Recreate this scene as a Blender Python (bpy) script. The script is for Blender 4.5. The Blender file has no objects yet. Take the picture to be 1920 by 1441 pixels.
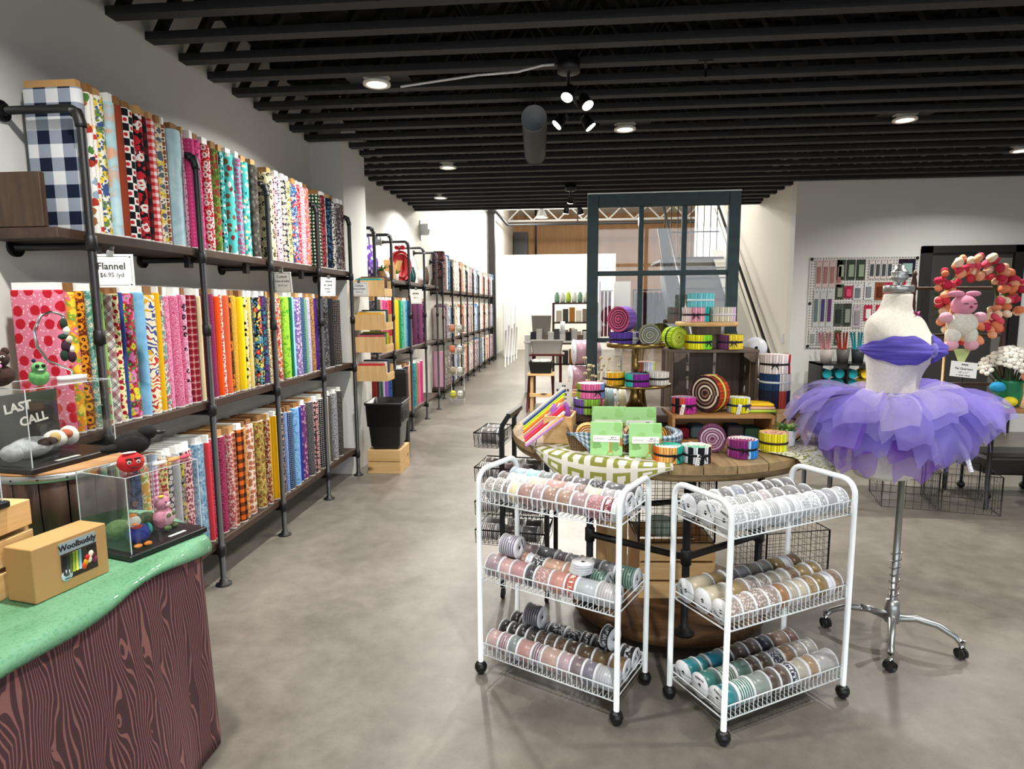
import bpy, math, random
from mathutils import Vector, Matrix
R = math.radians
rnd = random.Random(7)
sc = bpy.context.scene
col = sc.collection

# ------------------------------------------------------------------ camera
cd = bpy.data.cameras.new('camera'); cam = bpy.data.objects.new('camera', cd); col.objects.link(cam)
cd.sensor_fit = 'HORIZONTAL'; cd.sensor_width = 36; cd.lens = 1169.0 / 1920 * 36; cd.clip_start = .05; cd.clip_end = 200
_f, _cx, _cy = 1169.0, 960.0, 720.5
_d = Vector((1064 - _cx, 572 - _cy, _f)).normalized()
_v = Vector((1020 - _cx, 10000 - _cy, _f)); _v = (_v - _d * _v.dot(_d)).normalized()
_r = _v.cross(_d)
_x = Vector((_r[0], _d[0], -_v[0])); _y = -Vector((_r[1], _d[1], -_v[1])); _z = -Vector((_r[2], _d[2], -_v[2]))
M = Matrix.Identity(4)
for i in range(3):
    M[i][0], M[i][1], M[i][2] = _x[i], _y[i], _z[i]
M[0][3], M[1][3], M[2][3] = 0, 0, 1.5
cam.matrix_world = M
sc.camera = cam

# ------------------------------------------------------------------ world, exposure
w = bpy.data.worlds.new('world'); sc.world = w; w.use_nodes = True
w.node_tree.nodes['Background'].inputs[0].default_value = (.86, .93, 1.0, 1)
w.node_tree.nodes['Background'].inputs[1].default_value = 3.3
sc.view_settings.view_transform = 'Standard'; sc.view_settings.look = 'None'
sc.view_settings.gamma = 1; sc.view_settings.use_curve_mapping = False
sc.view_settings.exposure = 0.3
CAN_W = 33; SPOT_W = 85; BACK_W = 300

# ------------------------------------------------------------------ helpers
class MB:
    """collects shapes for one mesh"""
    def __init__(s): s.v = []; s.f = []; s.m = []; s.uv = {}; s.mi = 0; s.T = Matrix.Identity(4); s.sm = []; s.smooth = False
    def _add(s, vs, fs, sm=None):
        o = len(s.v); s.v += [tuple(s.T @ Vector(p)) for p in vs]
        for f in fs: s.f.append(tuple(i + o for i in f)); s.m.append(s.mi); s.sm.append(s.smooth if sm is None else sm)
        return o
    def box(s, x0, x1, y0, y1, z0, z1):
        s._add([(x0,y0,z0),(x1,y0,z0),(x1,y1,z0),(x0,y1,z0),(x0,y0,z1),(x1,y0,z1),(x1,y1,z1),(x0,y1,z1)],
               [(0,3,2,1),(4,5,6,7),(0,1,5,4),(1,2,6,5),(2,3,7,6),(3,0,4,7)], False); return s
    def bbox(s, x0, x1, y0, y1, z0, z1, b):
        """box with chamfered edges"""
        ps = []
        for z, i in ((z0, b), (z0 + b, 0), (z1 - b, 0), (z1, b)):
            c = b if i == 0 else b * 1.6
            ps.append([(x0+c,y0+i,z),(x1-c,y0+i,z),(x1-i,y0+c,z),(x1-i,y1-c,z),(x1-c,y1-i,z),(x0+c,y1-i,z),(x0+i,y1-c,z),(x0+i,y0+c,z)])
        vs = [p for r in ps for p in r]; fs = [tuple(range(7,-1,-1)), tuple(range(24,32))]
        for k in range(3):
            for i in range(8): j = (i+1) % 8; fs.append((k*8+i, k*8+j, k*8+8+j, k*8+8+i))
        s._add(vs, fs, False); return s
    def beam(s, p, q, w, h, up=(0,0,1)):
        p = Vector(p); q = Vector(q); d = (q-p).normalized(); u = Vector(up); a = d.cross(u)
        if a.length < 1e-4: a = d.cross(Vector((1,0,0)))
        a.normalize(); b = a.cross(d)
        vs = [pp + a*(w/2*i) + b*(h/2*j) for pp in (p, q) for i, j in ((-1,-1),(1,-1),(1,1),(-1,1))]
        s._add(vs, [(0,1,2,3),(7,6,5,4),(0,4,5,1),(1,5,6,2),(2,6,7,3),(3,7,4,0)], False); return s
    def tube(s, pts, r, n=8, caps=True, closed=False):
        pts = [Vector(p) for p in pts]; N = len(pts); rs = r if isinstance(r, (list, tuple)) else [r]*N
        vs = []; prev = None
        for i in range(N):
            if closed: t = pts[(i+1) % N] - pts[i-1]
            else: t = pts[min(i+1, N-1)] - pts[max(i-1, 0)]
            if t.length < 1e-9: t = Vector((0,0,1))
            t.normalize()
            if prev is None:
                a = t.cross(Vector((0,0,1)))
                if a.length < .05: a = t.cross(Vector((1,0,0)))
            else: a = prev - t*prev.dot(t)
            a.normalize(); prev = a; b = t.cross(a)
            for k in range(n):
                g = 2*math.pi*k/n; vs.append(pts[i] + a*(rs[i]*math.cos(g)) + b*(rs[i]*math.sin(g)))
        fs = []
        for i in range(N if closed else N-1):
            i2 = (i+1) % N
            for k in range(n): k2 = (k+1) % n; fs.append((i*n+k, i2*n+k, i2*n+k2, i*n+k2)[::-1])
        if caps and not closed: fs += [tuple(range(n)), tuple(range((N-1)*n, N*n))[::-1]]
        s._add(vs, fs, True if n > 5 else False); return s
    def cyl(s, p, q, r, r2=None, n=14): return s.tube([p, q], [r, r if r2 is None else r2], n)
    def lathe(s, prof, n=24, c=(0,0,0), caps=True, sy=1.0):
        vs = []; fs = []; c = Vector(c)
        for r, z in prof:
            for k in range(n): g = 2*math.pi*k/n; vs.append((c.x + r*math.cos(g), c.y + r*sy*math.sin(g), c.z + z))
        for i in range(len(prof)-1):
            for k in range(n): k2 = (k+1) % n; fs.append((i*n+k, i*n+k2, i*n+n+k2, i*n+n+k))
        if caps: fs += [tuple(range(n))[::-1], tuple(range((len(prof)-1)*n, len(prof)*n))]
        s._add(vs, fs, True); return s
    def ball(s, c, rx, ry=None, rz=None, n=12, m=8):
        ry = rx if ry is None else ry; rz = rx if rz is None else rz; c = Vector(c); vs = [c + Vector((0,0,-rz))]; fs = []
        for i in range(1, m):
            a = -math.pi/2 + math.pi*i/m
            for k in range(n): g = 2*math.pi*k/n; vs.append(c + Vector((rx*math.cos(a)*math.cos(g), ry*math.cos(a)*math.sin(g), rz*math.sin(a))))
        vs.append(c + Vector((0,0,rz))); L = len(vs)-1
        for k in range(n):
            k2 = (k+1) % n; fs.append((0, 1+k2, 1+k)); fs.append((L, L-n+k, L-n+k2))
            for i in range(m-2): fs.append((1+i*n+k, 1+i*n+k2, 1+(i+1)*n+k2, 1+(i+1)*n+k))
        s._add(vs, fs, True); return s
    def loft(s, rings, caps=True, closed=True):
        """rings: list of equal-length point loops"""
        n = len(rings[0]); vs = [p for r in rings for p in r]; fs = []
        for i in range(len(rings)-1):
            for k in range(n if closed else n-1): k2 = (k+1) % n; fs.append((i*n+k, i*n+k2, i*n+n+k2, i*n+n+k))
        if caps: fs += [tuple(range(n))[::-1], tuple(range((len(rings)-1)*n, len(rings)*n))]
        s._add(vs, fs, True); return s
    def prism(s, poly, z0, z1):
        n = len(poly); vs = [(x, y, z0) for x, y in poly] + [(x, y, z1) for x, y in poly]
        s._add(vs, [tuple(range(n))[::-1], tuple(range(n, 2*n))] + [(i, (i+1) % n, n+(i+1) % n, n+i) for i in range(n)], False); return s
    def quad(s, a, b, c, d): s._add([a, b, c, d], [(0,1,2,3)], False); return s
    def mesh(s, name, mats, uvs=None):
        me = bpy.data.meshes.new(name); me.from_pydata(s.v, [], s.f); mats = mats if isinstance(mats, (list, tuple)) else [mats]
        for m in mats: me.materials.append(MAT[m] if isinstance(m, str) else m)
        me.polygons.foreach_set('material_index', s.m); me.polygons.foreach_set('use_smooth', s.sm)
        if uvs:
            ul = me.uv_layers.new(name='UVMap')
            flat = []
            for p in me.polygons:
                for vi in p.vertices: flat += uvs[vi]
            ul.data.foreach_set('uv', flat)
        me.update(); return me
    def build(s, name, mats, parent=None, uvs=None, loc=None, rotz=0):
        return link(name, s.mesh(name, mats, uvs), parent, loc, rotz)

def link(name, me, parent=None, loc=None, rotz=0, mat=None):
    o = bpy.data.objects.new(name, me); col.objects.link(o)
    if parent: o.parent = parent
    if loc: o.location = loc
    if rotz: o.rotation_euler = (0, 0, rotz)
    return o
def tag(o, label, cat, group=None, kind=None):
    o['label'] = label; o['category'] = cat
    if group: o['group'] = group
    if kind: o['kind'] = kind
    return o
def thing(name, label, cat, loc=(0,0,0), rotz=0, group=None):
    o = bpy.data.objects.new(name, None); col.objects.link(o); o.location = loc; o.rotation_euler = (0,0,rotz); o.empty_display_size = .1
    return tag(o, label, cat, group)
def struct(name, mb, mat, parent=None, label=None):
    o = mb.build(name, mat, parent)
    if not parent:
        o['kind'] = 'structure'
        if label: o['label'] = label
    return o
def copy_tree(o, parent=None):
    c = o.copy(); col.objects.link(c); c.parent = parent
    for ch in list(o.children): copy_tree(ch, c)
    return c
def text_mesh(txt, size, mat, align='CENTER', ext=.0004, bold=0.0):
    cu = bpy.data.curves.new('lettering', 'FONT'); cu.body = txt; cu.size = size; cu.align_x = align; cu.align_y = 'CENTER'; cu.extrude = ext; cu.resolution_u = 2; cu.offset = bold
    o = bpy.data.objects.new('lettering', cu); col.objects.link(o)
    dg = bpy.context.evaluated_depsgraph_get(); dg.update()
    me = bpy.data.meshes.new_from_object(o.evaluated_get(dg)); me.name = 'lettering'
    bpy.data.objects.remove(o); bpy.data.curves.remove(cu)
    me.materials.clear(); me.materials.append(MAT[mat]); return me
def put_text(txt, size, mat, parent, m4, bold=0.0, name='lettering', align='CENTER'):
    o = link(name, text_mesh(txt, size, mat, align, bold=bold), parent); o.matrix_local = m4; return o
def frame_m(o, x, z):
    """matrix with local X along x, local Z along z (text normal), origin o"""
    x = Vector(x).normalized(); z = Vector(z); z = (z - x*z.dot(x)).normalized(); y = z.cross(x); m = Matrix.Identity(4)
    for i in range(3): m[i][0], m[i][1], m[i][2], m[i][3] = x[i], y[i], z[i], o[i]
    return m

# ------------------------------------------------------------------ materials
MAT = {}
def lin(c):
    if isinstance(c, str):
        c = c.lstrip('#'); c = tuple(int(c[i:i+2], 16)/255 for i in (0, 2, 4))
    return tuple((x/12.92 if x <= .04045 else ((x+.055)/1.055)**2.4) for x in c[:3]) + (1,)
class NT:
    def __init__(s, name):
        s.m = bpy.data.materials.new(name); s.m.use_nodes = True; s.t = s.m.node_tree; s.b = s.t.nodes['Principled BSDF']; MAT[name] = s.m
    def n(s, typ, **kw):
        nd = s.t.nodes.new('ShaderNode' + typ); ins = kw.pop('i', {})
        for k, v in kw.items(): setattr(nd, k, v)
        for k, v in ins.items(): s.set(nd.inputs[k], v)
        return nd
    def set(s, inp, v):
        if isinstance(v, bpy.types.NodeSocket): s.t.links.new(v, inp)
        elif isinstance(v, bpy.types.Node): s.t.links.new(v.outputs[0], inp)
        else: inp.default_value = v
    def math(s, op, a, b=None, c=None):
        nd = s.n('Math', operation=op); s.set(nd.inputs[0], a)
        if b is not None: s.set(nd.inputs[1], b)
        if c is not None: s.set(nd.inputs[2], c)
        return nd.outputs[0]
    def mix(s, f, a, b, typ='MIX'):
        nd = s.n('Mix', data_type='RGBA', blend_type=typ); s.set(nd.inputs[0], f); s.set(nd.inputs[6], a); s.set(nd.inputs[7], b); return nd.outputs[2]
    def ramp(s, f, stops, interp='LINEAR'):
        nd = s.n('ValToRGB'); cr = nd.color_ramp; cr.interpolation = interp
        while len(cr.elements) < len(stops): cr.elements.new(.5)
        for e, (p, c) in zip(cr.elements, stops): e.position = p; e.color = c if not isinstance(c, str) else lin(c)
        s.set(nd.inputs[0], f); return nd.outputs[0]
    def bump(s, h, st=.3, d=.005):
        nd = s.n('Bump', i={'Strength': st, 'Distance': d, 'Height': h}); s.set(s.b.inputs['Normal'], nd.outputs[0])
    def out(s, **kw):
        for k, v in kw.items(): s.set(s.b.inputs[k.replace('_', ' ')], v)
        return s.m
def plain(name, c, rough=.5, metal=0, spec=None, **kw):
    t = NT(name); t.out(Base_Color=lin(c), Roughness=rough, Metallic=metal, **kw)
    if spec is not None: t.b.inputs['Specular IOR Level'].default_value = spec
    return t.m
def noisy(name, c1, c2, scale=8, rough=.6, stretch=(1,1,1), detail=4, bump=0, metal=0, dist=0):
    t = NT(name); tc = t.n('TexCoord'); mp = t.n('Mapping', i={'Vector': tc.outputs['Object'], 'Scale': stretch})
    nz = t.n('TexNoise', i={'Vector': mp, 'Scale': scale, 'Detail': detail, 'Distortion': dist})
    t.out(Base_Color=t.ramp(nz.outputs[0], [(.3, lin(c1)), (.7, lin(c2))]), Roughness=rough, Metallic=metal)
    if bump: t.bump(nz.outputs[0], bump)
    return t.m
def wood(name, c1, c2, c3=None, axis=0, scale=1.0, rough=.6, knots=False):
    t = NT(name); tc = t.n('TexCoord'); st = [14, 14, 14]; st[axis] = 1.1
    oi = t.n('ObjectInfo')
    off = t.n('VectorMath', operation='ADD', i={0: tc.outputs['Object']}); cm = t.n('CombineXYZ', i={0: t.math('MULTIPLY', oi.outputs['Random'], 7.0), 1: t.math('MULTIPLY', oi.outputs['Random'], 13.0)})
    t.set(off.inputs[1], cm.outputs[0])
    mp = t.n('Mapping', i={'Vector': off.outputs[0], 'Scale': [q*scale for q in st]})
    nz = t.n('TexNoise', i={'Vector': mp, 'Scale': 1.6, 'Detail': 7, 'Roughness': .62, 'Distortion': .8})
    n2 = t.n('TexNoise', i={'Vector': mp, 'Scale': 7, 'Detail': 3})
    c = t.ramp(nz.outputs[0], [(.28, lin(c1)), (.52, lin(c2)), (.75, lin(c3 or c2))])
    c = t.mix(t.math('MULTIPLY', n2.outputs[0], .35), c, lin(c1))
    if knots:
        vo = t.n('TexVoronoi', i={'Vector': t.n('Mapping', i={'Vector': off.outputs[0], 'Scale': [5 if i != axis else 2.2 for i in range(3)]}), 'Scale': 1.0})
        c = t.mix(t.ramp(vo.outputs[0], [(.05, (1,1,1,1)), (.16, (0,0,0,1))]), c, lin('#3a2312'))
    t.out(Base_Color=c, Roughness=rough); t.bump(n2.outputs[0], .15, .002); return t.m

plain('white_paint', '#d8d8d4', .45)
plain('white_metal', '#eef4f6', .3)
plain('white_card', '#eeeeea', .6)
plain('white_plastic', '#e6e8ec', .35)
plain('black_metal', '#0d0d0f', .45)
plain('black_plastic', '#101012', .4)
plain('black_matte', '#0b0b0c', .8)
plain('ink', '#34343a', .8)
plain('chrome', '#c8c8c8', .18, 1)
plain('galv', '#a9abaa', .35, .9)
plain('brass', '#8d7440', .25, .9)
plain('kraft', '#b98f5a', .8)
plain('kraft_dark', '#8c6238', .8)
plain('ceil_black', '#26282b', .7)
plain('deck_black', '#0d0d0f', .9)
plain('stair_grey', '#8f8983', .7); plain('stair_tread', '#4f4742', .7); plain('door_dark', '#33312e', .5); noisy('galv_blue', '#6f7880', '#7c858c', 5, .5)
plain('dark_trim', '#171615', .5)
noisy('pipe', '#0b0b0d', '#131316', 40, .5)
wood('wood_shelf', '#2a1c14', '#3d2a1f', '#4c3729', axis=1)
wood('wood_shelf_x', '#2a1c14', '#463120', '#5a4130', axis=2)
wood('pine', '#c99b5e', '#dfb981', '#e9cb9a', axis=0, knots=True)
wood('pine_y', '#c99b5e', '#dfb981', '#e9cb9a', axis=1)
wood('pine_z', '#c99b5e', '#dcb67e', '#e9cb9a', axis=2)
wood('timber_panel', '#94683e', '#ab8052', '#b98f62', axis=2, scale=.2)
wood('oak_crate', '#8a5f33', '#aa7c49', '#bd925c', axis=0)
wood('grey_crate', '#4c4036', '#665648', '#7a6a5a', axis=2)
wood('grey_crate_x', '#4c4036', '#665648', '#7a6a5a', axis=0)
wood('table_plank', '#6f5b3d', '#977d56', '#b29a72', axis=0, knots=False)
wood('spool_wood', '#4a331f', '#6b4a2b', '#86623c', axis=0, knots=True)
wood('dark_plank_z', '#2d1d17', '#432c22', '#5a4030', axis=2)
wood('dark_plank', '#2d1d17', '#432c22', '#53382b', axis=0)
t = NT('wall_paint'); nz = t.n('TexNoise', i={'Vector': t.n('TexCoord').outputs['Object'], 'Scale': 60, 'Detail': 3})
t.out(Base_Color=lin('#dcdcd8'), Roughness=.85); t.bump(nz.outputs[0], .08, .002)
t = NT('wall_warm'); t.out(Base_Color=lin('#e4dfd3'), Roughness=.85)
t = NT('concrete'); tc = t.n('TexCoord'); n1 = t.n('TexNoise', i={'Vector': tc.outputs['Object'], 'Scale': 1.1, 'Detail': 6, 'Roughness': .6, 'Distortion': .6})
n2 = t.n('TexNoise', i={'Vector': tc.outputs['Object'], 'Scale': 9, 'Detail': 6, 'Roughness': .7}); n3 = t.n('TexNoise', i={'Vector': tc.outputs['Object'], 'Scale': 140, 'Detail': 2})
c = t.ramp(n1.outputs[0], [(.32, lin('#57524c')), (.5, lin('#6d675f')), (.68, lin('#807a71'))])
c = t.mix(.35, c, t.ramp(n2.outputs[0], [(.3, lin('#57534d')), (.7, lin('#918c84'))]))
c = t.mix(.12, c, n3.outputs[0], 'OVERLAY')
t.out(Base_Color=c, Roughness=t.ramp(n1.outputs[0], [(.3, (.30,)*3 + (1,)), (.7, (.44,)*3 + (1,))])); t.b.inputs['Specular IOR Level'].default_value = .5
t.bump(n2.outputs[0], .04, .002)
# clear panes
def glass(name, c=(1,1,1,1), refl=.10, rough=.02):
    t = NT(name); tr = t.n('BsdfTransparent', i={'Color': c}); gl = t.n('BsdfGlossy', i={'Roughness': rough, 'Color': (1,1,1,1)})
    fc = t.n('LayerWeight', i={'Blend': .5}).outputs['Facing']; f = t.math('ADD', t.math('MULTIPLY', t.math('POWER', fc, 4.0), .9), refl); mx = t.n('MixShader', i={0: f, 1: tr, 2: gl})
    t.set(t.t.nodes['Material Output'].inputs[0], mx.outputs[0]); return t.m
glass('glass_pane', refl=.035); glass('acrylic', c=(.97,.98,.98,1), refl=.025)
def emis(name, c, s):
    t = NT(name); t.out(Base_Color=(0,0,0,1)); t.b.inputs['Emission Color'].default_value = lin(c); t.b.inputs['Emission Strength'].default_value = s; return t.m
emis('lamp_lit', '#fff1d8', 14)
emis('lamp_cool', '#fffaf0', 16)
# ------------------------------------------------------------------ the setting
XL = -2.19; ZC = 2.88; YF = -3.2; XR = 7.2; YB = 21.4
struct('floor', MB().box(-4.5, XR+.2, YF-.2, 28, -.1, 0), 'concrete', label='polished grey concrete floor')
wl = struct('wall_left', MB().box(XL-.2, XL, YF, YB, 0, 5.2), 'wall_paint', label='long white left wall behind the fabric racks')
struct('wall_pilaster', MB().box(XL-.02, -1.91, 5.336, 5.926, 0, 3.4), 'wall_paint', label='white wall pilaster between the fabric racks')
struct('wall_right', MB().box(XR, XR+.2, YF, 8, 0, 3.4), 'wall_paint', label='right wall of the shop')
struct('wall_nook', MB().box(2.62, XR, 7.64, 7.80, 0, 3.4), 'wall_paint', label='grey wall with the pegboard')
struct('wall_stair', MB().box(2.62, 2.78, 7.80, 13.5, 0, 5.2), 'wall_warm', label='cream wall beside the staircase')
struct('wall_back', MB().box(-2.2, 1.6, YB, YB+.15, 0, 3.2), 'wall_warm', label='cream low wall closing the back of the shop')
# storefront behind the camera: wall with tall glazed openings
mb = MB(); mb.box(XL, XR, YF-.15, YF, 0, .35); mb.box(XL, XR, YF-.15, YF, 2.75, 3.4); mb.box(XL, -1.6, YF-.15, YF, .35, 2.75); mb.box(6.6, XR, YF-.15, YF, .35, 2.75)
mb.box(2.3, 2.7, YF-.15, YF, .35, 2.75)
struct('wall_front', mb, 'wall_paint')
for k, (a, b) in enumerate(((-1.6, 2.3), (2.7, 6.6))):
    mb = MB()
    for i in range(4): x = a + (b-a)*i/3; mb.box(x-.03 + (.03 if i == 0 else 0) - (.03 if i == 3 else 0), x+.03 + (.03 if i == 0 else 0) - (.03 if i == 3 else 0), YF-.1, YF-.04, .35, 2.75)
    mb.box(a, b, YF-.1, YF-.04, .35, .41); mb.box(a, b, YF-.1, YF-.04, 2.69, 2.75); mb.box(a, b, YF-.1, YF-.04, 2.1, 2.15)
    wn = struct('window_%d' % (k+1), mb, 'black_metal', label='storefront window with dark frame')
    for i in range(3):
        x0 = a + (b-a)*i/3 + .03; x1 = a + (b-a)*(i+1)/3 - .03
        MB().box(x0, x1, YF-.075, YF-.069, .41, 2.1).build('pane', 'glass_pane', wn)
        MB().box(x0, x1, YF-.075, YF-.069, 2.15, 2.69).build('pane', 'glass_pane', wn)
struct('ground_outside', MB().box(-8, 12, -30, YF-.2, -.12, -.02), 'concrete', label='pavement outside the storefront')
# ceiling: black deck over open-web trusses
ce = struct('ceiling', MB().box(XL, XR, YF, 9.05, 3.30, 3.4), 'deck_black', label='black painted ceiling deck over open trusses')
def truss_mesh(x0, x1):
    mb = MB(); mb.box(x0, x1, -.036, .036, 0, .04); mb.mi = 1; mb.box(x0, x1, -.036, .036, .36, .40)
    n = int((x1-x0)/.42)
    for i in range(n):
        xa = x0 + .05 + i*.42; mb.beam((xa, 0, .03), (xa+.21, 0, .37), .035, .05, (0,1,0)); mb.beam((xa+.21, 0, .37), (xa+.42, 0, .03), .035, .05, (0,1,0))
    return mb.mesh('truss', ['ceil_black', 'deck_black'])  # webs and top chord get a darker black: shade between joists as colour
tm1 = truss_mesh(XL, XR); tm2 = truss_mesh(XL, 2.62)
y = 3.29 - .2828*22
while y < 9.0:
    if y > YF + .05: link('truss', tm1 if y < 7.55 else tm2, ce, (0, y, ZC))
    y += .2828
MB().box(XL, 2.62, 9.0, 9.1, 2.86, 3.5).build('end_beam', 'deck_black', ce)
# rear high bay: back roof, timber wall, column, steel, pipes
struct('ceiling_rear', MB().box(-2.4, 8, 9.05, 28, 5.12, 5.25), 'wall_paint', label='white metal roof deck of the rear bay')
struct('wall_upper_front', MB().box(-2.4, 8, 9.1, 9.2, 3.4, 5.2), 'wall_paint')
struct('wall_rear_timber', MB().box(-2.4, 8, 25.8, 26.0, 0, 5.2), 'timber_panel' if 'timber_panel' in MAT else 'oak_crate', label='brown timber panelled wall behind the low wall')
struct('wall_rear_right', MB().box(7.0, 7.2, 7.8, 26, 0, 5.2), 'wall_warm')
struct('wall_rear_left', MB().box(XL-.2, XL, YB, 26, 0, 5.2), 'wall_warm')
mb = MB().box(-2.16, -1.98, 17.2, 17.42, 0, 5.12); c = struct('column', mb, 'dark_trim', label='dark steel column against the left wall')
# steel roof trusses + pipes of the rear bay
for i, yy in enumerate((14.5, 17.5, 20.5, 23.5)):
    mb = MB(); mb.box(-2.19, 7, yy-.05, yy+.05, 4.55, 4.62); mb.box(-2.19, 7, yy-.05, yy+.05, 5.02, 5.12)
    for k in range(10): xa = -2.2 + k*.92; mb.beam((xa, yy, 4.6), (xa+.46, yy, 5.05), .05, .05); mb.beam((xa+.46, yy, 5.05), (xa+.92, yy, 4.6), .05, .05)
    struct('roof_joist_%d' % (i+1), mb, 'white_paint', label='white steel roof joist of the rear bay')
sp = thing('sprinkler_pipe', 'black sprinkler pipes under the white rear roof', 'pipe', (0, 0, 0)); PI_ = []
mb = None; PI_ += [([(-1.9, 20.2, 4.05), (4, 20.2, 4.05)], .045)]; PI_ += [([(-1.6, 19, 4.5), (4, 19, 4.5)], .03), ([(-1.2, 24, 3.2), (-1.2, 24, 5.1)], .04), ([(.3, 20.2, 4.05), (.3, 20.2, 5.1)], .02), ([(-1.92, 10, 3.9), (-1.92, 20.2, 4.05)], .045)]
for pp, rr in PI_: MB().tube(pp, rr, 8).build('pipe_run', 'black_metal', sp)
tag(MB().box(-2.15, -1.6, 25.3, 25.795, 3.1, 4.4).build('duct_box', 'black_plastic'), 'black duct box on the timber wall above the low wall', 'duct')

# ------------------------------------------------------------------ lamps
def area(name, loc, w, size, c, parent=None, rot=(0,0,0), spread=150):
    l = bpy.data.lights.new(name, 'AREA'); l.shape = 'DISK'; l.size = size; l.energy = w; l.color = c; l.spread = R(spread)
    o = bpy.data.objects.new(name, l); col.objects.link(o); o.location = loc; o.rotation_euler = rot
    if parent: o.parent = parent
    return o
WARM = (1.0, .965, .90); NEUT = (1.0, .97, .93)
def can(x, y, label):
    t = thing('recessed_downlight', label, 'ceiling light', (x, y, ZC), 0, 'recessed downlights in the black ceiling')
    mb = MB(); mb.lathe([(.085,.0),(.085,-.012),(.062,-.012),(.058,.03),(.085,.03)], 24, caps=False); mb.build('trim_ring', 'white_paint', t)
    MB().lathe([(.059,.0),(.059,.004)], 24).build('lens', 'lamp_lit', t)
    MB().box(-.2, .2, -.1, .1, .035, .045).build('mounting_plate', 'ceil_black', t)
    area('downlight_bulb', (0, 0, -.016), CAN_W, .11, WARM, t)
for x, y, l in [(-1.19, 4.0, 'recessed downlight nearest the left fabric rack, glowing warm white'), (.446, 5.196, 'recessed downlight behind the grey cylinder, near the window frame'),
                (-1.197, 6.384, 'recessed downlight over the aisle, middle of the left line'), (-1.626, 8.115, 'recessed downlight over the aisle, furthest of the left line'),
                (2.537, 5.175, 'recessed downlight in front of the pegboard wall, upper right'), (4.126, 6.312, 'recessed downlight at the right edge, before the dark doorway'),
                (2.4, 2.2, 'recessed downlight overhead right of the dress form'), (-1.19, 1.6, 'added unseen downlight overhead by the display cases, brightening the left wall'), (.45, .6, 'recessed downlight overhead near the entrance'), (4.6, 3.2, 'recessed downlight overhead far right')]:  # the one by the display cases is added to brighten the left wall
    can(x, y, l)
def track(x, y, heads, label, wt):
    t = thing('spot_cluster', label, 'spotlight', (x, y, ZC), 0, 'black spotlight clusters on the ceiling')
    mb = MB(); mb.lathe([(.065, 0), (.065, -.07), (.05, -.075)], 20); mb.build('canopy', 'black_metal', t)
    mb = MB(); mb.tube([(0,0,-.07), (0,.05,-.14), (.03,.2,-.15), (.06,.32,-.16)], .011, 8); mb.build('arm', 'black_metal', t)
    for hx, hy, hz, tx, ty in heads:
        d = Vector((tx, ty, -1)).normalized(); p = Vector((hx, hy, hz))
        mb = MB(); mb.tube([p - d*.055, p - d*.03, p + d*.03], [.018, .03, .036], 14); hd = mb.build('spot_head', 'black_metal', t)
        mb = MB(); q = p + d*.0305; mb.tube([q, q + d*.004], .033, 14); mb.build('bulb', 'lamp_cool', hd)
        l = bpy.data.lights.new('spot_bulb', 'SPOT'); l.energy = wt; l.spot_size = R(75); l.spot_blend = .6; l.shadow_soft_size = .03; l.color = NEUT
        o = bpy.data.objects.new('spot_bulb', l); col.objects.link(o); o.parent = t; o.location = q + d*.012; o.rotation_euler = d.to_track_quat('-Z', 'Y').to_euler()
track(0, 3.75, [(0, .04, -.17, -.35, -.55), (.10, .10, -.2, .5, -.5), (-.05, .3, -.25, -.95, -.2), (.12, .32, -.26, .75, -.05)], 'four-headed black spotlight cluster hanging near the grey cylinder', SPOT_W)
track(.03, 7.45, [(0, .04, -.17, -.2, .5), (-.05, .3, -.25, -.2, .3), (.12, .32, -.26, .3, .4)], 'far spotlight cluster above the window frame, lit', SPOT_W)
# bright rear bay: hanging pendants
for x, y in ((-.6, 12.5), (.8, 16.5), (-.8, 19.5), (1.1, 13.6)):
    t = thing('high_bay_lamp', 'white high bay lamp hanging in the rear bay' + (' nearest the stairs' if x > 1 else ' deep in the shop' if y > 18 else ' above the sewing tables' if y > 15 else ' just past the black ceiling'), 'lamp', (x, y, 4.15))
    MB().lathe([(.02,.35),(.05,.3),(.16,.06),(.2,0),(.19,0)], 20, caps=False).build('shade', 'galv', t)
    MB().lathe([(.15,.03),(.15,.035)], 20).build('lens', 'lamp_cool', t); MB().tube([(0,0,.35),(0,0,.96)], .006, 6).build('cord', 'black_metal', t)
    l = bpy.data.lights.new('high_bay_bulb', 'POINT'); l.energy = BACK_W; l.color = (1.0, .96, .89); l.shadow_soft_size = .12; o = bpy.data.objects.new('high_bay_bulb', l); col.objects.link(o); o.parent = t; o.location = (0, 0, -.16)
# ceiling fixtures
t = thing('duct_speaker', 'grey cylinder slung under the black trusses', 'duct', (-.225, 4.28, 2.72))
mb = MB(); mb.tube([(0,0,0),(0,.01,0)], .085, 24); mb.build('end_cap', 'galv_blue' if 'galv_blue' in MAT else 'galv', t)
for yy in (.2, .8): MB().tube([(0, yy, .08), (0, yy, .175)], .004, 6).build('hanger', 'black_metal', t)
mb = MB(); pts = []; rs = []
for k in range(12): pts += [(-.004*k, .01+.085*k, 0), (-.004*k, .01+.085*k+.07, 0)]; rs += [.083, .086]
mb.tube(pts, rs, 24); mb.build('ribbed_body', 'ceil_black', t)
tag(MB().tube([(-1.05,4.05,2.87),(-.8,3.95,2.86),(-.55,3.92,2.875),(-.3,3.85,2.86),(-.15,3.78,2.865),(-.08,3.76,2.86)], .007, 8).build('power_cable', 'white_plastic'), 'white power cable running along the ceiling to the spotlights', 'cable')

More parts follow.
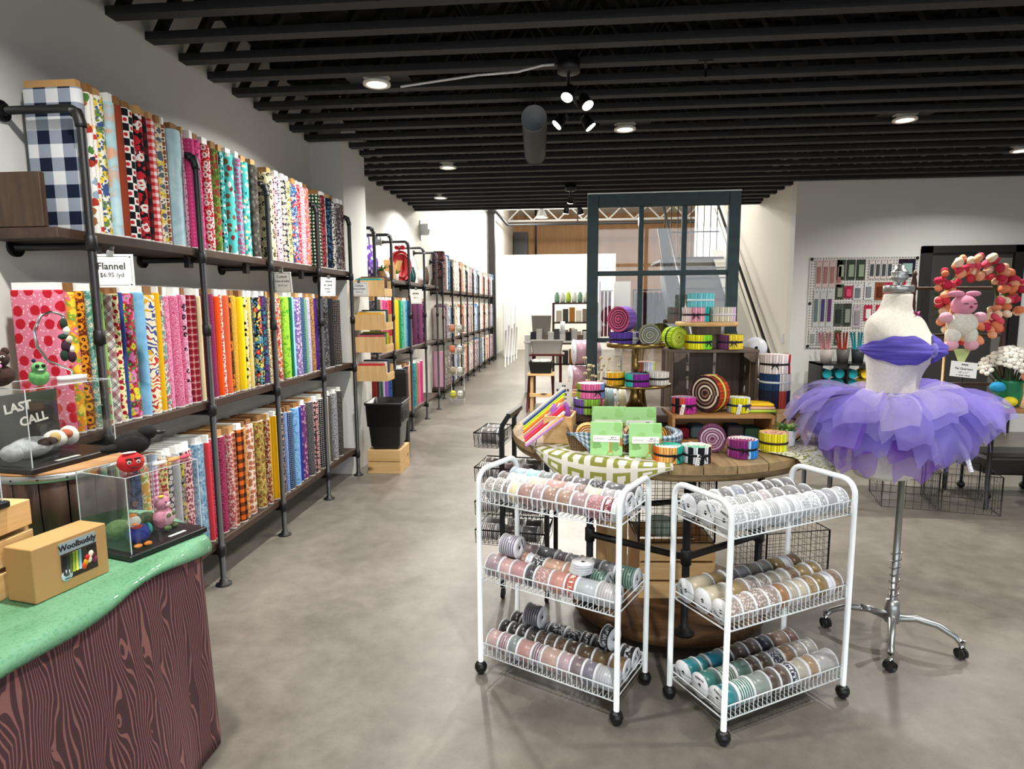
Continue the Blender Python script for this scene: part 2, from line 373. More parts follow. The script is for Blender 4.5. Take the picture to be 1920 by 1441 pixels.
t = thing('ceiling_bracket', 'small black bracket hanging from a truss at the upper right', 'bracket', (.78, 3.85, ZC)); MB().box(-.04, .04, -.02, .02, -.008, 0).build('plate', 'black_metal', t); MB().tube([(0,0,-.008),(.004,0,-.09)], .008, 8).build('rod', 'black_metal', t)
t = thing('fire_sprinkler', 'small sprinkler head hanging below the grey cylinder', 'sprinkler', (-.33, 5.27, ZC)); MB().tube([(0,0,0),(0,0,-.09)], .008, 8).build('stem', 'black_metal', t); MB().lathe([(.006,-.11),(.02,-.105),(.02,-.10),(.008,-.09)], 10).build('deflector', 'white_paint', t)
# ------------------------------------------------------------------ fabrics (UV in metres)
_fc = {}
def fab(kind, cols, s, rough=.9):
    key = (kind, tuple(cols), s)
    if key in _fc: return _fc[key]
    t = NT('fabric_%s_%d' % (kind, len(_fc))); C = [lin(c) for c in cols]; C3 = (C + [C[-1]]*3)
    uv = t.n('TexCoord').outputs['UV']
    def mp(sc, rot=0, loc=(0,0,0)): return t.n('Mapping', i={'Vector': uv, 'Scale': (sc, sc, sc), 'Rotation': (0,0,rot), 'Location': loc}).outputs[0]
    def warp(sc, amt, v):
        nz = t.n('TexNoise', i={'Vector': v, 'Scale': sc, 'Detail': 1}); a = t.n('VectorMath', operation='SUBTRACT', i={0: nz.outputs['Color'], 1: (.5,.5,.5)})
        b = t.n('VectorMath', operation='SCALE', i={0: a.outputs[0], 'Scale': amt}); return t.n('VectorMath', operation='ADD', i={0: v, 1: b.outputs[0]}).outputs[0]
    def vor(v, rand=1.0, feat='F1'): return t.n('TexVoronoi', voronoi_dimensions='2D', feature=feat, i={'Vector': v, 'Scale': 1, 'Randomness': rand})
    def lt(a, th): return t.math('LESS_THAN', a, th)
    def chan(sock, k=0): return t.n('SeparateColor', i={0: sock}).outputs[k]
    def pal(sock, cs, k=0):
        n = len(cs); return t.ramp(chan(sock, k), [(i/n*.8 + (.1 if i else 0), c) for i, c in enumerate(cs)], 'CONSTANT')
    u, v_ = (t.n('SeparateXYZ', i={0: mp(1/s)}).outputs[i] for i in (0, 1))
    if kind == 'plain': c = C[0]
    elif kind == 'dots': c = t.mix(lt(vor(mp(1/s), .15).outputs[0], .28), C[0], C[1])
    elif kind == 'bigdots':
        vo = vor(warp(3, .25, mp(1/s)), .5); c = t.mix(lt(vo.outputs[0], .40), C[0], C[1]); c = t.mix(lt(vo.outputs[0], .17), c, C3[2])
        c = t.mix(lt(vor(mp(3.5/s), 1).outputs[0], .2), c, C[1])
    elif kind == 'scatter':
        vo = vor(warp(2.5, .5, mp(1/s)), .9); c = t.mix(lt(vo.outputs[0], .34), C[0], pal(vo.outputs['Color'], C[1:]))
    elif kind == 'floral':
        vo = vor(warp(2.2, .7, mp(1/s)), 1); v2 = vor(warp(2, .6, mp(2.1/s, .6)), 1)
        c = t.mix(lt(v2.outputs[0], .36), C[0], pal(v2.outputs['Color'], C[2:] or C[1:], 1)); c = t.mix(lt(vo.outputs[0], .42), c, pal(vo.outputs['Color'], C[1:]))
        c = t.mix(lt(vo.outputs[0], .13), c, C3[2])
    elif kind == 'check': c = t.mix(t.n('TexChecker', i={'Vector': mp(1/s), 'Scale': 1}).outputs[1], C[0], C[1])
    elif kind in ('checkmotif',):
        ck = t.n('TexChecker', i={'Vector': mp(1/s), 'Scale': 1}).outputs[1]; c = t.mix(ck, C[0], C[1])
        a = t.math('SUBTRACT', t.math('FRACT', u), .5); b = t.math('SUBTRACT', t.math('FRACT', v_), .5)
        d = t.math('SQRT', t.math('ADD', t.math('MULTIPLY', a, a), t.math('MULTIPLY', b, b))); c = t.mix(t.math('MULTIPLY', lt(d, .27), ck), c, C[2])
    elif kind == 'gingham':
        a = lt(t.math('FRACT', t.math('MULTIPLY', u, .5)), .5); b = lt(t.math('FRACT', t.math('MULTIPLY', v_, .5)), .5)
        c = t.ramp(t.math('MULTIPLY', t.math('ADD', a, b), .5), [(0, C[0]), (.3, C[1]), (.8, C[2])], 'CONSTANT')
    elif kind in ('plaid', 'plaidx'):
        q = t.n('SeparateXYZ', i={0: mp(1/s, R(40) if kind == 'plaidx' else 0)}); c = C[0]
        for k in (0, 1):
            fr = t.math('FRACT', q.outputs[k]); c = t.mix(t.math('MULTIPLY', lt(t.math('ABSOLUTE', t.math('SUBTRACT', fr, .35)), .16), .6), c, C3[2 if kind == 'plaid' else 1])
            c = t.mix(t.math('MULTIPLY', lt(t.math('ABSOLUTE', t.math('SUBTRACT', fr, .75)), .03), .85), c, C3[1 if kind == 'plaid' else 2])
            c = t.mix(t.math('MULTIPLY', lt(t.math('ABSOLUTE', t.math('SUBTRACT', fr, .86)), .02), .85), c, C3[1 if kind == 'plaid' else 2])
    elif kind == 'stripe': c = t.mix(lt(t.math('FRACT', u), .5), C[0], C[1])
    elif kind == 'hstripe': c = t.mix(lt(t.math('FRACT', v_), .5), C[0], C[1])
    elif kind == 'batik':
        nz = t.n('TexNoise', i={'Vector': mp(1/s), 'Scale': 1, 'Detail': 4, 'Distortion': 1.2}); c = t.ramp(nz.outputs[0], [(.35, C[0]), (.5, C3[1]), (.62, C3[2])])
    elif kind == 'swirl':
        wv = t.n('TexWave', wave_type='RINGS', i={'Vector': warp(1.2, 2.0, mp(1/s)), 'Scale': .55, 'Distortion': 2.5, 'Detail': 1}); vo = vor(mp(1/s), 1)
        c = t.mix(t.math('GREATER_THAN', wv.outputs['Fac'], .62), C[0], pal(vo.outputs['Color'], C[1:]))
    elif kind == 'leopard':
        vo = vor(warp(2, .5, mp(1/s)), .8); c = t.mix(t.math('MULTIPLY', lt(vo.outputs[0], .40), t.math('GREATER_THAN', vo.outputs[0], .0)), C[0], C[1])
    elif kind == 'strawberry':
        vo = vor(warp(2, .18, mp(1/s)), .45); c = t.mix(lt(vor(mp(3/s), 1).outputs[0], .16), C[0], C[2]); c = t.mix(lt(vo.outputs[0], .32), c, C[1]); c = t.mix(lt(vor(mp(9/s), .4).outputs[0], .0), c, C[2])
    elif kind == 'melon':
        vo = vor(warp(1.2, .3, mp(1/s, 0, (0, .2, 0))), .7); d = vo.outputs[0]; in2 = t.mix(lt(chan(vo.outputs['Color']), .5), C[1], C[2])
        c = t.mix(lt(d, .24), C[0], C[1]); c = t.mix(lt(d, .19), c, in2); c = t.mix(lt(d, .09), c, C[0])
    elif kind == 'cherry':
        vo = vor(mp(1/s), .7); c = t.mix(lt(vor(warp(2, .5, mp(1.3/s, .4)), 1).outputs[0], .22), C[0], C[2]); c = t.mix(lt(vo.outputs[0], .32), c, C[1])
    nz = t.n('TexNoise', i={'Vector': uv, 'Scale': 900, 'Detail': 1}); c = t.mix(.08, c, nz.outputs['Color'], 'OVERLAY')
    t.out(Base_Color=c, Roughness=rough); t.b.inputs['Specular IOR Level'].default_value = .15
    t.bump(nz.outputs[0], .1, .0015); _fc[key] = t.m; return t.m

def bolt(y0, y1, z, label, pat, group, xf=-1.893, depth=.2, h=.575, board=None, lean=0, flip=False, face=1, cap=.085):
    """fabric wound on a flat board: wraps stand with the rounded fold towards +X"""
    if y1 - y0 > cap: y0 = y1 - cap
    th = max(y1 - y0 - .002, .014); r = th/2
    t = thing('fabric_bolt', label, 'fabric bolt', (xf - depth/2 + rnd.uniform(-.012, .006), (y0+y1)/2, z + .0012), 0, group)
    if lean: t.rotation_euler = (lean, 0, 0)
    rr = min(r, .035); base = []
    def arc(cx, cy, a0, a1, n, rad): return [(cx + rad*math.cos(a0 + (a1-a0)*i/n), cy + rad*math.sin(a0 + (a1-a0)*i/n)) for i in range(n+1)]
    hx = depth/2; k = 5
    base += arc(hx-rr, r-rr if r > rr else 0, math.pi/2, 0, k, rr) if r > rr else []
    if r > rr: base += arc(hx-rr, -(r-rr), 0, -math.pi/2, k, rr)
    else: base += arc(hx-rr, 0, math.pi/2, -math.pi/2, 9, rr)
    rb = min(r, .012); base += arc(-hx+rb, -r+rb, -math.pi/2, -math.pi, 2, rb) + arc(-hx+rb, r-rb, math.pi, math.pi/2, 2, rb)
    base.append(base[0])
    per = [0]
    for a, b in zip(base, base[1:]): per.append(per[-1] + math.dist(a, b))
    fh = h - rnd.uniform(.015, .03); zs = [0, .008, fh*.25, fh*.5, fh*.75, fh*.985, fh]; mb = MB(); uv = []; off = rnd.random(); o2 = rnd.random(); ph = rnd.uniform(0, 6.3); am = rnd.uniform(.0006, .0022)
    n = len(base); vs = []
    for j, zz in enumerate(zs):
        sc = .93 if j in (0, len(zs)-1) else 1
        for i, (x, y) in enumerate(base):
            bulge = am*math.sin(zz*9 + ph + i*.3)
            vs.append((x*(1 if sc == 1 else .985) + (bulge if x > 0 else 0), y*sc, zz)); uv.append((per[i] + off, zz + o2))
    fs = []; mi = []
    for j in range(len(zs)-1):
        for i in range(n-1): fs.append((j*n+i+1, j*n+i, (j+1)*n+i, (j+1)*n+i+1)); mi.append(1 if j == 0 else 0)
    top = tuple(((len(zs)-1)*n + i) for i in range(n-1))[::-1]; fs.append(top); mi.append(1)
    mb._add(vs, fs, True); mb.m = mi; mb.sm[-1] = False
    mb.build('fabric_wrap', [fab(*pat), 'selvedge'], t, uv)
    bd = board or rnd.choice(['white_card', 'white_card', 'kraft', 'kraft_dark']); bt = max(.008, th*.62)
    MB().box(-hx+.006, hx-rr*.55, -bt/2, bt/2, fh - .01, h + .012).build('board', bd, t)
    return t
plain('selvedge', '#e6e4df', .9)
def bars(parent, rows, y):
    """rows of small ink dashes for print too small to read: (cx, cz, width, height)"""
    mb = MB()
    for cx, cz, w, h in rows:
        n = max(2, int(w/(h*.95)))
        for i in range(n):
            if (i*5 + int(cz*1000)) % 6: x = cx - w/2 + w*i/n; mb.box(x, x + w/n*.72, y-.0003, y, cz - h*(.5 if i % 3 else .62), cz + h*(.5 if (i+1) % 4 else .38))
    o = mb.build('printed_lines', 'ink', parent); o['kind'] = 'stuff'; return o
# ------------------------------------------------------------------ pipe-and-plank racks
def clip_sign(x, y, z, lines, label, w=.16, h=.118, yaw=0, tilt=0, group=None, clip=True):
    t = thing('price_sign', label, 'sign', (x, y, z), yaw, group); t.rotation_euler = (tilt, 0, yaw)
    MB().box(-w/2, w/2, -.0015, .0015, -h, 0).build('card', 'white_card', t)
    mb = MB(); b = .008; q = .0022
    for x0, x1, z0, z1 in ((-w/2+b+.012, w/2-b-.012, -b-.0012, -b), (-w/2+b+.012, w/2-b-.012, -h+b, -h+b+.0012), (-w/2+b, -w/2+b+.0012, -h+b+.012, -b-.012), (w/2-b-.0012, w/2-b, -h+b+.012, -b-.012)): mb.box(x0, x1, -q, -.001, z0, z1)
    for sx in (-1, 1):
        for sz in (-b-.003, -h+b+.003): mb.box(sx*(w/2-b-.004)-.003, sx*(w/2-b-.004)+.003, -q, -.001, sz-.003, sz+.003)
    mb.build('printed_border', 'ink', t)
    for txt, sz, zz, bo in lines:
        if txt.startswith('~'): bars(t, [(0, zz, sz*len(txt)*.5, sz*.6)], -.0016)
        else: put_text(txt, sz, 'ink', t, frame_m((0, -.0019, zz), (1,0,0), (0,-1,0)), bold=bo)
    if clip:
        mb = MB(); mb.box(-.012, .012, -.006, .004, -.006, .012); mb.cyl((-.012, 0, .012), (.012, 0, .012), .004, n=8); mb.beam((0, 0, .01), (0, .02, .03), .014, .003); mb.build('bulldog_clip', 'chrome', t)
    return t
def rack(name, label, xp, ys, zs, ztop, y0s, y1s, xw, shelf_t=.04):
    t = thing(name, label, 'shelf rack', (xp, ys[0], 0))
    ox, oy = -xp, -ys[0]
    def L(x, y, z): return (x+ox, y+oy, z)
    for y in ys:
        mb = MB(); bend = [L(xp, y, 0), L(xp, y, ztop-.05)] + [L(xp - .045*(1-math.cos(a)), y, ztop-.05 + .045*math.sin(a)) for a in (.4, .8, 1.2, 1.57)] + [L(xw+.01, y, ztop-.005)]
        mb.tube(bend, .0155, 10); po = mb.build('post', 'pipe', t)
        mb = MB(); mb.lathe([(.042,0),(.042,.007),(.022,.012),(.021,.03)], 18, L(xp, y, 0)); mb.build('floor_flange', 'pipe', po)
        for z in zs + [zs[1]+.42 if len(zs) > 1 else .9]:
            mb = MB(); mb.lathe([(.0165,-.03),(.0215,-.027),(.0215,.027),(.0165,.03)], 14, L(xp, y, z - .045)); mb.build('coupling', 'pipe', po)
        mb = MB(); mb.tube([L(xw, y, ztop-.005), L(xw+.012, y, ztop-.005)], .04, 14); mb.tube([L(xw+.012, y, ztop-.005), L(xw+.03, y, ztop-.005)], .021, 12); mb.build('wall_flange', 'pipe', po)
        mb = MB(); mb.tube([L(xp-.03, y, ztop-.018), L(xp-.012, y, ztop-.02), L(xp, y, ztop-.06), L(xp, y, ztop-.075)], [.0205]*4, 12); mb.build('elbow', 'pipe', po)
        for z in zs:
            mb = MB(); mb.tube([L(xw+.005, y, z-.058), L(xp, y, z-.058)], .0145, 10); mb.tube([L(xw, y, z-.058), L(xw+.012, y, z-.058)], .038, 14); mb.build('shelf_arm', 'pipe', t)
    for z, a, b in zip(zs, y0s, y1s):
        MB().bbox(*(xw+.004+ox, xp-.018+ox, a+oy, b+oy, z-shelf_t, z), .003).build('shelf_board', 'wood_shelf', t)
    return t
TOP = [
  (2.363, 2.467, 'white cooking-utensil print', ('scatter', ['#e9e6e0', '#2e3440', '#8fa7b8', '#a8382c', '#4d7a3a', '#a1693c'], 0.045)),
  (2.467, 2.480, 'white red-and-yellow crayon print', ('scatter', ['#e8e2d8', '#c8352f', '#e0b23a'], 0.03)),
  (2.480, 2.548, 'white lemon-and-bluebell print', ('floral', ['#e8e6da', '#e4c52f', '#41568c', '#6d8a3d'], 0.035)),
  (2.550, 2.593, 'pale blue birch-bark print', ('batik', ['#bcd9e0', '#a9cdd8', '#d9a88b'], 0.09)),
  (2.594, 2.639, 'plain rust brown', ('plain', ['#8a3b26'], 0.1)),
  (2.640, 2.717, 'black and white check with strawberries', ('checkmotif', ['#15171d', '#e9e7e2', '#b8262d'], 0.031)),
  (2.719, 2.754, 'black cherry-and-flower print', ('floral', ['#17171b', '#d9d5cf', '#b52632'], 0.045)),
  (2.756, 2.810, 'red and black buffalo plaid', ('gingham', ['#c21f24', '#54141a', '#15141a'], 0.032)),
  (2.812, 2.857, 'white and red cherry gingham', ('gingham', ['#e9dfdb', '#d58080', '#b7232b'], 0.016)),
  (2.859, 2.904, 'cream and yellow lemon grove print', ('floral', ['#dfdac0', '#e0c038', '#55616f', '#c9b98d'], 0.03)),
  (2.904, 2.923, 'brick and cream lattice print', ('checkmotif', ['#8b4a3a', '#e2d9cb', '#5c2b24'], 0.02)),
  (2.927, 3.053, 'pale sky blue flannel', ('batik', ['#aac9d3', '#b5d3dc', '#a2c2cd'], 0.15)),
  (3.057, 3.102, 'pale pink speckled', ('scatter', ['#d9a9be', '#9c5f78', '#caa0b4'], 0.014)),
  (3.105, 3.154, 'rose pink two-tone', ('dots', ['#d0447f', '#d96a98'], 0.02)),
  (3.161, 3.227, 'bright pink sprig print', ('scatter', ['#d9508f', '#8f2d5e', '#e27aaa'], 0.02)),
  (3.232, 3.311, 'red Christmas white-beard print', ('bigdots', ['#b3141f', '#dcd3d0', '#8d1019'], 0.036)),
  (3.316, 3.388, 'moss green holly print', ('floral', ['#7f9a47', '#a8333a', '#566f2f'], 0.04)),
  (3.394, 3.447, 'teal small penguin print', ('scatter', ['#4fb3b3', '#213c46', '#d8e4e2'], 0.02)),
  (3.452, 3.542, 'turquoise winter print with red hats', ('scatter', ['#57c0bd', '#8a2a33', '#e4e3df', '#7c5236'], 0.04)),
  (3.548, 3.606, 'light blue pink-doughnut print', ('bigdots', ['#78bfd2', '#c94a72', '#3f93b5'], 0.026)),
  (3.612, 3.723, 'aqua yellow-and-white face print', ('scatter', ['#4db9b7', '#e7dd94', '#e9e6df', '#2e6f70'], 0.028)),
  (3.726, 3.915, 'charcoal grey dandelion print', ('scatter', ['#4b4743', '#6f6a64', '#35322f'], 0.03)),
  (3.937, 4.041, 'cream and black bird silhouette print', ('floral', ['#dcd3b2', '#23242a', '#c9bf95'], 0.03)),
  (4.047, 4.136, 'pale pink with black sprigs', ('scatter', ['#d8aebd', '#2b2731', '#e4c4ce'], 0.016)),
  (4.145, 4.223, 'black print with white cats', ('bigdots', ['#17171c', '#cfc9be', '#c7a04b'], 0.035)),
  (4.226, 4.290, 'yellow leafy print', ('floral', ['#d8c36c', '#3d4a3a', '#e6dba6'], 0.022)),
  (4.293, 4.386, 'blue and red comic print', ('floral', ['#34457f', '#c83a36', '#d9c9c0', '#3f7dae'], 0.028)),
  (4.389, 4.448, 'bright red small print', ('scatter', ['#bf1f2b', '#dca0a2'], 0.018)),
  (4.451, 4.511, 'white and pink loop print', ('swirl', ['#e4d9dc', '#c96b86'], 0.02)),
  (4.515, 4.595, 'peach and orange stocking print', ('floral', ['#e0c0b3', '#d17a3d', '#c9566b'], 0.022)),
  (4.599, 4.812, 'dark green with white spots', ('dots', ['#1d3a22', '#cfd4c4'], 0.026)),
  (4.816, 4.878, 'deep red floral', ('floral', ['#7d2530', '#b0525a', '#3d1a20'], 0.018)),
  (4.882, 4.920, 'white grey-leaf print', ('scatter', ['#d7d3cd', '#77706e'], 0.018)),
  (4.924, 5.023, 'navy and teal leaf print', ('floral', ['#1d2a3f', '#456b86', '#0f1622'], 0.02)),
  (5.032, 5.095, 'white and black blossom print', ('scatter', ['#d5d0cc', '#2a262a'], 0.02)),
  (5.113, 5.229, 'grey and black sketch print', ('floral', ['#2c292c', '#a39d9b', '#5b5557'], 0.022)),
  (5.239, 5.326, 'brown patchwork print', ('floral', ['#6b4a40', '#b58f7d', '#3a2a28'], 0.02)),
  (5.336, 5.457, 'black and white scribble print', ('floral', ['#1b191c', '#b9b1b4', '#4f3f4a'], 0.016)),
]
MID = [
  (1.994, 2.250, 'pink strawberry print with white specks', ('strawberry', ['#d5788f', '#b51c2c', '#e7b9c4'], 0.062)),
  (2.252, 2.291, 'orange and pink citrus print', ('floral', ['#e0912f', '#d96a92', '#e9c63a', '#7fa03c'], 0.035)),
  (2.293, 2.338, 'brown sunflower print', ('bigdots', ['#6b2c15', '#dc8f24', '#2e1609'], 0.04)),
  (2.340, 2.355, 'teal and cream leaf print', ('floral', ['#8fb8ac', '#d9d2b9', '#4f8578'], 0.02)),
  (2.390, 2.448, 'lime green watermelon print', ('melon', ['#86b557', '#3f6f2e', '#c8413f'], 0.075)),
  (2.450, 2.495, 'white and maroon diagonal plaid', ('plaidx', ['#cfcac6', '#7c2b38', '#2b2a2d'], 0.06)),
  (2.497, 2.529, 'cream cherry print', ('cherry', ['#e6dca8', '#a51f33', '#5b7a3a'], 0.028)),
  (2.530, 2.547, 'deep blue denim-look', ('plain', ['#33468a'], 0.1)),
  (2.550, 2.628, 'tropical parrot-bright print', ('floral', ['#b33a4c', '#e2c936', '#3f9a4c', '#d77bb0', '#7a2a3a'], 0.035)),
  (2.632, 2.673, 'sky blue with faint bands', ('batik', ['#76b0d6', '#86bde0', '#6aa2c8'], 0.12)),
  (2.676, 2.758, 'cream red-and-gold paisley', ('swirl', ['#e4d8bd', '#b8322f', '#d9a32c', '#41508c'], 0.05)),
  (2.760, 2.781, 'golden yellow', ('plain', ['#e3b21f'], 0.1)),
  (2.785, 2.817, 'white garden-flower print', ('floral', ['#ddd3cc', '#b3586a', '#6f9a8f'], 0.024)),
  (2.821, 2.878, 'baby pink sprig', ('scatter', ['#dd8fae', '#c96a90'], 0.018)),
  (2.880, 2.920, 'rose pink paisley', ('swirl', ['#c94c7c', '#e0a0b9'], 0.014)),
  (2.922, 2.965, 'raspberry scroll', ('swirl', ['#a8295a', '#d98aa8'], 0.014)),
  (2.968, 3.006, 'pink with black lace motif', ('floral', ['#cf7fa4', '#2a1c28', '#e0b5c8'], 0.028)),
  (3.008, 3.086, 'crimson and white tartan', ('plaid', ['#931a2a', '#d9b9b4', '#7a1322'], 0.035)),
  (3.089, 3.125, 'cream linen', ('plain', ['#d8c9a0'], 0.1)),
  (3.166, 3.241, 'burgundy pin-dot', ('dots', ['#7d1f4a', '#b0547c'], 0.008)),
  (3.242, 3.295, 'vivid orange', ('plain', ['#e8521a'], 0.1)),
  (3.297, 3.329, 'white with red hearts', ('scatter', ['#e2dcd6', '#c4352f'], 0.016)),
  (3.331, 3.375, 'coral orange', ('plain', ['#df6840'], 0.1)),
  (3.377, 3.423, 'black Halloween pumpkin print', ('floral', ['#1d1512', '#dd7f24', '#5b3a1c'], 0.024)),
  (3.425, 3.491, 'apricot yellow speckled', ('scatter', ['#dfb044', '#c98a2c'], 0.01)),
  (3.493, 3.541, 'lemon yellow', ('plain', ['#f0d51f'], 0.1)),
  (3.544, 3.585, 'cream with black kittens', ('scatter', ['#e6dca2', '#1f1d1a', '#d9b23e'], 0.026)),
  (3.587, 3.627, 'buttery yellow dot', ('dots', ['#d9bc5c', '#efe3b5'], 0.01)),
  (3.629, 3.682, 'charcoal wildflower print', ('scatter', ['#33363c', '#8a93a0', '#5b6470'], 0.022)),
  (3.684, 3.772, 'black with red poppies', ('floral', ['#16161a', '#c8342f', '#cfc05a', '#3f7d9b'], 0.036)),
  (3.774, 3.828, 'midnight teal and purple foliage', ('floral', ['#142630', '#2b7d8a', '#5b3a78'], 0.026)),
  (3.830, 3.891, 'beige newsprint', ('scatter', ['#cdbf9c', '#6b6048'], 0.014)),
  (3.953, 4.028, 'orange fruit and white print', ('floral', ['#dcd3c9', '#d9762b', '#a8403a'], 0.026)),
  (4.030, 4.163, 'lime green leaf batik', ('batik', ['#7cc02e', '#a9d94a', '#4f9a24'], 0.03)),
  (4.165, 4.194, 'forest green dotted', ('dots', ['#12583f', '#2f8a68'], 0.01)),
  (4.196, 4.248, 'icy light blue', ('plain', ['#93cfe4'], 0.1)),
  (4.251, 4.337, 'purple and white petal print', ('floral', ['#6a4a8c', '#c9bfd4', '#8f7aac'], 0.02)),
  (4.340, 4.401, 'navy star-dot', ('dots', ['#21415c', '#6f9ab4'], 0.012)),
  (4.404, 4.461, 'sage green dot', ('dots', ['#5a8a68', '#a9cfae'], 0.009)),
  (4.464, 4.525, 'lavender scroll', ('swirl', ['#9d96ba', '#d0cbe0'], 0.016)),
  (4.529, 4.562, 'brown patch print', ('floral', ['#6f4a33', '#b5874f'], 0.016)),
  (4.565, 4.674, 'deep purple', ('batik', ['#4b2478', '#5d2f8e', '#3c1a63'], 0.05)),
  (4.752, 4.878, 'grey and black swirl', ('floral', ['#2f2f32', '#8a8a8c', '#4a4a4d'], 0.014)),
  (4.881, 4.974, 'solid charcoal black', ('plain', ['#29292c'], 0.1)),
  (4.978, 5.120, 'black small-circle', ('dots', ['#1d1d20', '#a09488'], 0.014)),
]
LOW = [
  (2.511, 2.575, 'dark navy floral', ('floral', ['#1c2030', '#8a5a3a', '#3c4a66'], 0.03)),
  (2.580, 2.632, 'cream blossom', ('floral', ['#d9c9a8', '#c98f3a', '#8a9a55'], 0.026)),
  (2.634, 2.707, 'pink and white gingham apple', ('gingham', ['#e0d3d8', '#c98aa6', '#9c3a62'], 0.012)),
  (2.712, 2.752, 'yellow cherry branch', ('cherry', ['#d9cc86', '#a8323a', '#4f7038'], 0.024)),
  (2.757, 2.808, 'navy seashell', ('bigdots', ['#23283a', '#cfc4bd', '#8d8590'], 0.026)),
  (2.813, 2.842, 'grey linen', ('plain', ['#b0b0b4'], 0.1)),
  (2.845, 2.884, 'dark daisy', ('floral', ['#2e2c28', '#c9b13c', '#8f8a80'], 0.024)),
  (2.887, 2.972, 'pink leopard spot', ('leopard', ['#dcb5b2', '#7a2f45'], 0.017)),
  (2.985, 3.084, 'powder blue rosebud', ('scatter', ['#7fa3bd', '#a9bfd0', '#5b7f9c'], 0.02)),
  (3.087, 3.116, 'coral red', ('plain', ['#cf3f4a'], 0.1)),
  (3.119, 3.184, 'raspberry red floral', ('swirl', ['#a81a3a', '#d4718a'], 0.016)),
  (3.190, 3.283, 'wine red vine', ('swirl', ['#6f1a3a', '#a8466a'], 0.02)),
  (3.286, 3.319, 'cream pink leaf', ('floral', ['#d9c9bb', '#a8545a'], 0.018)),
  (3.322, 3.375, 'rust tartan', ('plaid', ['#9c4a2c', '#e0c3ac', '#6f2f1c'], 0.03)),
  (3.378, 3.461, 'orange and black buffalo check', ('gingham', ['#d9641f', '#6f3717', '#1f1613'], 0.026)),
  (3.465, 3.504, 'amber speckle', ('scatter', ['#c98a44', '#e0b070', '#8f5524'], 0.014)),
  (3.508, 3.605, 'white pumpkin patch', ('bigdots', ['#d9d0c6', '#b5612c', '#6f7f8a'], 0.034)),
  (3.609, 3.727, 'tan oak leaf', ('floral', ['#bfa45c', '#7a4a2a', '#8f8040'], 0.026)),
  (3.731, 3.769, 'cream acorn', ('floral', ['#cbb894', '#7a3a2a'], 0.022)),
  (3.773, 3.819, 'golden wheat', ('plain', ['#d9a32b'], 0.1)),
  (3.823, 3.880, 'mustard yellow', ('plain', ['#e3ad1c'], 0.1)),
  (3.925, 3.978, 'peach and black sprig', ('floral', ['#c9a088', '#2e2a2c'], 0.02)),
  (3.982, 4.024, 'periwinkle blue', ('scatter', ['#6f86b8', '#93a6cc'], 0.012)),
  (4.029, 4.120, 'midnight blue bubble', ('dots', ['#23304a', '#7f93b5'], 0.014)),
  (4.125, 4.221, 'cornflower batik', ('batik', ['#5f93c4', '#86b3dc', '#4a7cae'], 0.03)),
  (4.226, 4.295, 'royal blue', ('plain', ['#23318f'], 0.1)),
  (4.300, 4.382, 'plum floral', ('floral', ['#4a2a5c', '#b58aa0', '#6f3a6f'], 0.022)),
  (4.284, 4.476, 'black pin-dot', ('dots', ['#17171a', '#9a9a9c'], 0.009)),
  (4.482, 4.564, 'black with pink blooms', ('bigdots', ['#1a1719', '#c99a98', '#5a4040'], 0.03)),
  (4.570, 4.680, 'black white-spot', ('dots', ['#161618', '#c9c4bf'], 0.016)),
  (4.730, 4.789, 'grey stripe', ('stripe', ['#b5aea6', '#6f6a66'], 0.01)),
  (4.795, 4.855, 'black ladder-dot', ('dots', ['#1d1d1f', '#8a8478'], 0.01)),
  (4.862, 4.979, 'grey herringbone', ('floral', ['#3a3a3d', '#9a9a9c'], 0.012)),
  (4.986, 5.101, 'black leafy', ('floral', ['#1f1f20', '#4f4f4c'], 0.016)),
]
ZS = [1.80, 1.01, .24]
rk = rack('pipe_rack', 'black pipe and dark plank rack along the near left wall, full of fabric bolts', -1.862, [2.342, 3.091, 3.835, 4.612, 5.312], ZS, 2.265, [2.2, 1.93, 1.93], [5.335, 5.335, 5.335], XL)
for yy in (2.42, 3.05, 3.62, 4.4): MB().box(-.06, -.035, yy-2.342-.02, yy-2.342+.02, 1.70, 1.76).build('clamp', 'black_metal', rk)
tag(MB().bbox(-2.17, -1.93, 2.20, 2.225, 1.802, 2.0, .002).build('end_board', 'wood_shelf_x'), 'upright dark wooden end board at the near end of the top shelf', 'board')
bolt(2.392, 2.44, 1.80, 'navy and white large check fabric bolt at the near end of the top shelf', ('gingham', ['#d9dcde', '#8d97a6', '#161f33'], .052), 'fabric bolts on the near rack', board='kraft', depth=.235, xf=-1.90)
for nm, L, z in (('top', TOP, 1.80), ('middle', MID, 1.01), ('bottom', LOW, .24)):
    for k, (y0, y1, d, p) in enumerate(L):
        if nm == 'top' and k == 0: y0 = 2.442; y1 = 2.466
        if nm == 'middle' and k == 0: y0 = 2.2
        if nm == 'top':
            for q in (2.342, 3.091, 3.835, 4.612, 5.312):
                if y0 < q + .019 and y1 > q - .019:
                    if q - .019 - y0 > y1 - q - .019: y1 = q - .019
                    else: y0 = q + .019; y1 = max(y1, y0 + .03)
        if y1 > 5.29 and nm == 'top': y0, y1 = (5.231, 5.261) if 'scribble' not in d else (5.263, 5.291)
        if y1 > 5.33: y1 = min(y1, 5.33); y0 = min(y0, 5.27)
        bolt(y0, y1, z, '%s fabric bolt on the %s shelf of the near rack' % (d, nm), p, 'fabric bolts on the near rack')
clip_sign(-1.800, 2.36, 1.712, [('Flannel', .038, -.048, .0006), ('$6.95 /yd', .024, -.082, 0)], 'white price sign reading Flannel clipped to the first pipe post', .165, .13, R(12), 0, 'price signs on the racks')
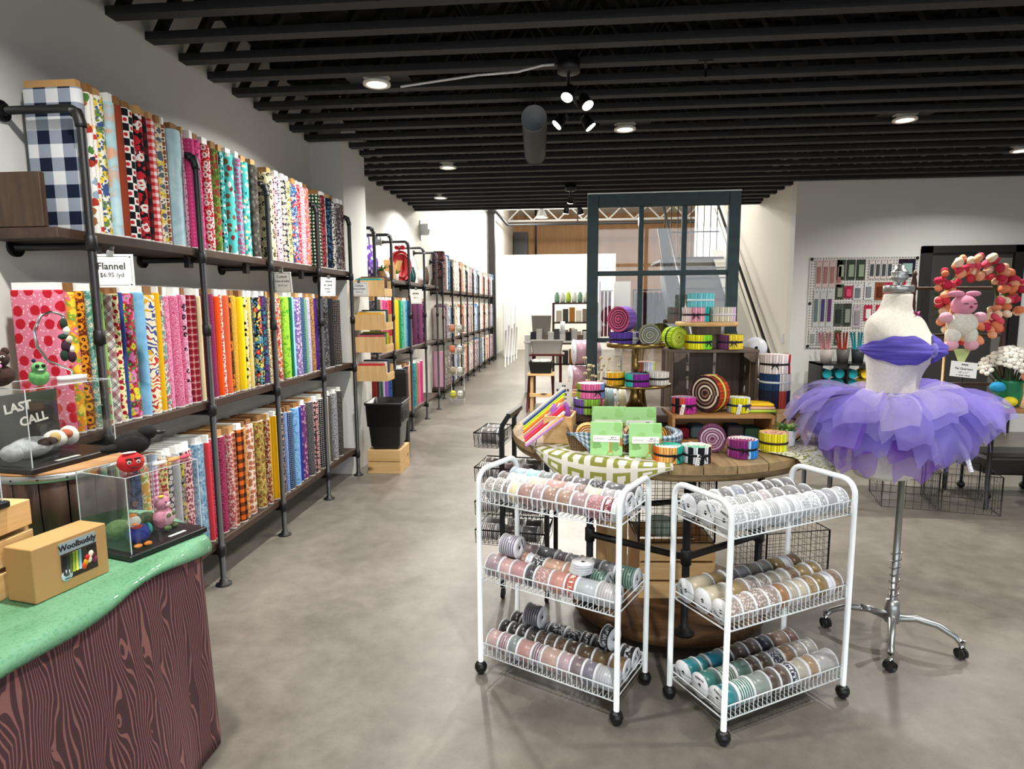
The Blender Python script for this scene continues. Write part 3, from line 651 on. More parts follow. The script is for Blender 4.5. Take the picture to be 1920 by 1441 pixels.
clip_sign(-1.80, 3.85, 1.72, [('Cotton', .024, -.03, .0004), ('Prints & Solids', .017, -.058, .0004), ('$9.95 /yd', .017, -.085, 0)], 'white price sign for cotton prints on the third pipe post of the near rack', .13, .13, R(-8), R(6), 'price signs on the racks')
clip_sign(-1.80, 4.63, 1.72, [('~~~~~~~', .02, -.03, 0), ('~~~~~~~~', .018, -.058, 0), ('~~~~~~~', .016, -.085, 0), ('~~~~~', .016, -.108, 0)], 'white price tag seen edge-on at the fourth pipe post of the near rack', .13, .14, R(55), R(6), 'price signs on the racks')
clip_sign(-1.80, 5.33, 1.71, [('Cotton', .026, -.03, .0004), ('Prints & Batiks', .019, -.058, .0004), ('$9.95 /yd', .017, -.085, 0)], 'white price sign for cotton batiks on the last pipe post of the near rack', .16, .12, R(-4), R(4), 'price signs on the racks')
# ------------------------------------------------------------------ white ribbon carts
_rc = {}
def ribbon_mat(kind, c, c2='#e8e6e4'):
    key = (kind, c, c2)
    if key in _rc: return _rc[key]
    t = NT('ribbon_%s_%d' % (kind, len(_rc))); ob = t.n('TexCoord').outputs['Object']; rough = .32
    a, b = lin(c), lin(c2); a = tuple(q*.86 for q in a[:3]) + (1,); cc = a
    if kind == 'stripe': cc = t.mix(t.math('LESS_THAN', t.math('FRACT', t.math('MULTIPLY', t.n('SeparateXYZ', i={0: ob}).outputs[0], 95)), .5), a, b)
    elif kind == 'lace':
        vo = t.n('TexVoronoi', i={'Vector': ob, 'Scale': 120}); cc = t.mix(t.math('LESS_THAN', vo.outputs[0], .42), a, b); rough = .6
    elif kind == 'glitter':
        vo = t.n('TexVoronoi', i={'Vector': ob, 'Scale': 420}); cc = t.mix(t.math('GREATER_THAN', t.n('SeparateColor', i={0: vo.outputs['Color']}).outputs[0], .6), a, b); rough = .25
    elif kind == 'script':
        q = t.n('SeparateXYZ', i={0: ob}); nz = t.n('TexNoise', i={'Vector': t.n('Mapping', i={'Vector': ob, 'Scale': (60, 160, 160)}), 'Scale': 1, 'Detail': 1})
        band = t.math('LESS_THAN', t.math('ABSOLUTE', q.outputs[0]), .009); cc = t.mix(t.math('MULTIPLY', band, t.math('GREATER_THAN', nz.outputs[0], .52)), a, b)
    else:
        nz = t.n('TexNoise', i={'Vector': t.n('Mapping', i={'Vector': ob, 'Scale': (8, 60, 60)}), 'Scale': 1, 'Detail': 2}); cc = t.mix(t.math('MULTIPLY', nz.outputs[0], .14), a, lin('#ffffff') if c2 == '#e8e6e4' else b)
    t.out(Base_Color=cc, Roughness=rough); t.b.inputs['Sheen Weight'].default_value = .2; _rc[key] = t.m; return t.m
NF = 24
def flange_mesh(r, ri=.008, th=.0022):
    return MB().lathe([(ri, 0), (r, 0), (r, th), (ri, th), (ri, 0)], NF, caps=False).mesh('flange', 'white_plastic')
_fl = {}; _txt = {}
def spool(parent_m, x, y, z, ln, r, mat, label, group, yaw=0, tiltv=None, fmat=None, name='ribbon_spool', rb=.93, mark=0):
    """spool with its axis along local X, centred at the given point of the matrix"""
    t = thing(name, label, 'ribbon spool', (0,0,0), 0, group)
    m = parent_m @ Matrix.Translation((x, y, z)) @ Matrix.Rotation(yaw, 4, 'Z')
    if tiltv is not None: m = m @ tiltv
    m = m @ Matrix.Rotation(rnd.uniform(0, 6.28), 4, 'X'); t.matrix_world = m
    w = ln/2 - .0005; rr = r*rb; mb = MB(); mb.T = Matrix.Rotation(R(90), 4, 'Y')
    mb.lathe([(.012, -w+.0022), (rr, -w+.0022), (rr*1.006, 0), (rr, w-.0022), (.012, w-.0022)], NF, caps=False); mb.build('ribbon', mat, t)
    if r not in _fl: _fl[r] = flange_mesh(r)
    for s in (-1, 1):
        o = link('flange', _fl[r], t); o.matrix_local = Matrix.Translation((-w if s < 0 else w-.0022, 0, 0)) @ Matrix.Rotation(R(90), 4, 'Y')
    if mark:
        for zz, tx, sz in ((.5, 'RIBBON', .0125),):
            if tx not in _txt: _txt[tx] = text_mesh(tx, sz, 'ink', bold=.0002)
            o = link('printed_text', _txt[tx], t); o.matrix_local = frame_m((mark*(w + .0002), 0, r*zz), (0, mark, 0), (mark, 0, 0))
    mb = MB(); mb.T = Matrix.Rotation(R(90), 4, 'Y'); mb.lathe([(.0095, -w+.001), (.0095, w-.001)], 12); mb.build('core', 'black_matte', t)  # solid plug in black: the shade of the hollow put into its colour
    return t
ORD = ['first','second','third','fourth','fifth','sixth','seventh','eighth','ninth','tenth','eleventh','twelfth','thirteenth','fourteenth']
CL, CD = .598, .285
ZR = [.781, .456, .132]; ZB = [.729, .404, .081]
def cart(label, cx, cy, ang):
    t = thing('ribbon_cart', label, 'cart', (cx, cy, 0), ang, 'white wire ribbon carts')
    hl, hd = CL/2, CD/2
    for s in (-1, 1):
        x = s*hl; pts = [(x, -hd, .052), (x, -hd, .80)] + [(x, -hd + .055*(1-math.cos(a)), .80 + .055*math.sin(a)) for a in (.3, .6, .9, 1.2, 1.57)] + [(x, hd - .055*(1-math.cos(a)), .80 + .055*math.sin(a)) for a in (1.57, 1.2, .9, .6, .3, 0)] + [(x, hd, .052)]
        MB().tube(pts, .0105, 12).build('end_frame', 'white_metal', t)
        for sy in (-1, 1):
            c = thing('caster', '', ''); del c['label']; del c['category']; c.parent = t; c.location = (x, sy*hd, 0)
            mb = MB(); mb.cyl((0,0,.045), (0,0,.066), .008, n=10); mb.lathe([(.003,.0525),(.013,.0505),(.021,.044),(.0255,.033),(.026,.026)], 16); mb.build('hood', 'black_plastic', c)
            mb = MB(); mb.ball((0,0,.025), .0245, .0245, .0248, 14, 10)
            mb.build('wheel', 'black_plastic', c)
    for zr, zb in zip(ZR, ZB):
        b = MB(); a, d = hl - .012, hd - .004
        for z in (zr,): b.tube([(-a,-d,z),(a,-d,z),(a,d,z),(-a,d,z)], .0027, 6, closed=True)
        b.tube([(-a,-d,zb),(a,-d,zb),(a,d,zb),(-a,d,zb)], .0024, 6, closed=True)
        for s in (-1, 1):
            b.tube([(s*a,-d,(zr+zb)/2),(s*a,d,(zr+zb)/2)], .0022, 6)
            for sy in (-1, 1): b.tube([(s*hl, sy*hd, zr), (s*a, sy*d, zr)], .003, 6); b.tube([(s*hl, sy*hd, zb+.006), (s*a, sy*d, zb+.006)], .003, 6)
        bo = b.build('wire_basket', 'white_metal', t); m = MB(); n = 27
        for i in range(n+1):
            x = -a + 2*a*i/n; m.tube([(x,-d,zr),(x,-d-.001,zb+.004),(x,-d+.006,zb-.004),(x,0,zb-.003),(x,d-.006,zb-.004),(x,d+.001,zb+.004),(x,d,zr)], .0016, 5)
        w_ = m.build('wires', 'white_metal', bo); w_['kind'] = 'stuff'
    return t
def fill(mtx, side, tier, rows, group):
    """rows front to back; each spool (kind, colour name, colour, length[, second colour])"""
    r = .0455
    for ri, row in enumerate(rows):
        tot = sum(q[3] for q in row); avail = CL - .034; k = avail/tot if tot > avail*.9 else 1.0; x = -avail/2
        for i, q in enumerate(row):
            ln = q[3]*k; rr = r*rnd.choice([1, 1, .985, .96])
            rr = {1:.0455, .985:.0448, .96:.0437}.get(round(rr/r, 3), .0455)
            spool(mtx, x + ln/2, (-.0893, 0, .0893)[ri], ZB[tier] + .0025 + rr, ln - .001, rr, ribbon_mat(q[0], q[2], *(q[4:5])),
                  '%s ribbon spool, %s from left, %s row, %s basket of %s white cart' % (q[1], ORD[i], ('front', 'middle', 'back')[ri], ('top', 'centre', 'lowest')[tier], side), group, mark=(-1 if i == 0 else 0) if side == 'right' else (1 if i == len(row)-1 else 0))
            x += ln
S, ST, LA, GL, SC = 'satin', 'stripe', 'lace', 'glitter', 'script'
mL = Matrix.Translation((-.017, 2.368, 0)) @ Matrix.Rotation(math.atan2(-.276, .529), 4, 'Z')
cart('white three-tier wire cart of pink and black ribbon spools, left of the pair', -.017, 2.368, math.atan2(-.276, .529))
fill(mL, 'left', 0, [
 [(GL,'silver glitter','#8f8a86',.05,'#c9c4c0'),(GL,'pewter glitter','#8a8580',.05,'#bdb8b4'),(GL,'grey glitter','#77726e',.034,'#a5a09c'),(S,'cream','#d9cfa8',.048),(S,'copper','#9c7468',.075),(S,'mauve','#a3878a',.052),(S,'brown copper','#94705f',.072),(S,'bronze pink','#9c7a68',.07),(S,'dusty mauve','#a07f82',.072),(LA,'rose lace','#a8757a',.074,'#c4989a'),(SC,'dark red lettered','#7d1f28',.045,'#e6dcdc'),(S,'white','#dfe3e0',.02)],
 [(S,'smoke','#6d625f',.05),(S,'sheer white','#d3d5d8',.055),(S,'silver white','#c4c6c8',.05),(ST,'cream striped','#d9c7b0',.078,'#e9ddcf'),(S,'rose pink','#c99a94',.09),(S,'blush','#d9b3b5',.04),(LA,'taupe net','#8d7a74',.05,'#a8958f'),(S,'ivory satin','#d6d2ba',.07),(S,'pearl grey','#a8a3a8',.055),(S,'lilac white','#cfc4cc',.05)],
 [(S,'pale blue','#a9c3cf',.085),(S,'aqua','#9fcfd0',.06),(S,'slate','#7f8688',.07),(LA,'old rose net','#86685f',.05,'#a08278'),(S,'dark brown','#4a3f3f',.045),(S,'charcoal plum','#4b464f',.075),(LA,'black lace','#2c2c33',.07,'#8f8f98'),(S,'aubergine','#3b3644',.085),(S,'black','#26242a',.05)]], 'ribbon spools on the left cart')
fill(mL, 'left', 1, [
 [(S,'mauve grey','#8f7a80',.07),(S,'shell pink','#c79a97',.055),(ST,'pink striped','#c4979a',.07,'#b08488'),(GL,'charcoal glitter','#3f3f40',.045,'#5b5b5c'),(LA,'pink lace','#b58f8a',.07,'#d6b9b4'),(S,'coral','#c98579',.068),(SC,'orange red lettered','#b85c4a',.048,'#efd9d4'),(S,'silver blue','#b4bfc6',.088),(ST,'white striped','#cfd0d4',.08,'#a9a4a8')],
 [(S,'soft coral','#c79288',.06),(ST,'peach striped','#cba190',.075,'#b98a7a'),(S,'frosted white','#ccd0d4',.02),(LA,'black-and-white print','#1f2025',.06,'#c9cad0'),(S,'peach','#c99c80',.09),(S,'orange copper','#b07a5a',.045),(S,'silver','#c2c6cc',.05),(ST,'green striped','#4a6b60',.085,'#8aa89c')],
 [(S,'copper silk','#9a8478',.055),(S,'pale rose','#b9a0a4',.075),(ST,'grey striped','#7f8489',.085,'#5c6066'),(ST,'plum striped','#4f4450',.05,'#8d8490'),(S,'steel','#8d9096',.05),(S,'terracotta','#9a6f62',.05),(S,'graphite','#5a575c',.05),(S,'dove grey','#808288',.06),(ST,'dark green striped','#3f5f55',.085,'#7fa092')]], 'ribbon spools on the left cart')
fill(mL, 'left', 2, [
 [(S,'tan pink','#b0908a',.065),(ST,'mauve striped','#7f686e',.055,'#b29aa0'),(S,'teal grey','#6f7c7c',.05),(S,'rose','#b5847f',.075),(ST,'plum-and-white striped','#6b5a66',.052,'#bcacb4'),(S,'beige pink','#b99a8c',.085),(S,'lilac pink','#b59aa2',.06),(S,'plum brown','#6b5459',.058),(S,'slate purple','#6d6678',.058),(ST,'silver striped','#c9cbd0',.092,'#a6a9b0')],
 [(S,'jet black','#17161a',.05,'#35343a'),(S,'glossy black','#1a191c',.05,'#3a393f'),(S,'ink black','#1d1b1e',.05,'#403e44'),(GL,'black glitter','#1f1d1f',.055,'#5f5a58'),(LA,'brown lace','#3f3026',.05,'#6b543f'),(LA,'coffee lace','#46362a',.05,'#735c44'),(LA,'chestnut lace','#4a3729',.05,'#7d644a'),(S,'dark brown satin','#45362a',.06,'#5f4c3a'),(S,'umber','#53412f',.075,'#6f593f'),(S,'bronze','#6b5536',.08,'#8a6f48'),(S,'old gold','#7a6340',.07,'#98805a')],
 [(S,'black satin','#141316',.05,'#2c2a30'),(ST,'black striped','#1d1d22',.07,'#a9aab0'),(ST,'black-and-silver striped','#202025',.075,'#8f9098'),(LA,'black leaf print','#17181d',.08,'#b9bac0'),(LA,'black fern print','#191a1f',.08,'#a9aab0'),(SC,'black lettered','#1a191c',.05,'#d9d9de'),(S,'black gloss','#161518',.07,'#2c2a30'),(SC,'black white-lettered','#17161a',.06,'#e0e0e4'),(SC,'jet lettered','#19181c',.06,'#dcdce0')]], 'ribbon spools on the left cart')
# loose spools resting on the rows of the left cart
spool(mL, -.205, -.046, ZB[1] + .128, .075, .0455, ribbon_mat(ST, '#6f6a7c', '#c4c0cc'), 'lavender grey striped ribbon spool lying on top of the centre basket rows, left cart', 'ribbon spools on the left cart', mark=1)
spool(mL, -.15, .046, ZB[2] + .128, .072, .0455, ribbon_mat(ST, '#26242a', '#9a98a0'), 'black striped ribbon spool lying on top of the lowest basket rows, left cart', 'ribbon spools on the left cart')
spool(mL, .19, .046, ZB[2] + .130, .042, .0455, ribbon_mat(SC, '#17161a', '#e4e4e8'), 'black lettered ribbon spool propped on the lowest basket rows, left cart', 'ribbon spools on the left cart', yaw=R(-12))
for k in range(4):
    spool(mL, .105 + .003*k, -.045, ZB[1] + .097 + .0105*k, .009, .0437, ribbon_mat(S, '#c9ccd2'), 'thin white ribbon reel, %s from the bottom of the flat pile, left cart' % ORD[k], 'ribbon spools on the left cart', tiltv=Matrix.Rotation(R(90), 4, 'Y'))
mR = Matrix.Translation((.727, 2.30, 0)) @ Matrix.Rotation(R(30), 4, 'Z')
cart('white three-tier wire cart of silver, gold and teal ribbon spools, right of the pair', .727, 2.30, R(30))
fill(mR, 'right', 0, [
 [(LA,'white lace','#b9bcc0',.072,'#e4e6e8'),(LA,'silver lace','#b3b6ba',.075,'#dfe1e4'),(S,'pearl white','#cdd0d3',.05),(ST,'white striped','#d4d6d8',.06,'#9da0a4'),(S,'ice white','#d6d9e0',.045),(S,'silver','#b0b4b8',.035),(S,'milk white','#d9dbe2',.035),(GL,'silver glitter','#a9adb1',.055,'#e3e6e8'),(LA,'white net','#bdc0c4',.05,'#e6e8ea'),(GL,'sequin silver','#8d9196',.045,'#dfe3e6'),(S,'steel grey','#9a9aa4',.065),(LA,'silver filigree','#b5b7bc',.065,'#e6e7ea')],
 [(LA,'white filigree','#bcbfc2',.06,'#e6e8ea'),(LA,'pewter lace','#a9abae',.055,'#d9dbde'),(ST,'grey-and-white striped','#cfd0d0',.06,'#8a8c8e'),(ST,'silver striped','#c9caca',.06,'#7f8284'),(S,'blush grey','#b4a9ac',.045),(S,'ash grey','#858584',.065),(S,'lead grey','#74736f',.075),(S,'gunmetal','#68676a',.07)],
 [(LA,'grey lace','#77797a',.06,'#a9abac'),(ST,'dark striped','#5f6062',.065,'#9a9b9d'),(ST,'charcoal striped','#5a5b5e',.06,'#8f9092'),(S,'silver blue','#8f97a6',.055),(S,'flint grey','#66686a',.055),(ST,'graphite striped','#5c5d60',.045,'#85868a'),(S,'dark grey','#4f5053',.05),(S,'iron grey','#525357',.05),(S,'slate grey','#5b5c60',.06)]], 'ribbon spools on the right cart')
fill(mR, 'right', 1, [
 [(LA,'brown-and-white lace','#9a8a82',.066,'#cfc6c0'),(LA,'taupe lace','#9c8c84',.066,'#d1c9c2'),(LA,'mocha lace','#968680',.062,'#cbc2bc'),(LA,'walnut lace','#988880',.06,'#cdc4be'),(S,'copper brown','#9c7048',.05,'#b58a60'),(ST,'cream striped','#c9c3b4',.05,'#948c7c'),(S,'champagne','#bdb59c',.05),(LA,'bronze net','#8a7350',.05,'#a89068'),(S,'gold','#857042',.062,'#a08a58'),(S,'white','#dcdfe8',.03),(S,'amber brown','#8d6a44',.05)],
 [(S,'cream satin','#cabfa2',.1),(S,'beige gold','#a89066',.08,'#c4ac80'),(LA,'stone lace','#9c918c',.055,'#c9c2be'),(LA,'grey brown lace','#978c88',.05,'#c4bdb8'),(ST,'pewter striped','#a9a294',.05,'#8a8375'),(S,'silver beige','#b0a998',.045),(LA,'brown net','#85705a',.05,'#a08b74'),(S,'antique gold','#83703f',.065,'#a08b58'),(S,'deep gold','#806a3c',.05,'#9a8450')],
 [(S,'ivory','#c4b99c',.1),(S,'pale gold','#a38c62',.06,'#bfa67a'),(LA,'lilac lace','#948a90',.055,'#bdb5ba'),(S,'silver lilac','#a9a5ac',.05),(ST,'silver striped','#aaa698',.055,'#827e72'),(S,'nickel','#9a968a',.05),(S,'gold satin','#84703e',.065,'#a58f5a'),(S,'white edge','#cfd2da',.035),(S,'brown gold','#7f6644',.05,'#9a8058')]], 'ribbon spools on the right cart')
fill(mR, 'right', 2, [
 [(S,'teal','#257f88',.062,'#3a97a0'),(ST,'teal-and-white striped','#1f5a58',.072,'#c9d9d4'),(S,'grey green','#7c8a84',.075),(S,'dark brown','#51433b',.05,'#6b5a4f'),(S,'chocolate','#57463d',.05,'#705c50'),(SC,'navy lettered','#23273a',.038,'#dfe2ea'),(S,'cream','#a9a290',.055),(S,'tan','#a08567',.05,'#b79c7e'),(S,'silver satin','#a5a3a4',.1)],
 [(S,'sea green','#3f7f78',.072,'#54958d'),(ST,'green striped','#3a5c4c',.072,'#b9cabb'),(S,'grey teal','#5d7d74',.07,'#759489'),(S,'umber','#4d4034',.05,'#665647'),(S,'bark brown','#4a4033',.06,'#63563f'),(LA,'navy floral','#242838',.058,'#b5bac9'),(S,'caramel','#94755a',.06,'#ac8d70'),(S,'mushroom','#8d867c',.058),(S,'pewter','#8f8b86',.055)],
 [(S,'peacock teal','#24858e',.055,'#3a9ca5'),(S,'dark teal','#1f7a84',.042,'#35919a'),(S,'turquoise blue','#1f8fb0',.072,'#38a5c4'),(S,'midnight blue','#23283c',.03,'#3a4056'),(S,'cocoa','#54443b',.072,'#6d5a4e'),(S,'coffee brown','#554740',.06,'#6e5d54'),(S,'navy','#25273a',.06,'#3d4056'),(S,'rose brown satin','#8f7668',.085,'#a98f80'),(S,'russet','#7a5f54',.045,'#937768')]], 'ribbon spools on the right cart')
# ------------------------------------------------------------------ round spool table
TX, TY, TZ, TR = .47, 3.2, .865, .75
def cl(c, rough=.92):
    k = 'cloth_' + c.strip('#')
    if k not in MAT: plain(k, c, rough, spec=.2)
    return k
wood('table_plank_y', '#6f5b3d', '#977d56', '#b29a72', axis=1)
t = thing('spool_table', 'round plank-topped table on black pipe legs behind the two ribbon carts', 'table', (TX, TY, 0))
n = 11; w_ = 2*TR/n
for i in range(n):
    # planks run front to back (along Y), clipped to the circle
    a, b = -TR + i*w_ + .002, -TR + (i+1)*w_ - .002; pts = []
    for k in range(7): x = a + (b-a)*k/6; pts.append((x, -math.sqrt(max(TR*TR - x*x, 0))))
    for k in range(7): x = b + (a-b)*k/6; pts.append((x, math.sqrt(max(TR*TR - x*x, 0))))
    mb = MB(); mb.prism(pts, TZ-.034, TZ - rnd.uniform(0, .0015)); mb.build('plank', 'table_plank_y', t)
mb = MB(); ring = []
for k in range(64):
    g = 2*math.pi*k/64; c_, s_ = math.cos(g), math.sin(g); ring.append([(r*c_, r*s_, z) for r, z in ((.66, .80), (.735, .80), (.735, .83), (.66, .83))])
mb.loft(ring + [ring[0]], caps=False); mb.build('rim', 'table_plank', t)
for g in (-88, -18, 62, 150, 205):
    x, y = .02 + .42*math.cos(R(g)), -.20 + .42*math.sin(R(g)); po = MB().tube([(x, y, .105), (x, y, .80)], .0165, 12).build('leg', 'pipe', t)
    mb = MB(); mb.lathe([(.045,0),(.045,.008),(.022,.014),(.021,.03)], 18, (x, y, .1)); mb.build('floor_flange', 'pipe', po)
    mb = MB(); mb.lathe([(.017,-.035),(.023,-.03),(.023,.03),(.017,.035)], 14, (x, y, .44)); mb.build('coupling', 'pipe', po)
    g2 = {-88:-18, -18:62, 62:150, 150:205, 205:272}[g]; MB().tube([(x, y, .44), (.02 + .42*math.cos(R(g2)), -.20 + .42*math.sin(R(g2)), .44)], .0155, 10).build('cross_pipe', 'pipe', t)
MB().lathe([(.455,.05),(.465,.055),(.465,.095),(.455,.10)], 48, (.02, -.20, 0)).build('base_disc', 'spool_wood', t)
for k in range(5):
    g = 2*math.pi*k/5 + .3; MB().ball((.02+.38*math.cos(g), -.2+.38*math.sin(g), .026), .026, n=10, m=8).build('caster', 'black_plastic', t)

# ------------------------------------------------------------------ crates, risers and the old window on the table
def slat_box(name, label, loc, W, D, H, mat, ns, rotz=0, open_='front', th=.011, gap=.012, cat='crate', end_solid=True, mat2=None):
    """box built of single slats; local origin bottom centre, front at -D/2. open_: 'front', 'top', 'none'"""
    t = thing(name, label, cat, loc, rotz); m2 = mat2 or mat
    def slat(x0, x1, y0, y1, z0, z1, m): MB().bbox(x0, x1, y0, y1, z0, z1, .0015).build('slat', m, t)
    hs = (H - gap*(ns-1))/ns
    for s in (-1, 1):
        if end_solid: slat(s*W/2 - (th if s > 0 else 0), s*W/2 + (th if s < 0 else 0), -D/2, D/2, 0, H, m2)
    for k in range(ns):
        z0 = k*(hs+gap)
        slat(-W/2, W/2, D/2, D/2+th, z0, z0+hs, mat)
        if open_ != 'front': slat(-W/2, W/2, -D/2-th, -D/2, z0, z0+hs, mat)
    nb = max(2, int(D/.09)); wb = (D - .008*(nb-1))/nb
    for k in range(nb):
        y0 = -D/2 + k*(wb+.008); slat(-W/2+th, W/2-th, y0, y0+wb, 0, th, mat)
        if open_ in ('front', 'none'): slat(-W/2+th, W/2-th, y0, y0+wb, H-th, H, mat)
    return t
slat_box('wooden_crate', 'brown wooden crate open at the front, on the round table, rolls on top', (.70, 2.965, TZ+.0005), .46, .23, .135, 'oak_crate', 1, R(3), 'front', .014)
# grey crate on its end: slatted sides, open front
t = thing('grey_crate', 'weathered grey slatted crate standing on end in the middle of the table', 'crate', (.715, 3.25, TZ+.0005), R(2))
W, D, H = .42, .27, .415
for s in (-1, 1):
    for k in range(3):
        y0 = -D/2 + k*(D/3) + .006; MB().bbox(s*W/2 - (.011 if s > 0 else 0), s*W/2 + (.011 if s < 0 else 0), y0, y0 + D/3 - .014, 0, H, .0015).build('slat', 'grey_crate', t)
for z0 in (0, H-.016): MB().bbox(-W/2-.003, W/2+.003, -D/2, D/2, z0, z0+.016, .002).build('end_panel', 'grey_crate_x', t)
for k in range(3): x0 = -W/2 + k*W/3 + .008; MB().bbox(x0, x0 + W/3 - .016, D/2-.004, D/2+.007, .0, H, .0015).build('slat', 'grey_crate', t)
for sx in (-1, 1):
    MB().prism([(sx*(W/2-.012), 0), (sx*(W/2-.07), 0), (sx*(W/2-.07), -.018), (sx*(W/2-.03), -.045), (sx*(W/2-.012), -.045)], 0, .012).build('corner_block', 'grey_crate', t).matrix_local = Matrix.Translation((0, -D/2+.013, H-.016)) @ Matrix.Rotation(R(90), 4, 'X')
t = thing('plank_riser', 'dark stained plank shelf raised on blocks at the left of the table', 'riser', (.26, 3.06, TZ+.0005))
MB().bbox(-.25, .25, -.13, .13, .085, .12, .003).build('board', 'dark_plank', t)
for x in (-.2, .19): MB().bbox(x-.03, x+.03, -.11, .11, 0, .085, .002).build('block', 'dark_plank', t)
t = thing('round_riser', 'round wooden board on a block above the grey crate', 'riser', (.70, 3.24, TZ+.416))
MB().lathe([(.15,.112),(.153,.116),(.153,.128),(.15,.132)], 40).build('board', 'pine', t); MB().bbox(-.06, .06, -.06, .06, 0, .112, .002).build('block', 'grey_crate', t)
slat_box('pine_riser', 'pine box riser under the stacked rolls at the right of the table', (1.015, 3.18, TZ+.0005), .15, .42, .145, 'pine_y', 1, R(8), 'none', .01, cat='riser')
slat_box('pine_step', 'pine box riser under the pink tulle spools at the back of the table', (.08, 3.66, TZ+.0005), .26, .2, .14, 'pine', 1, 0, 'none', .01, cat='riser')
# old six-over-three sash standing on the table
t = thing('window_sash', 'old dark green wooden window sash with glass panes standing on the round table', 'window frame', (.505, 3.475, TZ+.0008), R(-1.0))
W, H = .80, 1.222; noisy('sash_green', '#142a2c', '#1d3739', 14, .55, bump=.1)
for s in (-1, 1): MB().bbox(s*W/2 - (.06 if s > 0 else 0), s*W/2 + (.06 if s < 0 else 0), -.019, .019, 0, H, .003).build('stile', 'sash_green', t)
MB().bbox(-W/2+.06, W/2-.06, -.019, .019, H-.068, H, .003).build('top_rail', 'sash_green', t)
MB().box(-W/2, W/2, -.02, .02, H, H+.006).build('worn_edge', 'white_paint', t)
MB().bbox(-W/2+.06, W/2-.06, -.019, .019, 0, .07, .003).build('bottom_rail', 'sash_green', t)
gw = (W-.12)/3; gz = [.07, .07+.372, .07+.372+.362, H-.068]
for k in (1, 2): x = -W/2 + .06 + gw*k; MB().bbox(x-.013, x+.013, -.016, .016, .07, H-.068, .003).build('mullion', 'sash_green', t)
for z in gz[1:3]: MB().bbox(-W/2+.06, W/2-.06, -.017, .017, z-.013, z+.013, .003).build('muntin', 'sash_green', t)
for i in range(3):
    for j in range(3):
        x0 = -W/2 + .06 + gw*i + (.013 if i else 0); x1 = -W/2 + .06 + gw*(i+1) - (.013 if i < 2 else 0); z0 = gz[j] + (.013 if j else 0); z1 = gz[j+1] - (.013 if j < 2 else 0)
        MB().box(x0, x1, -.0015, .0015, z0, z1).build('pane', 'glass_pane', t)
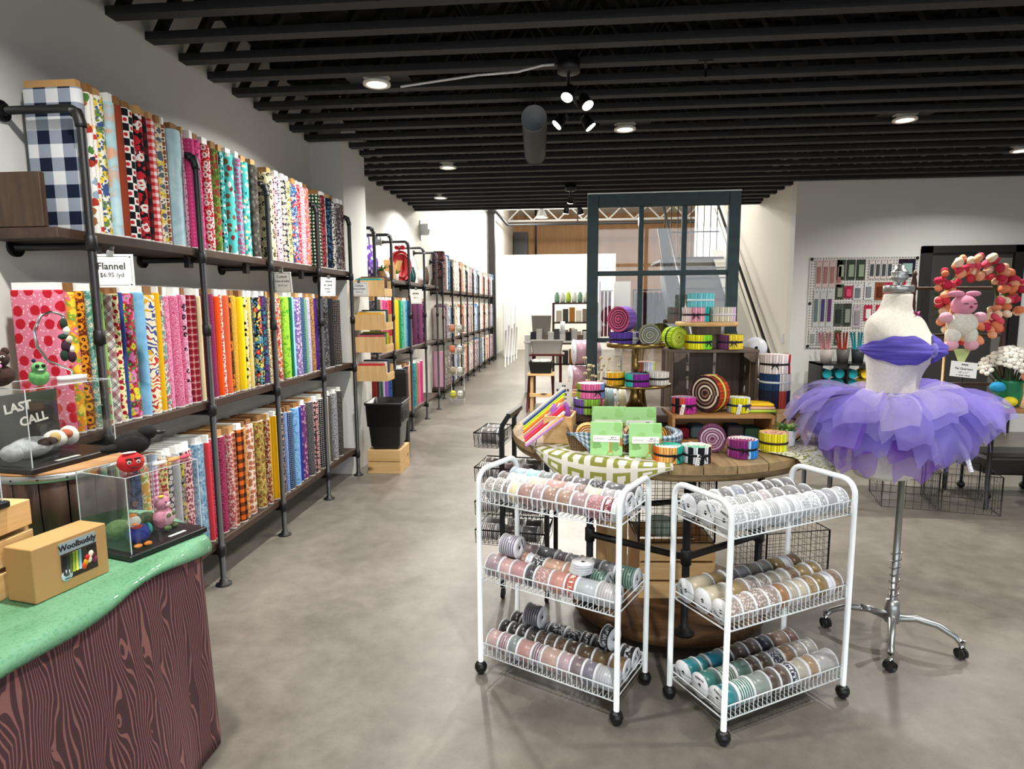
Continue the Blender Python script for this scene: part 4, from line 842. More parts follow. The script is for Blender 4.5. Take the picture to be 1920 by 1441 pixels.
# ------------------------------------------------------------------ fabric rolls
def shade(c, k):
    c = c.strip('#'); return '#' + ''.join('%02x' % max(0, min(255, int(int(c[i:i+2], 16)*k))) for i in (0, 2, 4))
def roll(label, x, y, z, r0, h0, sides, tops, tie='#15151c', bow=True, tagc=False, side_on=None, group='fabric strip rolls on the round table', name='fabric_roll', az=0, twist=0, pin=.0012, cat='fabric roll'):
    r = r0*1.05; h = h0 if side_on is not None or h0 > .0799 else h0
    """wound strips: sides = [(share, colour)] over the half facing the shop front, tops = colours of the spiral"""
    t = thing(name, label, cat, (x, y, z), 0, group)
    if side_on is not None: t.matrix_world = Matrix.Translation((x, y, z + r)) @ Matrix.Rotation(side_on, 4, 'Z') @ Matrix.Rotation(R(90), 4, 'X') @ Matrix.Translation((0, 0, -h/2))
    N = 64; mb = MB(); cols = []; tot = sum(a for a, b in sides); seg = []
    for k in range(N):
        g = (k + .5)/N*2*math.pi; f = ((g - math.pi) % (2*math.pi))/math.pi; f = f if f <= 1 else 2 - f; acc = 0
        for a, c in sides:
            acc += a/tot
            if f <= acc + 1e-6: break
        seg.append(shade(c, (1.0, .82, 1.14, .92)[k % 4 if not (k // 4) % 3 else (k*7) % 4]))
    names = list(dict.fromkeys(seg)); tn = [c for c in dict.fromkeys(tops) if c not in names]; names += tn
    zs = [(0, .985), (.004, 1.0), (h*.38, .985 if bow else .995), (h*.5, .94 if bow else .99), (h*.62, .985 if bow else .995), (h-.004, 1.0), (h, .99)]
    vs = []; fs = []; mi = []
    for zz, q in zs:
        for k in range(N): g = 2*math.pi*k/N + az; rr = r*q + (pin if k % 2 else -pin); vs.append((rr*math.cos(g), rr*math.sin(g), zz + (.0012 if k % 3 == 0 and zz in (0, h) else 0)))
    for j in range(len(zs)-1):
        for k in range(N): k2 = (k+1) % N; fs.append((j*N+k, j*N+k2, (j+1)*N+k2, (j+1)*N+k)); mi.append(names.index(seg[k]))
    mb._add(vs, fs, True)
    nr = 9; o = len(mb.v); tv = []
    for q in range(nr+1):
        for k in range(N):
            g = 2*math.pi*k/N + az; rr = r*.985*(1 - (q + k/N)/(nr+1)) if q else r*.985; tv.append((max(rr, .001)*math.cos(g), max(rr, .001)*math.sin(g), h - .0015 - (.0015 if q % 2 else 0)))
    for end in (0, 1):
        o = mb._add([(a, b, c if end == 0 else h - c) for a, b, c in tv], [], None)
        for q in range(nr):
            for k in range(N):
                k2 = (k+1) % N; f = (o+q*N+k, o+q*N+k2, o+(q+1)*N+k2, o+(q+1)*N+k); mb.f.append(f if end == 0 else f[::-1]); mi.append(names.index(tops[q % len(tops)])); mb.sm.append(False)
        mb.f.append(tuple(o + nr*N + k for k in range(N)) if end == 0 else tuple(o + nr*N + k for k in range(N))[::-1]); mi.append(names.index(tops[0])); mb.sm.append(False)
    mb.m = mi; mb.build('wound_strips', [cl(c) for c in names], t)
    if tie:
        q = .955 if bow else 1.0; mb = MB(); mb.lathe([(r*q, h*.5-.005), (r*q+.0022, h*.5-.0045), (r*q+.0022, h*.5+.0045), (r*q, h*.5+.005)], 40, caps=False); mb.build('ribbon_tie', cl(tie, .4), t)
        if bow:
            g = -math.pi/2 + rnd.uniform(-.3, .7); c = Vector((math.cos(g), math.sin(g), 0)); d = Vector((-c.y, c.x, 0)); p = c*(r*q+.004) + Vector((0, 0, h*.5)); mb = MB()
            for s in (-1, 1):
                mb.tube([p, p + d*s*.012 + Vector((0,0,.006)) + c*.003, p + d*s*.020 + Vector((0,0,.001)) + c*.003, p + d*s*.012 - Vector((0,0,.003)) + c*.003, p], .0028, 6)
                mb.tube([p, p + d*s*.010 - Vector((0,0,.010)) + c*.003, p + d*s*.016 - Vector((0,0,.022)) + c*.002], [.0025, .003, .0018], 6)
            mb.build('bow', cl(tie, .4), t)
    if tagc:
        g = -math.pi/2 + rnd.uniform(-.2, .5); c = Vector((math.cos(g), math.sin(g), 0)); d = Vector((-c.y, c.x, 0)); p = c*(r+.004) + Vector((0, 0, h*.62)); m = frame_m(p, d, c); mb = MB(); mb.T = m @ Matrix.Rotation(R(-12), 4, 'Z'); mb.box(-.008, .008, -.048, .0, 0, .0008); k_ = mb.build('paper_tag', 'white_card', t)
        mb = MB(); mb.T = m @ Matrix.Rotation(R(-12), 4, 'Z')
        for q in range(5): mb.box(-.0055, -.0055 + .011*(1 if q % 2 else .7), -.044 + .0075*q, -.0415 + .0075*q, .0008, .0011)
        mb.build('printed_lines', 'ink', k_)
    return t
Z0 = TZ + .001
# front edge of the table
roll('orange and teal fabric strip roll tied with black ribbon at the table front edge', .41, 2.535, Z0, .057, .068, [(.25,'#d9702a'),(.4,'#dfa55a'),(.35,'#1fa08c')], ['#2a9a86','#d9d2c4','#1f8674','#c9e0d8'])
roll('black, white and orange striped fabric roll with paper tag at the table front', .525, 2.54, Z0, .056, .068, [(.25,'#cfd3dc'),(.12,'#16161a'),(.1,'#c4c6cc'),(.15,'#1b1b20'),(.1,'#d0d0d4'),(.13,'#1d1d22'),(.15,'#dd8a45')], ['#d9d6c8','#7fb59c','#e3d9b5','#3f8a70'], tagc=True)
roll('plum spiral fabric roll lying on its side before the brown crate', .63, 2.73, Z0, .055, .066, [(1,'#6f3a5c')], ['#6b3a58','#c9b9c4','#7d4a68','#a88a9c'], None, False, side_on=R(-12))
roll('purple and blue striped fabric roll tied with black ribbon on the table front', .735, 2.64, Z0, .058, .076, [(.08,'#b56a9a'),(.45,'#7a2a6a'),(.06,'#9cc0e0'),(.41,'#2f7ac0')], ['#d9c9c4','#8a3a6a','#e0d4cc','#6f2a58'])
roll('yellow and pink fabric roll with brown band beside the white flower pot', .895, 2.75, Z0, .056, .082, [(.7,'#e0cf2a'),(.1,'#b9d94a'),(.2,'#e08a8a')], ['#e0a58a','#d9d0a0','#e3b59a','#c9746a'], '#3a2a20', False, tagc=False)
# on the brown crate
ZC1 = TZ + .137
roll('red, black and magenta striped fabric roll on the left end of the brown crate', .54, 2.93, ZC1, .054, .072, [(.1,'#8a8d94'),(.12,'#c94a3a'),(.12,'#17171a'),(.15,'#c94a3a'),(.5,'#b8328f')], ['#b0b4bc','#c94a8a','#8a8d94','#d973b0'], tagc=True)
roll('large brown and rust fabric roll standing on edge with lime tie on the brown crate', .665, 2.96, ZC1, .082, .075, [(.15,'#d9a27a'),(.15,'#4a2a24'),(.25,'#c4876a'),(.2,'#7a2c1c'),(.25,'#a8401f')], ['#3a2426','#d9c9b0','#2a1a1e','#8a6a58'], '#c9d35a', False, side_on=R(-50))
roll('small white and yellow fabric roll with navy bow on the brown crate', .795, 2.95, ZC1, .048, .07, [(.2,'#cfd9e0'),(.55,'#d6cf1f'),(.25,'#dfe3e6')], ['#d9dde0','#c9d0d6'], '#1f2a4a', tagc=True)
for k, (c, nm) in enumerate((('#b9d94a','lime green'),('#e5b5a8','pale pink'),('#ecc02a','golden yellow'))):
    o = MB().bbox(-.075+.003*k, .075-.004*k, -.055, .055, 0, .0135, .005).build('folded_fabric', cl(c), None, None, (.885, 2.98, ZC1 + .0142*k), R(5 - 3*k)); tag(o, '%s folded fabric piece in the small pile on the brown crate' % nm, 'fabric', 'folded fabrics on the brown crate')
for k, (x, c, nm) in enumerate(((.53,'#7d1f33','crimson'),(.61,'#5b6f7a','slate'),(.69,'#8fb0b4','pale teal'),(.78,'#4a4348','charcoal'),(.86,'#3f5c4a','dark green'))):
    o = MB().bbox(-.036, .036, -.05, .05, 0, .05 + .01*(k % 2), .008).build('fabric_bundle', fab('floral', [c, '#c9c2bb', '#2a2a2e'], .02) if k % 2 else cl(c), None, None, (x, 2.955 + .006*k, TZ + .0145), R(3)); tag(o, '%s fabric bundle tucked inside the brown crate' % nm, 'fabric', 'fabric bundles inside the brown crate')
# inside and on the grey crate
roll('blue and lime fabric roll inside the grey crate', .78, 3.235, TZ + .10, .062, .066, [(.4,'#1f4a8a'),(.6,'#a9c93a')], ['#7f9a4a','#c9d46a'])
roll('purple and sky blue fabric roll inside the grey crate, under the lime one', .80, 3.235, TZ + .0185, .064, .078, [(.55,'#6f2f6a'),(.45,'#3f86c0')], ['#6f3a70','#a889b0'])
ZG = TZ + .4165
roll('lime green spiral fabric roll standing on edge on the grey crate', .535, 3.19, ZG, .0515, .075, [(1,'#a9cc2a')], ['#8a9a2c','#b9cf3a','#a5b83a','#d0db6a'], '#1f2a33', False, side_on=R(30))
roll('yellow and green fabric roll with navy ribbon on the grey crate', .648, 3.165, ZG, .062, .07, [(.15,'#e0b81f'),(.4,'#e3dc2a'),(.45,'#7fc92a')], ['#c9d62f','#e3de6a'], '#1d2340')
roll('yellow fabric roll with purple bow at the right end of the grey crate', .80, 3.165, ZG, .058, .07, [(.4,'#6a3a5c'),(.6,'#e3c93a')], ['#d9c94a','#c9d98a'], '#2a1f3a')
ZRR = TZ + .549
roll('aqua striped fabric roll on top of the rolls on the round riser', .675, 3.27, ZRR + .072, .062, .07, [(1,'#6fc4cc')], ['#cfe6e8','#8fd0d6'], '#cfe3e6', False)
roll('pink, white and teal fabric roll on the round riser', .64, 3.215, ZRR, .063, .071, [(.3,'#e0d0d0'),(.4,'#d99aae'),(.3,'#1fa0a0')], ['#e6dada','#d9b0bc'], '#2a2024')
roll('white and lilac floral fabric roll on the round riser', .775, 3.235, ZRR, .061, .071, [(.3,'#dcd8cc'),(.4,'#cfc9b5'),(.3,'#cdb5cc')], ['#e3e0d8','#cfc9c0'], '#d9cfdc', False)
# right-hand stack on the pine riser
ZP = TZ + .147
roll('dark navy floral fabric roll at the bottom of the right-hand stack', .99, 3.06, ZP, .066, .08, [(.5,'#1f2238'),(.2,'#a8433a'),(.3,'#23284a')], ['#2a2c44','#5a5c70'], None, False)
roll('navy and white fabric roll in the middle of the right-hand stack', .99, 3.06, ZP + .081, .066, .08, [(.5,'#22395c'),(.5,'#c9c4bc')], ['#2c4264','#8a90a0'], '#c9cdd0', False)
roll('white and red floral fabric roll on top of the right-hand stack', .985, 3.06, ZP + .162, .066, .088, [(.75,'#ddd0ca'),(.25,'#a81f2c')], ['#e3d9d6','#c9a8a4'], '#1a1518')
roll('pink fabric roll behind the right-hand stack', 1.045, 3.2, ZP + .0, .05, .08, [(1,'#1c1c24')], ['#26262e'], None, False)
roll('orchid pink fabric roll on the dark roll behind the right-hand stack', 1.045, 3.2, ZP + .081, .05, .08, [(1,'#c068b0')], ['#c98abf','#d9a8d0'], '#3a2a3a', False)
mI = Matrix.Translation((.965, 3.30, 0)) @ Matrix.Rotation(R(80), 4, 'Z')
for k in range(3): spool(mI, .0 , 0, ZP + .0535 + .1065*k, .05, .053, ribbon_mat(S, ('#b9bcbc', '#c4c4c0', '#d0d2d0')[k]), 'clear-ended ribbon spool, %s up in the stack behind the grey crate' % ORD[k], 'clear spools behind the grey crate')
# left: stacked rolls on the plank riser, brass cake stand
ZK = TZ + .1215
roll('purple, green and pink fabric roll, lower of the stack on the dark plank', .10, 2.985, ZK, .066, .072, [(.4,'#6f5a9c'),(.4,'#7fa83a'),(.2,'#d95a8f')], ['#8a78b0','#b9c98a'])
roll('lime, pink and blue fabric roll, upper of the stack on the dark plank', .115, 3.0, ZK + .073, .064, .07, [(.22,'#8ab52a'),(.5,'#d96a9a'),(.28,'#7f9ad0')], ['#e0c0d0','#d9d6dc'])
t = thing('cake_stand', 'two-tier brass cake stand holding fabric rolls on the dark plank', 'cake stand', (.33, 3.06, ZK))
MB().lathe([(.075,0),(.078,.006),(.05,.02),(.028,.05),(.02,.09),(.03,.118),(.03,.124)], 32).build('foot', 'brass', t)
MB().lathe([(.02,.1245),(.168,.1245),(.172,.128),(.172,.137),(.168,.137),(.165,.130),(.02,.130)], 48, caps=False).build('lower_plate', 'brass', t)
MB().lathe([(.012,.130),(.012,.20),(.02,.22),(.012,.24),(.016,.30),(.03,.31)], 20).build('stem', 'brass', t)
MB().lathe([(.02,.3105),(.136,.3105),(.14,.314),(.14,.334),(.136,.334),(.134,.317),(.02,.317)], 48, caps=False).build('upper_plate', 'brass', t)
zl, zu = ZK + .1315, ZK + .3185
roll('grey and golden yellow fabric roll on the lower tier of the cake stand', .225, 3.035, zl, .05, .062, [(.25,'#c9c4ba'),(.55,'#dda52a'),(.2,'#7f9a2c')], ['#9a9a8c','#c9c9b5'], '#14161f', False)
roll('teal and violet fabric roll on the lower tier of the cake stand', .33, 2.965, zl, .052, .06, [(.35,'#2fb0a0'),(.65,'#7a2a8a')], ['#4a8a88','#8a5a90'], '#15131c', False)
roll('pale grey fabric roll on the lower tier of the cake stand', .435, 3.035, zl, .05, .062, [(.2,'#7fae3a'),(1,'#cfc9c0')], ['#dcd9d4','#c4c0b8'], '#2a2524', False)
roll('orange and white fabric roll at the back of the cake stand lower tier', .385, 3.14, zl + .001, .05, .10, [(.45,'#c98060'),(.35,'#d4d6e0'),(.2,'#c9c92f')], ['#cfae9c','#d9d9dc'], '#1d1f33')
roll('deep purple fabric roll on the upper tier of the cake stand', .255, 3.03, zu, .052, .065, [(1,'#513a8c')], ['#5a4698','#6f5cae'], '#1a1428', False)
roll('pink and purple spiral fabric roll standing on the purple roll', .262, 3.045, zu + .066, .058, .075, [(1,'#7a5aa8')], ['#b8506f','#4a2036','#c9607f','#5a2842'], None, False, side_on=R(-35), tagc=True)
roll('grey spiral fabric roll standing on the upper tier of the cake stand', .39, 3.015, zu, .05, .06, [(1,'#7d7a58')], ['#8a8a6a','#4f5560','#a5a58a','#5c6268'], None, False, side_on=R(-5))
roll('violet and white fabric roll at the back of the upper tier of the cake stand', .345, 3.12, zu, .04, .062, [(.4,'#d9dce0'),(.6,'#5a4a86')], ['#dfe0e4','#c4c6cc'], '#eceef0')
# pink tulle spools behind the sash, olive one in front
mI = Matrix.Translation((.10, 3.66, 0)) @ Matrix.Rotation(R(12), 4, 'Z')
spool(mI, -.01, 0, TZ + .1425 + .074, .15, .074, ribbon_mat(S, '#c48a9c'), 'large pink tulle spool with grey end, lower of two at the back of the table', 'tulle spools on the round table', name='tulle_spool')
spool(mI, .01, 0, TZ + .1425 + .2225, .15, .074, ribbon_mat(S, '#cf9aac'), 'large pink tulle spool with grey end, upper of two at the back of the table', 'tulle spools on the round table', name='tulle_spool')
spool(Matrix.Translation((.0, 3.32, 0)) @ Matrix.Rotation(R(12), 4, 'Z'), .0, 0, TZ + .0755, .13, .074, ribbon_mat(S, '#6f7a55'), 'olive green tulle spool behind the stacked rolls on the table', 'tulle spools on the round table', name='tulle_spool')
for k, (x, c, nm) in enumerate(((.24,'#9cc4cc','pale blue'),(.31,'#cfc9a0','cream yellow'))):
    spool(Matrix.Translation((x, 3.70, 0)) @ Matrix.Rotation(R(8), 4, 'Z'), 0, 0, TZ + .0745, .055, .074, ribbon_mat(S, c), '%s tulle spool behind the window sash' % nm, 'tulle spools on the round table', name='tulle_spool')
# ------------------------------------------------------------------ more on and around the round table
def sheet(name, fn, nu, nv, mat, parent=None, th=0, uvs=1.0):
    """surface from fn(u, v) -> point, with uv in metres; th > 0 gives it thickness"""
    vs = []; uv = []; fs = []
    for j in range(nv+1):
        for i in range(nu+1): vs.append(Vector(fn(i/nu, j/nv)))
    du = [0]; dv = [0]
    for i in range(nu): du.append(du[-1] + (vs[(nv//2)*(nu+1)+i+1] - vs[(nv//2)*(nu+1)+i]).length)
    for j in range(nv): dv.append(dv[-1] + (vs[(j+1)*(nu+1)+nu//2] - vs[j*(nu+1)+nu//2]).length)
    uv = [(du[i]*uvs, dv[j]*uvs) for j in range(nv+1) for i in range(nu+1)]
    for j in range(nv):
        for i in range(nu): a = j*(nu+1)+i; fs.append((a, a+1, a+nu+2, a+nu+1))
    mb = MB(); mb._add(vs, fs, True); o = mb.build(name, mat, parent, uv)
    if th: md = o.modifiers.new('thickness', 'SOLIDIFY'); md.thickness = th; md.offset = -1
    return o
# olive Greek-key runner and striped cloth
t_ = NT('greek_key'); uv = t_.n('TexCoord').outputs['UV']; q = t_.n('SeparateXYZ', i={0: t_.n('Mapping', i={'Vector': uv, 'Scale': (11, 11, 11)}).outputs[0]})
fx = t_.math('FRACT', q.outputs[0]); fy = t_.math('FRACT', q.outputs[1])
ax = t_.math('ABSOLUTE', t_.math('SUBTRACT', fx, .5)); ay = t_.math('ABSOLUTE', t_.math('SUBTRACT', fy, .5)); mxx = t_.math('MAXIMUM', ax, ay)
ringm = t_.math('MULTIPLY', t_.math('LESS_THAN', mxx, .36), t_.math('GREATER_THAN', mxx, .17)); alt = t_.math('LESS_THAN', t_.math('FRACT', t_.math('MULTIPLY', q.outputs[0], .5)), .5)
cut = t_.math('MULTIPLY', alt, t_.math('MULTIPLY', t_.math('LESS_THAN', ax, .12), t_.math('GREATER_THAN', fy, .5))); ringm = t_.math('MULTIPLY', ringm, t_.math('SUBTRACT', 1, cut))
t_.out(Base_Color=t_.mix(ringm, lin('#dcd8ce'), lin('#8a8c3c')), Roughness=.9)
def runner(u, v):
    # band lying on the table front-left and falling over the rim
    g = R(216) + (R(266) - R(216))*u; x0, y0 = math.cos(g), math.sin(g); s = v; out = .52 + .30*s
    if out <= .755: r, z = out, TZ + .0065 + .001*math.sin(u*14)
    else: r, z = .755 + .012*math.sin(u*9) + .01, TZ + .0065 - (out - .755)*(.25 + 2.0*math.sin(math.pi*u)**1.5) 
    return (TX + r*x0, TY + r*y0, z)
o = sheet('table_runner', runner, 30, 20, 'greek_key', th=.002); tag(o, 'white runner with olive Greek-key pattern falling over the table front left edge', 'cloth')
MAT['greek2'] = fab('swirl', ['#d9d6c6', '#8f9458', '#b9bb8a'], .05)
def cloth2(u, v):
    g = R(-52) + (R(-8) - R(-52))*u; out = .5 + .42*v; fold = .014*math.sin(u*22)*max(0, v-.55)*2
    if out <= .755: r, z = out, TZ + .0055 + .003*abs(math.sin(u*11))*v
    else: k = out - .755; r, z = .768 + fold + k*.25, TZ + .006 - k*(.25 + 1.0*u)
    return (TX + r*math.cos(g), TY + r*math.sin(g), z)
o = sheet('striped_cloth', cloth2, 36, 22, 'greek2', th=.002); tag(o, 'cream and olive patterned cloth draped off the right side of the table', 'cloth')
# wicker basket with gingham liner, rolls inside, green giraffe fabric packs
t = NT('wicker'); ob = t.n('TexCoord').outputs['Object']; wv = t.n('TexWave', i={'Vector': ob, 'Scale': 42, 'Distortion': 2}, wave_type='BANDS', bands_direction='Z'); w2 = t.n('TexWave', i={'Vector': ob, 'Scale': 30}, wave_type='BANDS', bands_direction='X')
k_ = t.math('MULTIPLY', wv.outputs['Fac'], w2.outputs['Fac']); t.out(Base_Color=t.ramp(k_, [(.05, lin('#4a3520')), (.5, lin('#94734a'))]), Roughness=.7); t.bump(k_, .8, .006)
bk = thing('wicker_basket', 'long wicker basket with blue gingham liner at the table front', 'basket', (.225, 2.735, TZ+.007), R(-4))
def rrect(a, b, r, z, n=5): return [(sx*(a-r) + r*math.cos(g), sy*(b-r) + r*math.sin(g), z) for sx, sy, g0 in ((1,1,0),(-1,1,90),(-1,-1,180),(1,-1,270)) for g in [R(g0 + 90*i/n) for i in range(n+1)]]
mb = MB(); mb.loft([rrect(.205,.085,.03,0), rrect(.225,.10,.035,.075), rrect(.228,.103,.035,.08), rrect(.221,.096,.035,.08), rrect(.20,.08,.03,.006)], caps=False); mb.loft([rrect(.2,.08,.03,.0), rrect(.2,.08,.03,.006)]); mb.build('woven_body', 'wicker', bk)
ging = fab('gingham', ['#d6d9dc', '#8fa0b0', '#4f6880'], .011)
def liner(cx, half, drop):
    def fn(u, v):
        x = cx + (u-.5)*2*half; k = 1 - abs(u-.5)*2
        if v < .3: return (x, -.098 - .008*v/.3, .07 + .016*v/.3)
        return (x*(1 - .1*(v-.3)), -.108 - .004*math.sin(u*12), .087 - (v-.3)/.7*drop*k)
    return fn
sheet('gingham_liner', liner(-.13, .085, .085), 14, 10, ging, bk, .0015); sheet('gingham_liner', liner(.03, .06, .05), 10, 8, ging, bk, .0015)
def liner_end(u, v): g = -R(90) + R(150)*u; rr = .1 + .03*math.sin(v*3.1); return (.175 + rr*math.cos(g)*.75*(.8+.4*v), rr*math.sin(g), .075 + .03*math.sin(v*3) - .05*v)
sheet('gingham_liner', liner_end, 14, 8, ging, bk, .0015)
for x, nm, tp in ((.09, 'orange and brown', ['#b5682c','#e0b070','#8a4a2a','#d9c9b0']), (.205, 'pink and cream', ['#c96a8a','#e6d9d0','#d98aa0','#b9c4a0']), (.30, 'brown and green', ['#7a5a3a','#b9a080','#5a6a4a','#d0c0a0']), (.385, 'yellow and plum', ['#dcb52a','#7a3a5a','#e3c96a','#c96a4a'])):
    roll('%s spiral fabric roll propped in the wicker basket' % nm, x, 2.735, TZ + .017, .047, .06, [(1, tp[1])], tp, None, False, side_on=R(4), group='fabric rolls in the wicker basket')
GP = fab('scatter', ['#a3d692', '#b07a44', '#7fae6a', '#96c97e'], .06)
def pack(x, y, z, yaw, tilt, label, w=.135, h=.142):
    t = thing('fabric_pack', label, 'fabric', (x, y, z), yaw, 'green giraffe fabric packs'); t.rotation_euler = (tilt, 0, yaw)
    vs = MB(); vs.bbox(-w/2, w/2, -.006, .006, 0, h, .003); uv = [(a[0]+.3, a[2]+.1) for a in vs.v]; vs.build('folded_fabric', GP, t, uv)
    MB().box(-w/2+.012, w/2-.012, -.0085, -.0062, h*.40, h*.40+.028).build('paper_band', 'white_card', t)
    MB().tube([(-w*.36 + .0035*q, -.0088, h*.40 + .013 + (.004 if q % 2 else -.003)*(1.6 if q in (0, 3) else 1)) for q in range(12)], .0006, 4).build('script_logo', 'ink', t); bars(t, [(w*.22, h*.40+.019, .022, .004), (w*.22, h*.40+.011, .046, .003)], -.0086)
    # giraffe motif: body, neck, legs
    mb = MB(); gx = w*.12; zz = h*.03
    mb.box(gx-.003, gx+.003, -.0068, -.0061, zz+.012, zz+.052); mb.box(gx-.006, gx+.006, -.0068, -.0061, zz+.050, zz+.058); mb.beam((gx-.003, -.0065, zz+.016), (gx-.014, -.0065, zz), .0006, .003, (1,0,0)); mb.beam((gx+.003, -.0065, zz+.016), (gx+.014, -.0065, zz), .0006, .003, (1,0,0))
    mb.build('giraffe_print', cl('#c08a3c'), t)
pack(.165, 2.585, TZ+.008, R(-3), R(-10), 'green giraffe fabric pack leaning on the basket, left one'); pack(.325, 2.565, TZ+.008, R(2), R(-10), 'green giraffe fabric pack leaning on the basket, right one')
pack(.19, 2.865, TZ+.02, R(-3), R(-6), 'green giraffe fabric pack standing behind the basket, left one', .15, .15); pack(.335, 2.865, TZ+.02, R(2), R(-6), 'green giraffe fabric pack standing behind the basket, right one', .15, .148)
# pine box with fanned fat quarters
slat_box('pine_box', 'pale pine box with fabrics fanned out of it at the left of the table', (-.03, 2.88, TZ+.010), .13, .16, .125, 'pine', 1, R(-8), 'top', .011, cat='box')
FQ = [('#dcd6cc','cream'),('#2f4a86','navy blue'),('#a9c22c','chartreuse'),('#23241f','black and yellow'),('#d9732a','orange'),('#c9a08a','tan'),('#d94a7a','hot pink'),('#c4262c','red'),('#dfe3e6','white'),('#d9a050','apricot'),('#7a3a86','purple chevron')]
for k, (c, nm) in enumerate(FQ):
    a = k/(len(FQ)-1); mb = MB(); p = Vector((-.065 + .004*math.sin(k), 2.975 - .0205*k, TZ + .13 + .11*(1-a) + .012)); q = p + Vector((-.145 + .03*a, -.07 - .05*a, -.165 + .02*a)); q.z = max(q.z, TZ + .018)
    mb.beam(p + Vector((.05, .0, -.01)), q + Vector((0, .05*a, 0)), .0145, .0085, (0, .0, 1)); o = mb.build('folded_strip', fab('dots', [c, '#d9c93a'], .012) if 'and yellow' in nm else (fab('hstripe', [c, '#b98ac0'], .01) if 'chevron' in nm else cl(c))); tag(o, '%s folded fabric strip fanned over the pine box' % nm, 'fabric', 'fabric strips fanned at the pine box')
for x, y, c, nm in ((-.035, 2.87, '#b9bcc4', 'grey toile'), (-.005, 2.9, '#9a5ab0', 'violet'), (-.06, 2.86, '#a06ac0', 'lilac')):
    mb = MB(); mb.lathe([(.028,0),(.03,.06),(.018,.14),(.004,.165)], 10); o = mb.build('folded_fabric', fab('floral', [c, '#4a4f5c', '#e3e3e6'], .02) if 'toile' in nm else cl(c), None, None, (x, y, TZ+.02)); tag(o, '%s pointed folded fabric standing in the pine box' % nm, 'fabric', 'pointed fabrics in the pine box')
# small potted plants
def plant(label, x, y, z, pot, n, ln, cols, potmat='white_plastic'):
    t = thing('potted_plant', label, 'plant', (x, y, z))
    if pot: MB().lathe([(.024,0),(.026,.002),(.033,.066),(.034,.07),(.030,.07),(.029,.06)], 24).build('pot', potmat, t)
    for k in range(n):
        g = k*2.4; e = .35 + .5*((k*7) % 5)/5; l = ln*(.75 + .4*((k*3) % 4)/4); d = Vector((math.cos(g), math.sin(g), 0)); s_ = Vector((-d.y, d.x, 0)); b = Vector((0, 0, .06 if pot else .0)); pts = []
        for i in range(6): a = i/5; pts.append(b + d*(l*a*math.cos(e*(1.2-a*.6))) + Vector((0,0,l*a*math.sin(1.25 - e*a*1.5))))
        vs = []; fs = []
        for i, p in enumerate(pts): w = .009*math.sin(math.pi*min(1, .12+i/5*.9)); vs += [p - s_*w, p + Vector((0,0,-.002)), p + s_*w]
        for i in range(5): fs += [(i*3, i*3+1, i*3+4, i*3+3), (i*3+1, i*3+2, i*3+5, i*3+4)]
        mb = MB(); mb._add(vs, fs, True); mb.build('leaf', cl(cols[k % len(cols)], .5), t)
plant('small green fern in a white pot on the right of the table', .985, 2.83, TZ+.008, True, 26, .075, ['#4f8a35', '#7fb04a', '#2f6a2a', '#a5c76a'])
plant('trailing green ivy beside the brown crate', .955, 2.95, TZ+.008, False, 14, .085, ['#7ab83a', '#9cd05a', '#5a9a2c'])
tag(MB().tube([(1.03+.05*math.cos(a), 2.93+.015*math.sin(a), TZ+.06+.05*math.sin(a)) for a in [i*.52 for i in range(12)]], .004, 6, closed=True).build('wire_ball', 'black_metal'), 'small black wire ring by the potted fern', 'ornament')
# dried grass in a slim vase behind the rolls
t = thing('dried_grass', 'bunch of dried grasses in a slim vase between the rolls', 'plant', (.40, 3.41, TZ+.001))
MB().lathe([(.03,0),(.04,.06),(.022,.16),(.026,.18)], 18).build('vase', 'brass', t)
for k in range(26):
    g = k*2.39; l = .42 + .1*((k*5) % 7)/7; s_ = .03 + .09*((k*3) % 8)/8; pts = [(0,0,.15)] + [(math.cos(g)*s_*a*a, math.sin(g)*s_*a*a*.35, .15 + l*a*(1.05 - .35*a*a)) for a in (.3,.55,.75,.9,1)]
    mb = MB(); mb.tube(pts, [.0012,.0012,.0014,.0035,.005,.001], 5); mb.build('stem', cl('#b5a27a' if k % 2 else '#9c8a64'), t)
t = thing('dried_sprig', 'pale dried sprigs spilling beside the cake stand', 'plant', (.16, 3.27, TZ+.001))
for k in range(34):
    g = k*2.39; s_ = .03 + .09*((k*3) % 8)/8; l = .12 + .28*((k*5) % 7)/7; p = Vector((math.cos(g)*s_, math.sin(g)*s_*.4, l)); mb = MB(); mb.tube([(0,0,0), p*.6 + Vector((0,0,.02)), p], .001, 4); mb.ball(p, .008, n=6, m=4); mb.ball(p*.8 + Vector((.008,0,.01)), .007, n=6, m=4); mb.build('sprig', cl('#d9cda8' if k % 2 else '#c4b58a'), t)
t = thing('table_sign', 'small white table sign clipped before the olive spool', 'sign', (-.02, 3.16, TZ+.12), R(-5))
MB().box(-.045, .045, -.001, .001, 0, .125).build('card', 'white_card', t); MB().box(-.02, .02, -.012, .012, -.119, .01).build('stand', 'black_plastic', t)
bars(t, [(0, .108, .03, .009), (0, .086, .066, .012), (0, .064, .045, .012), (0, .042, .04, .007)], -.0012)
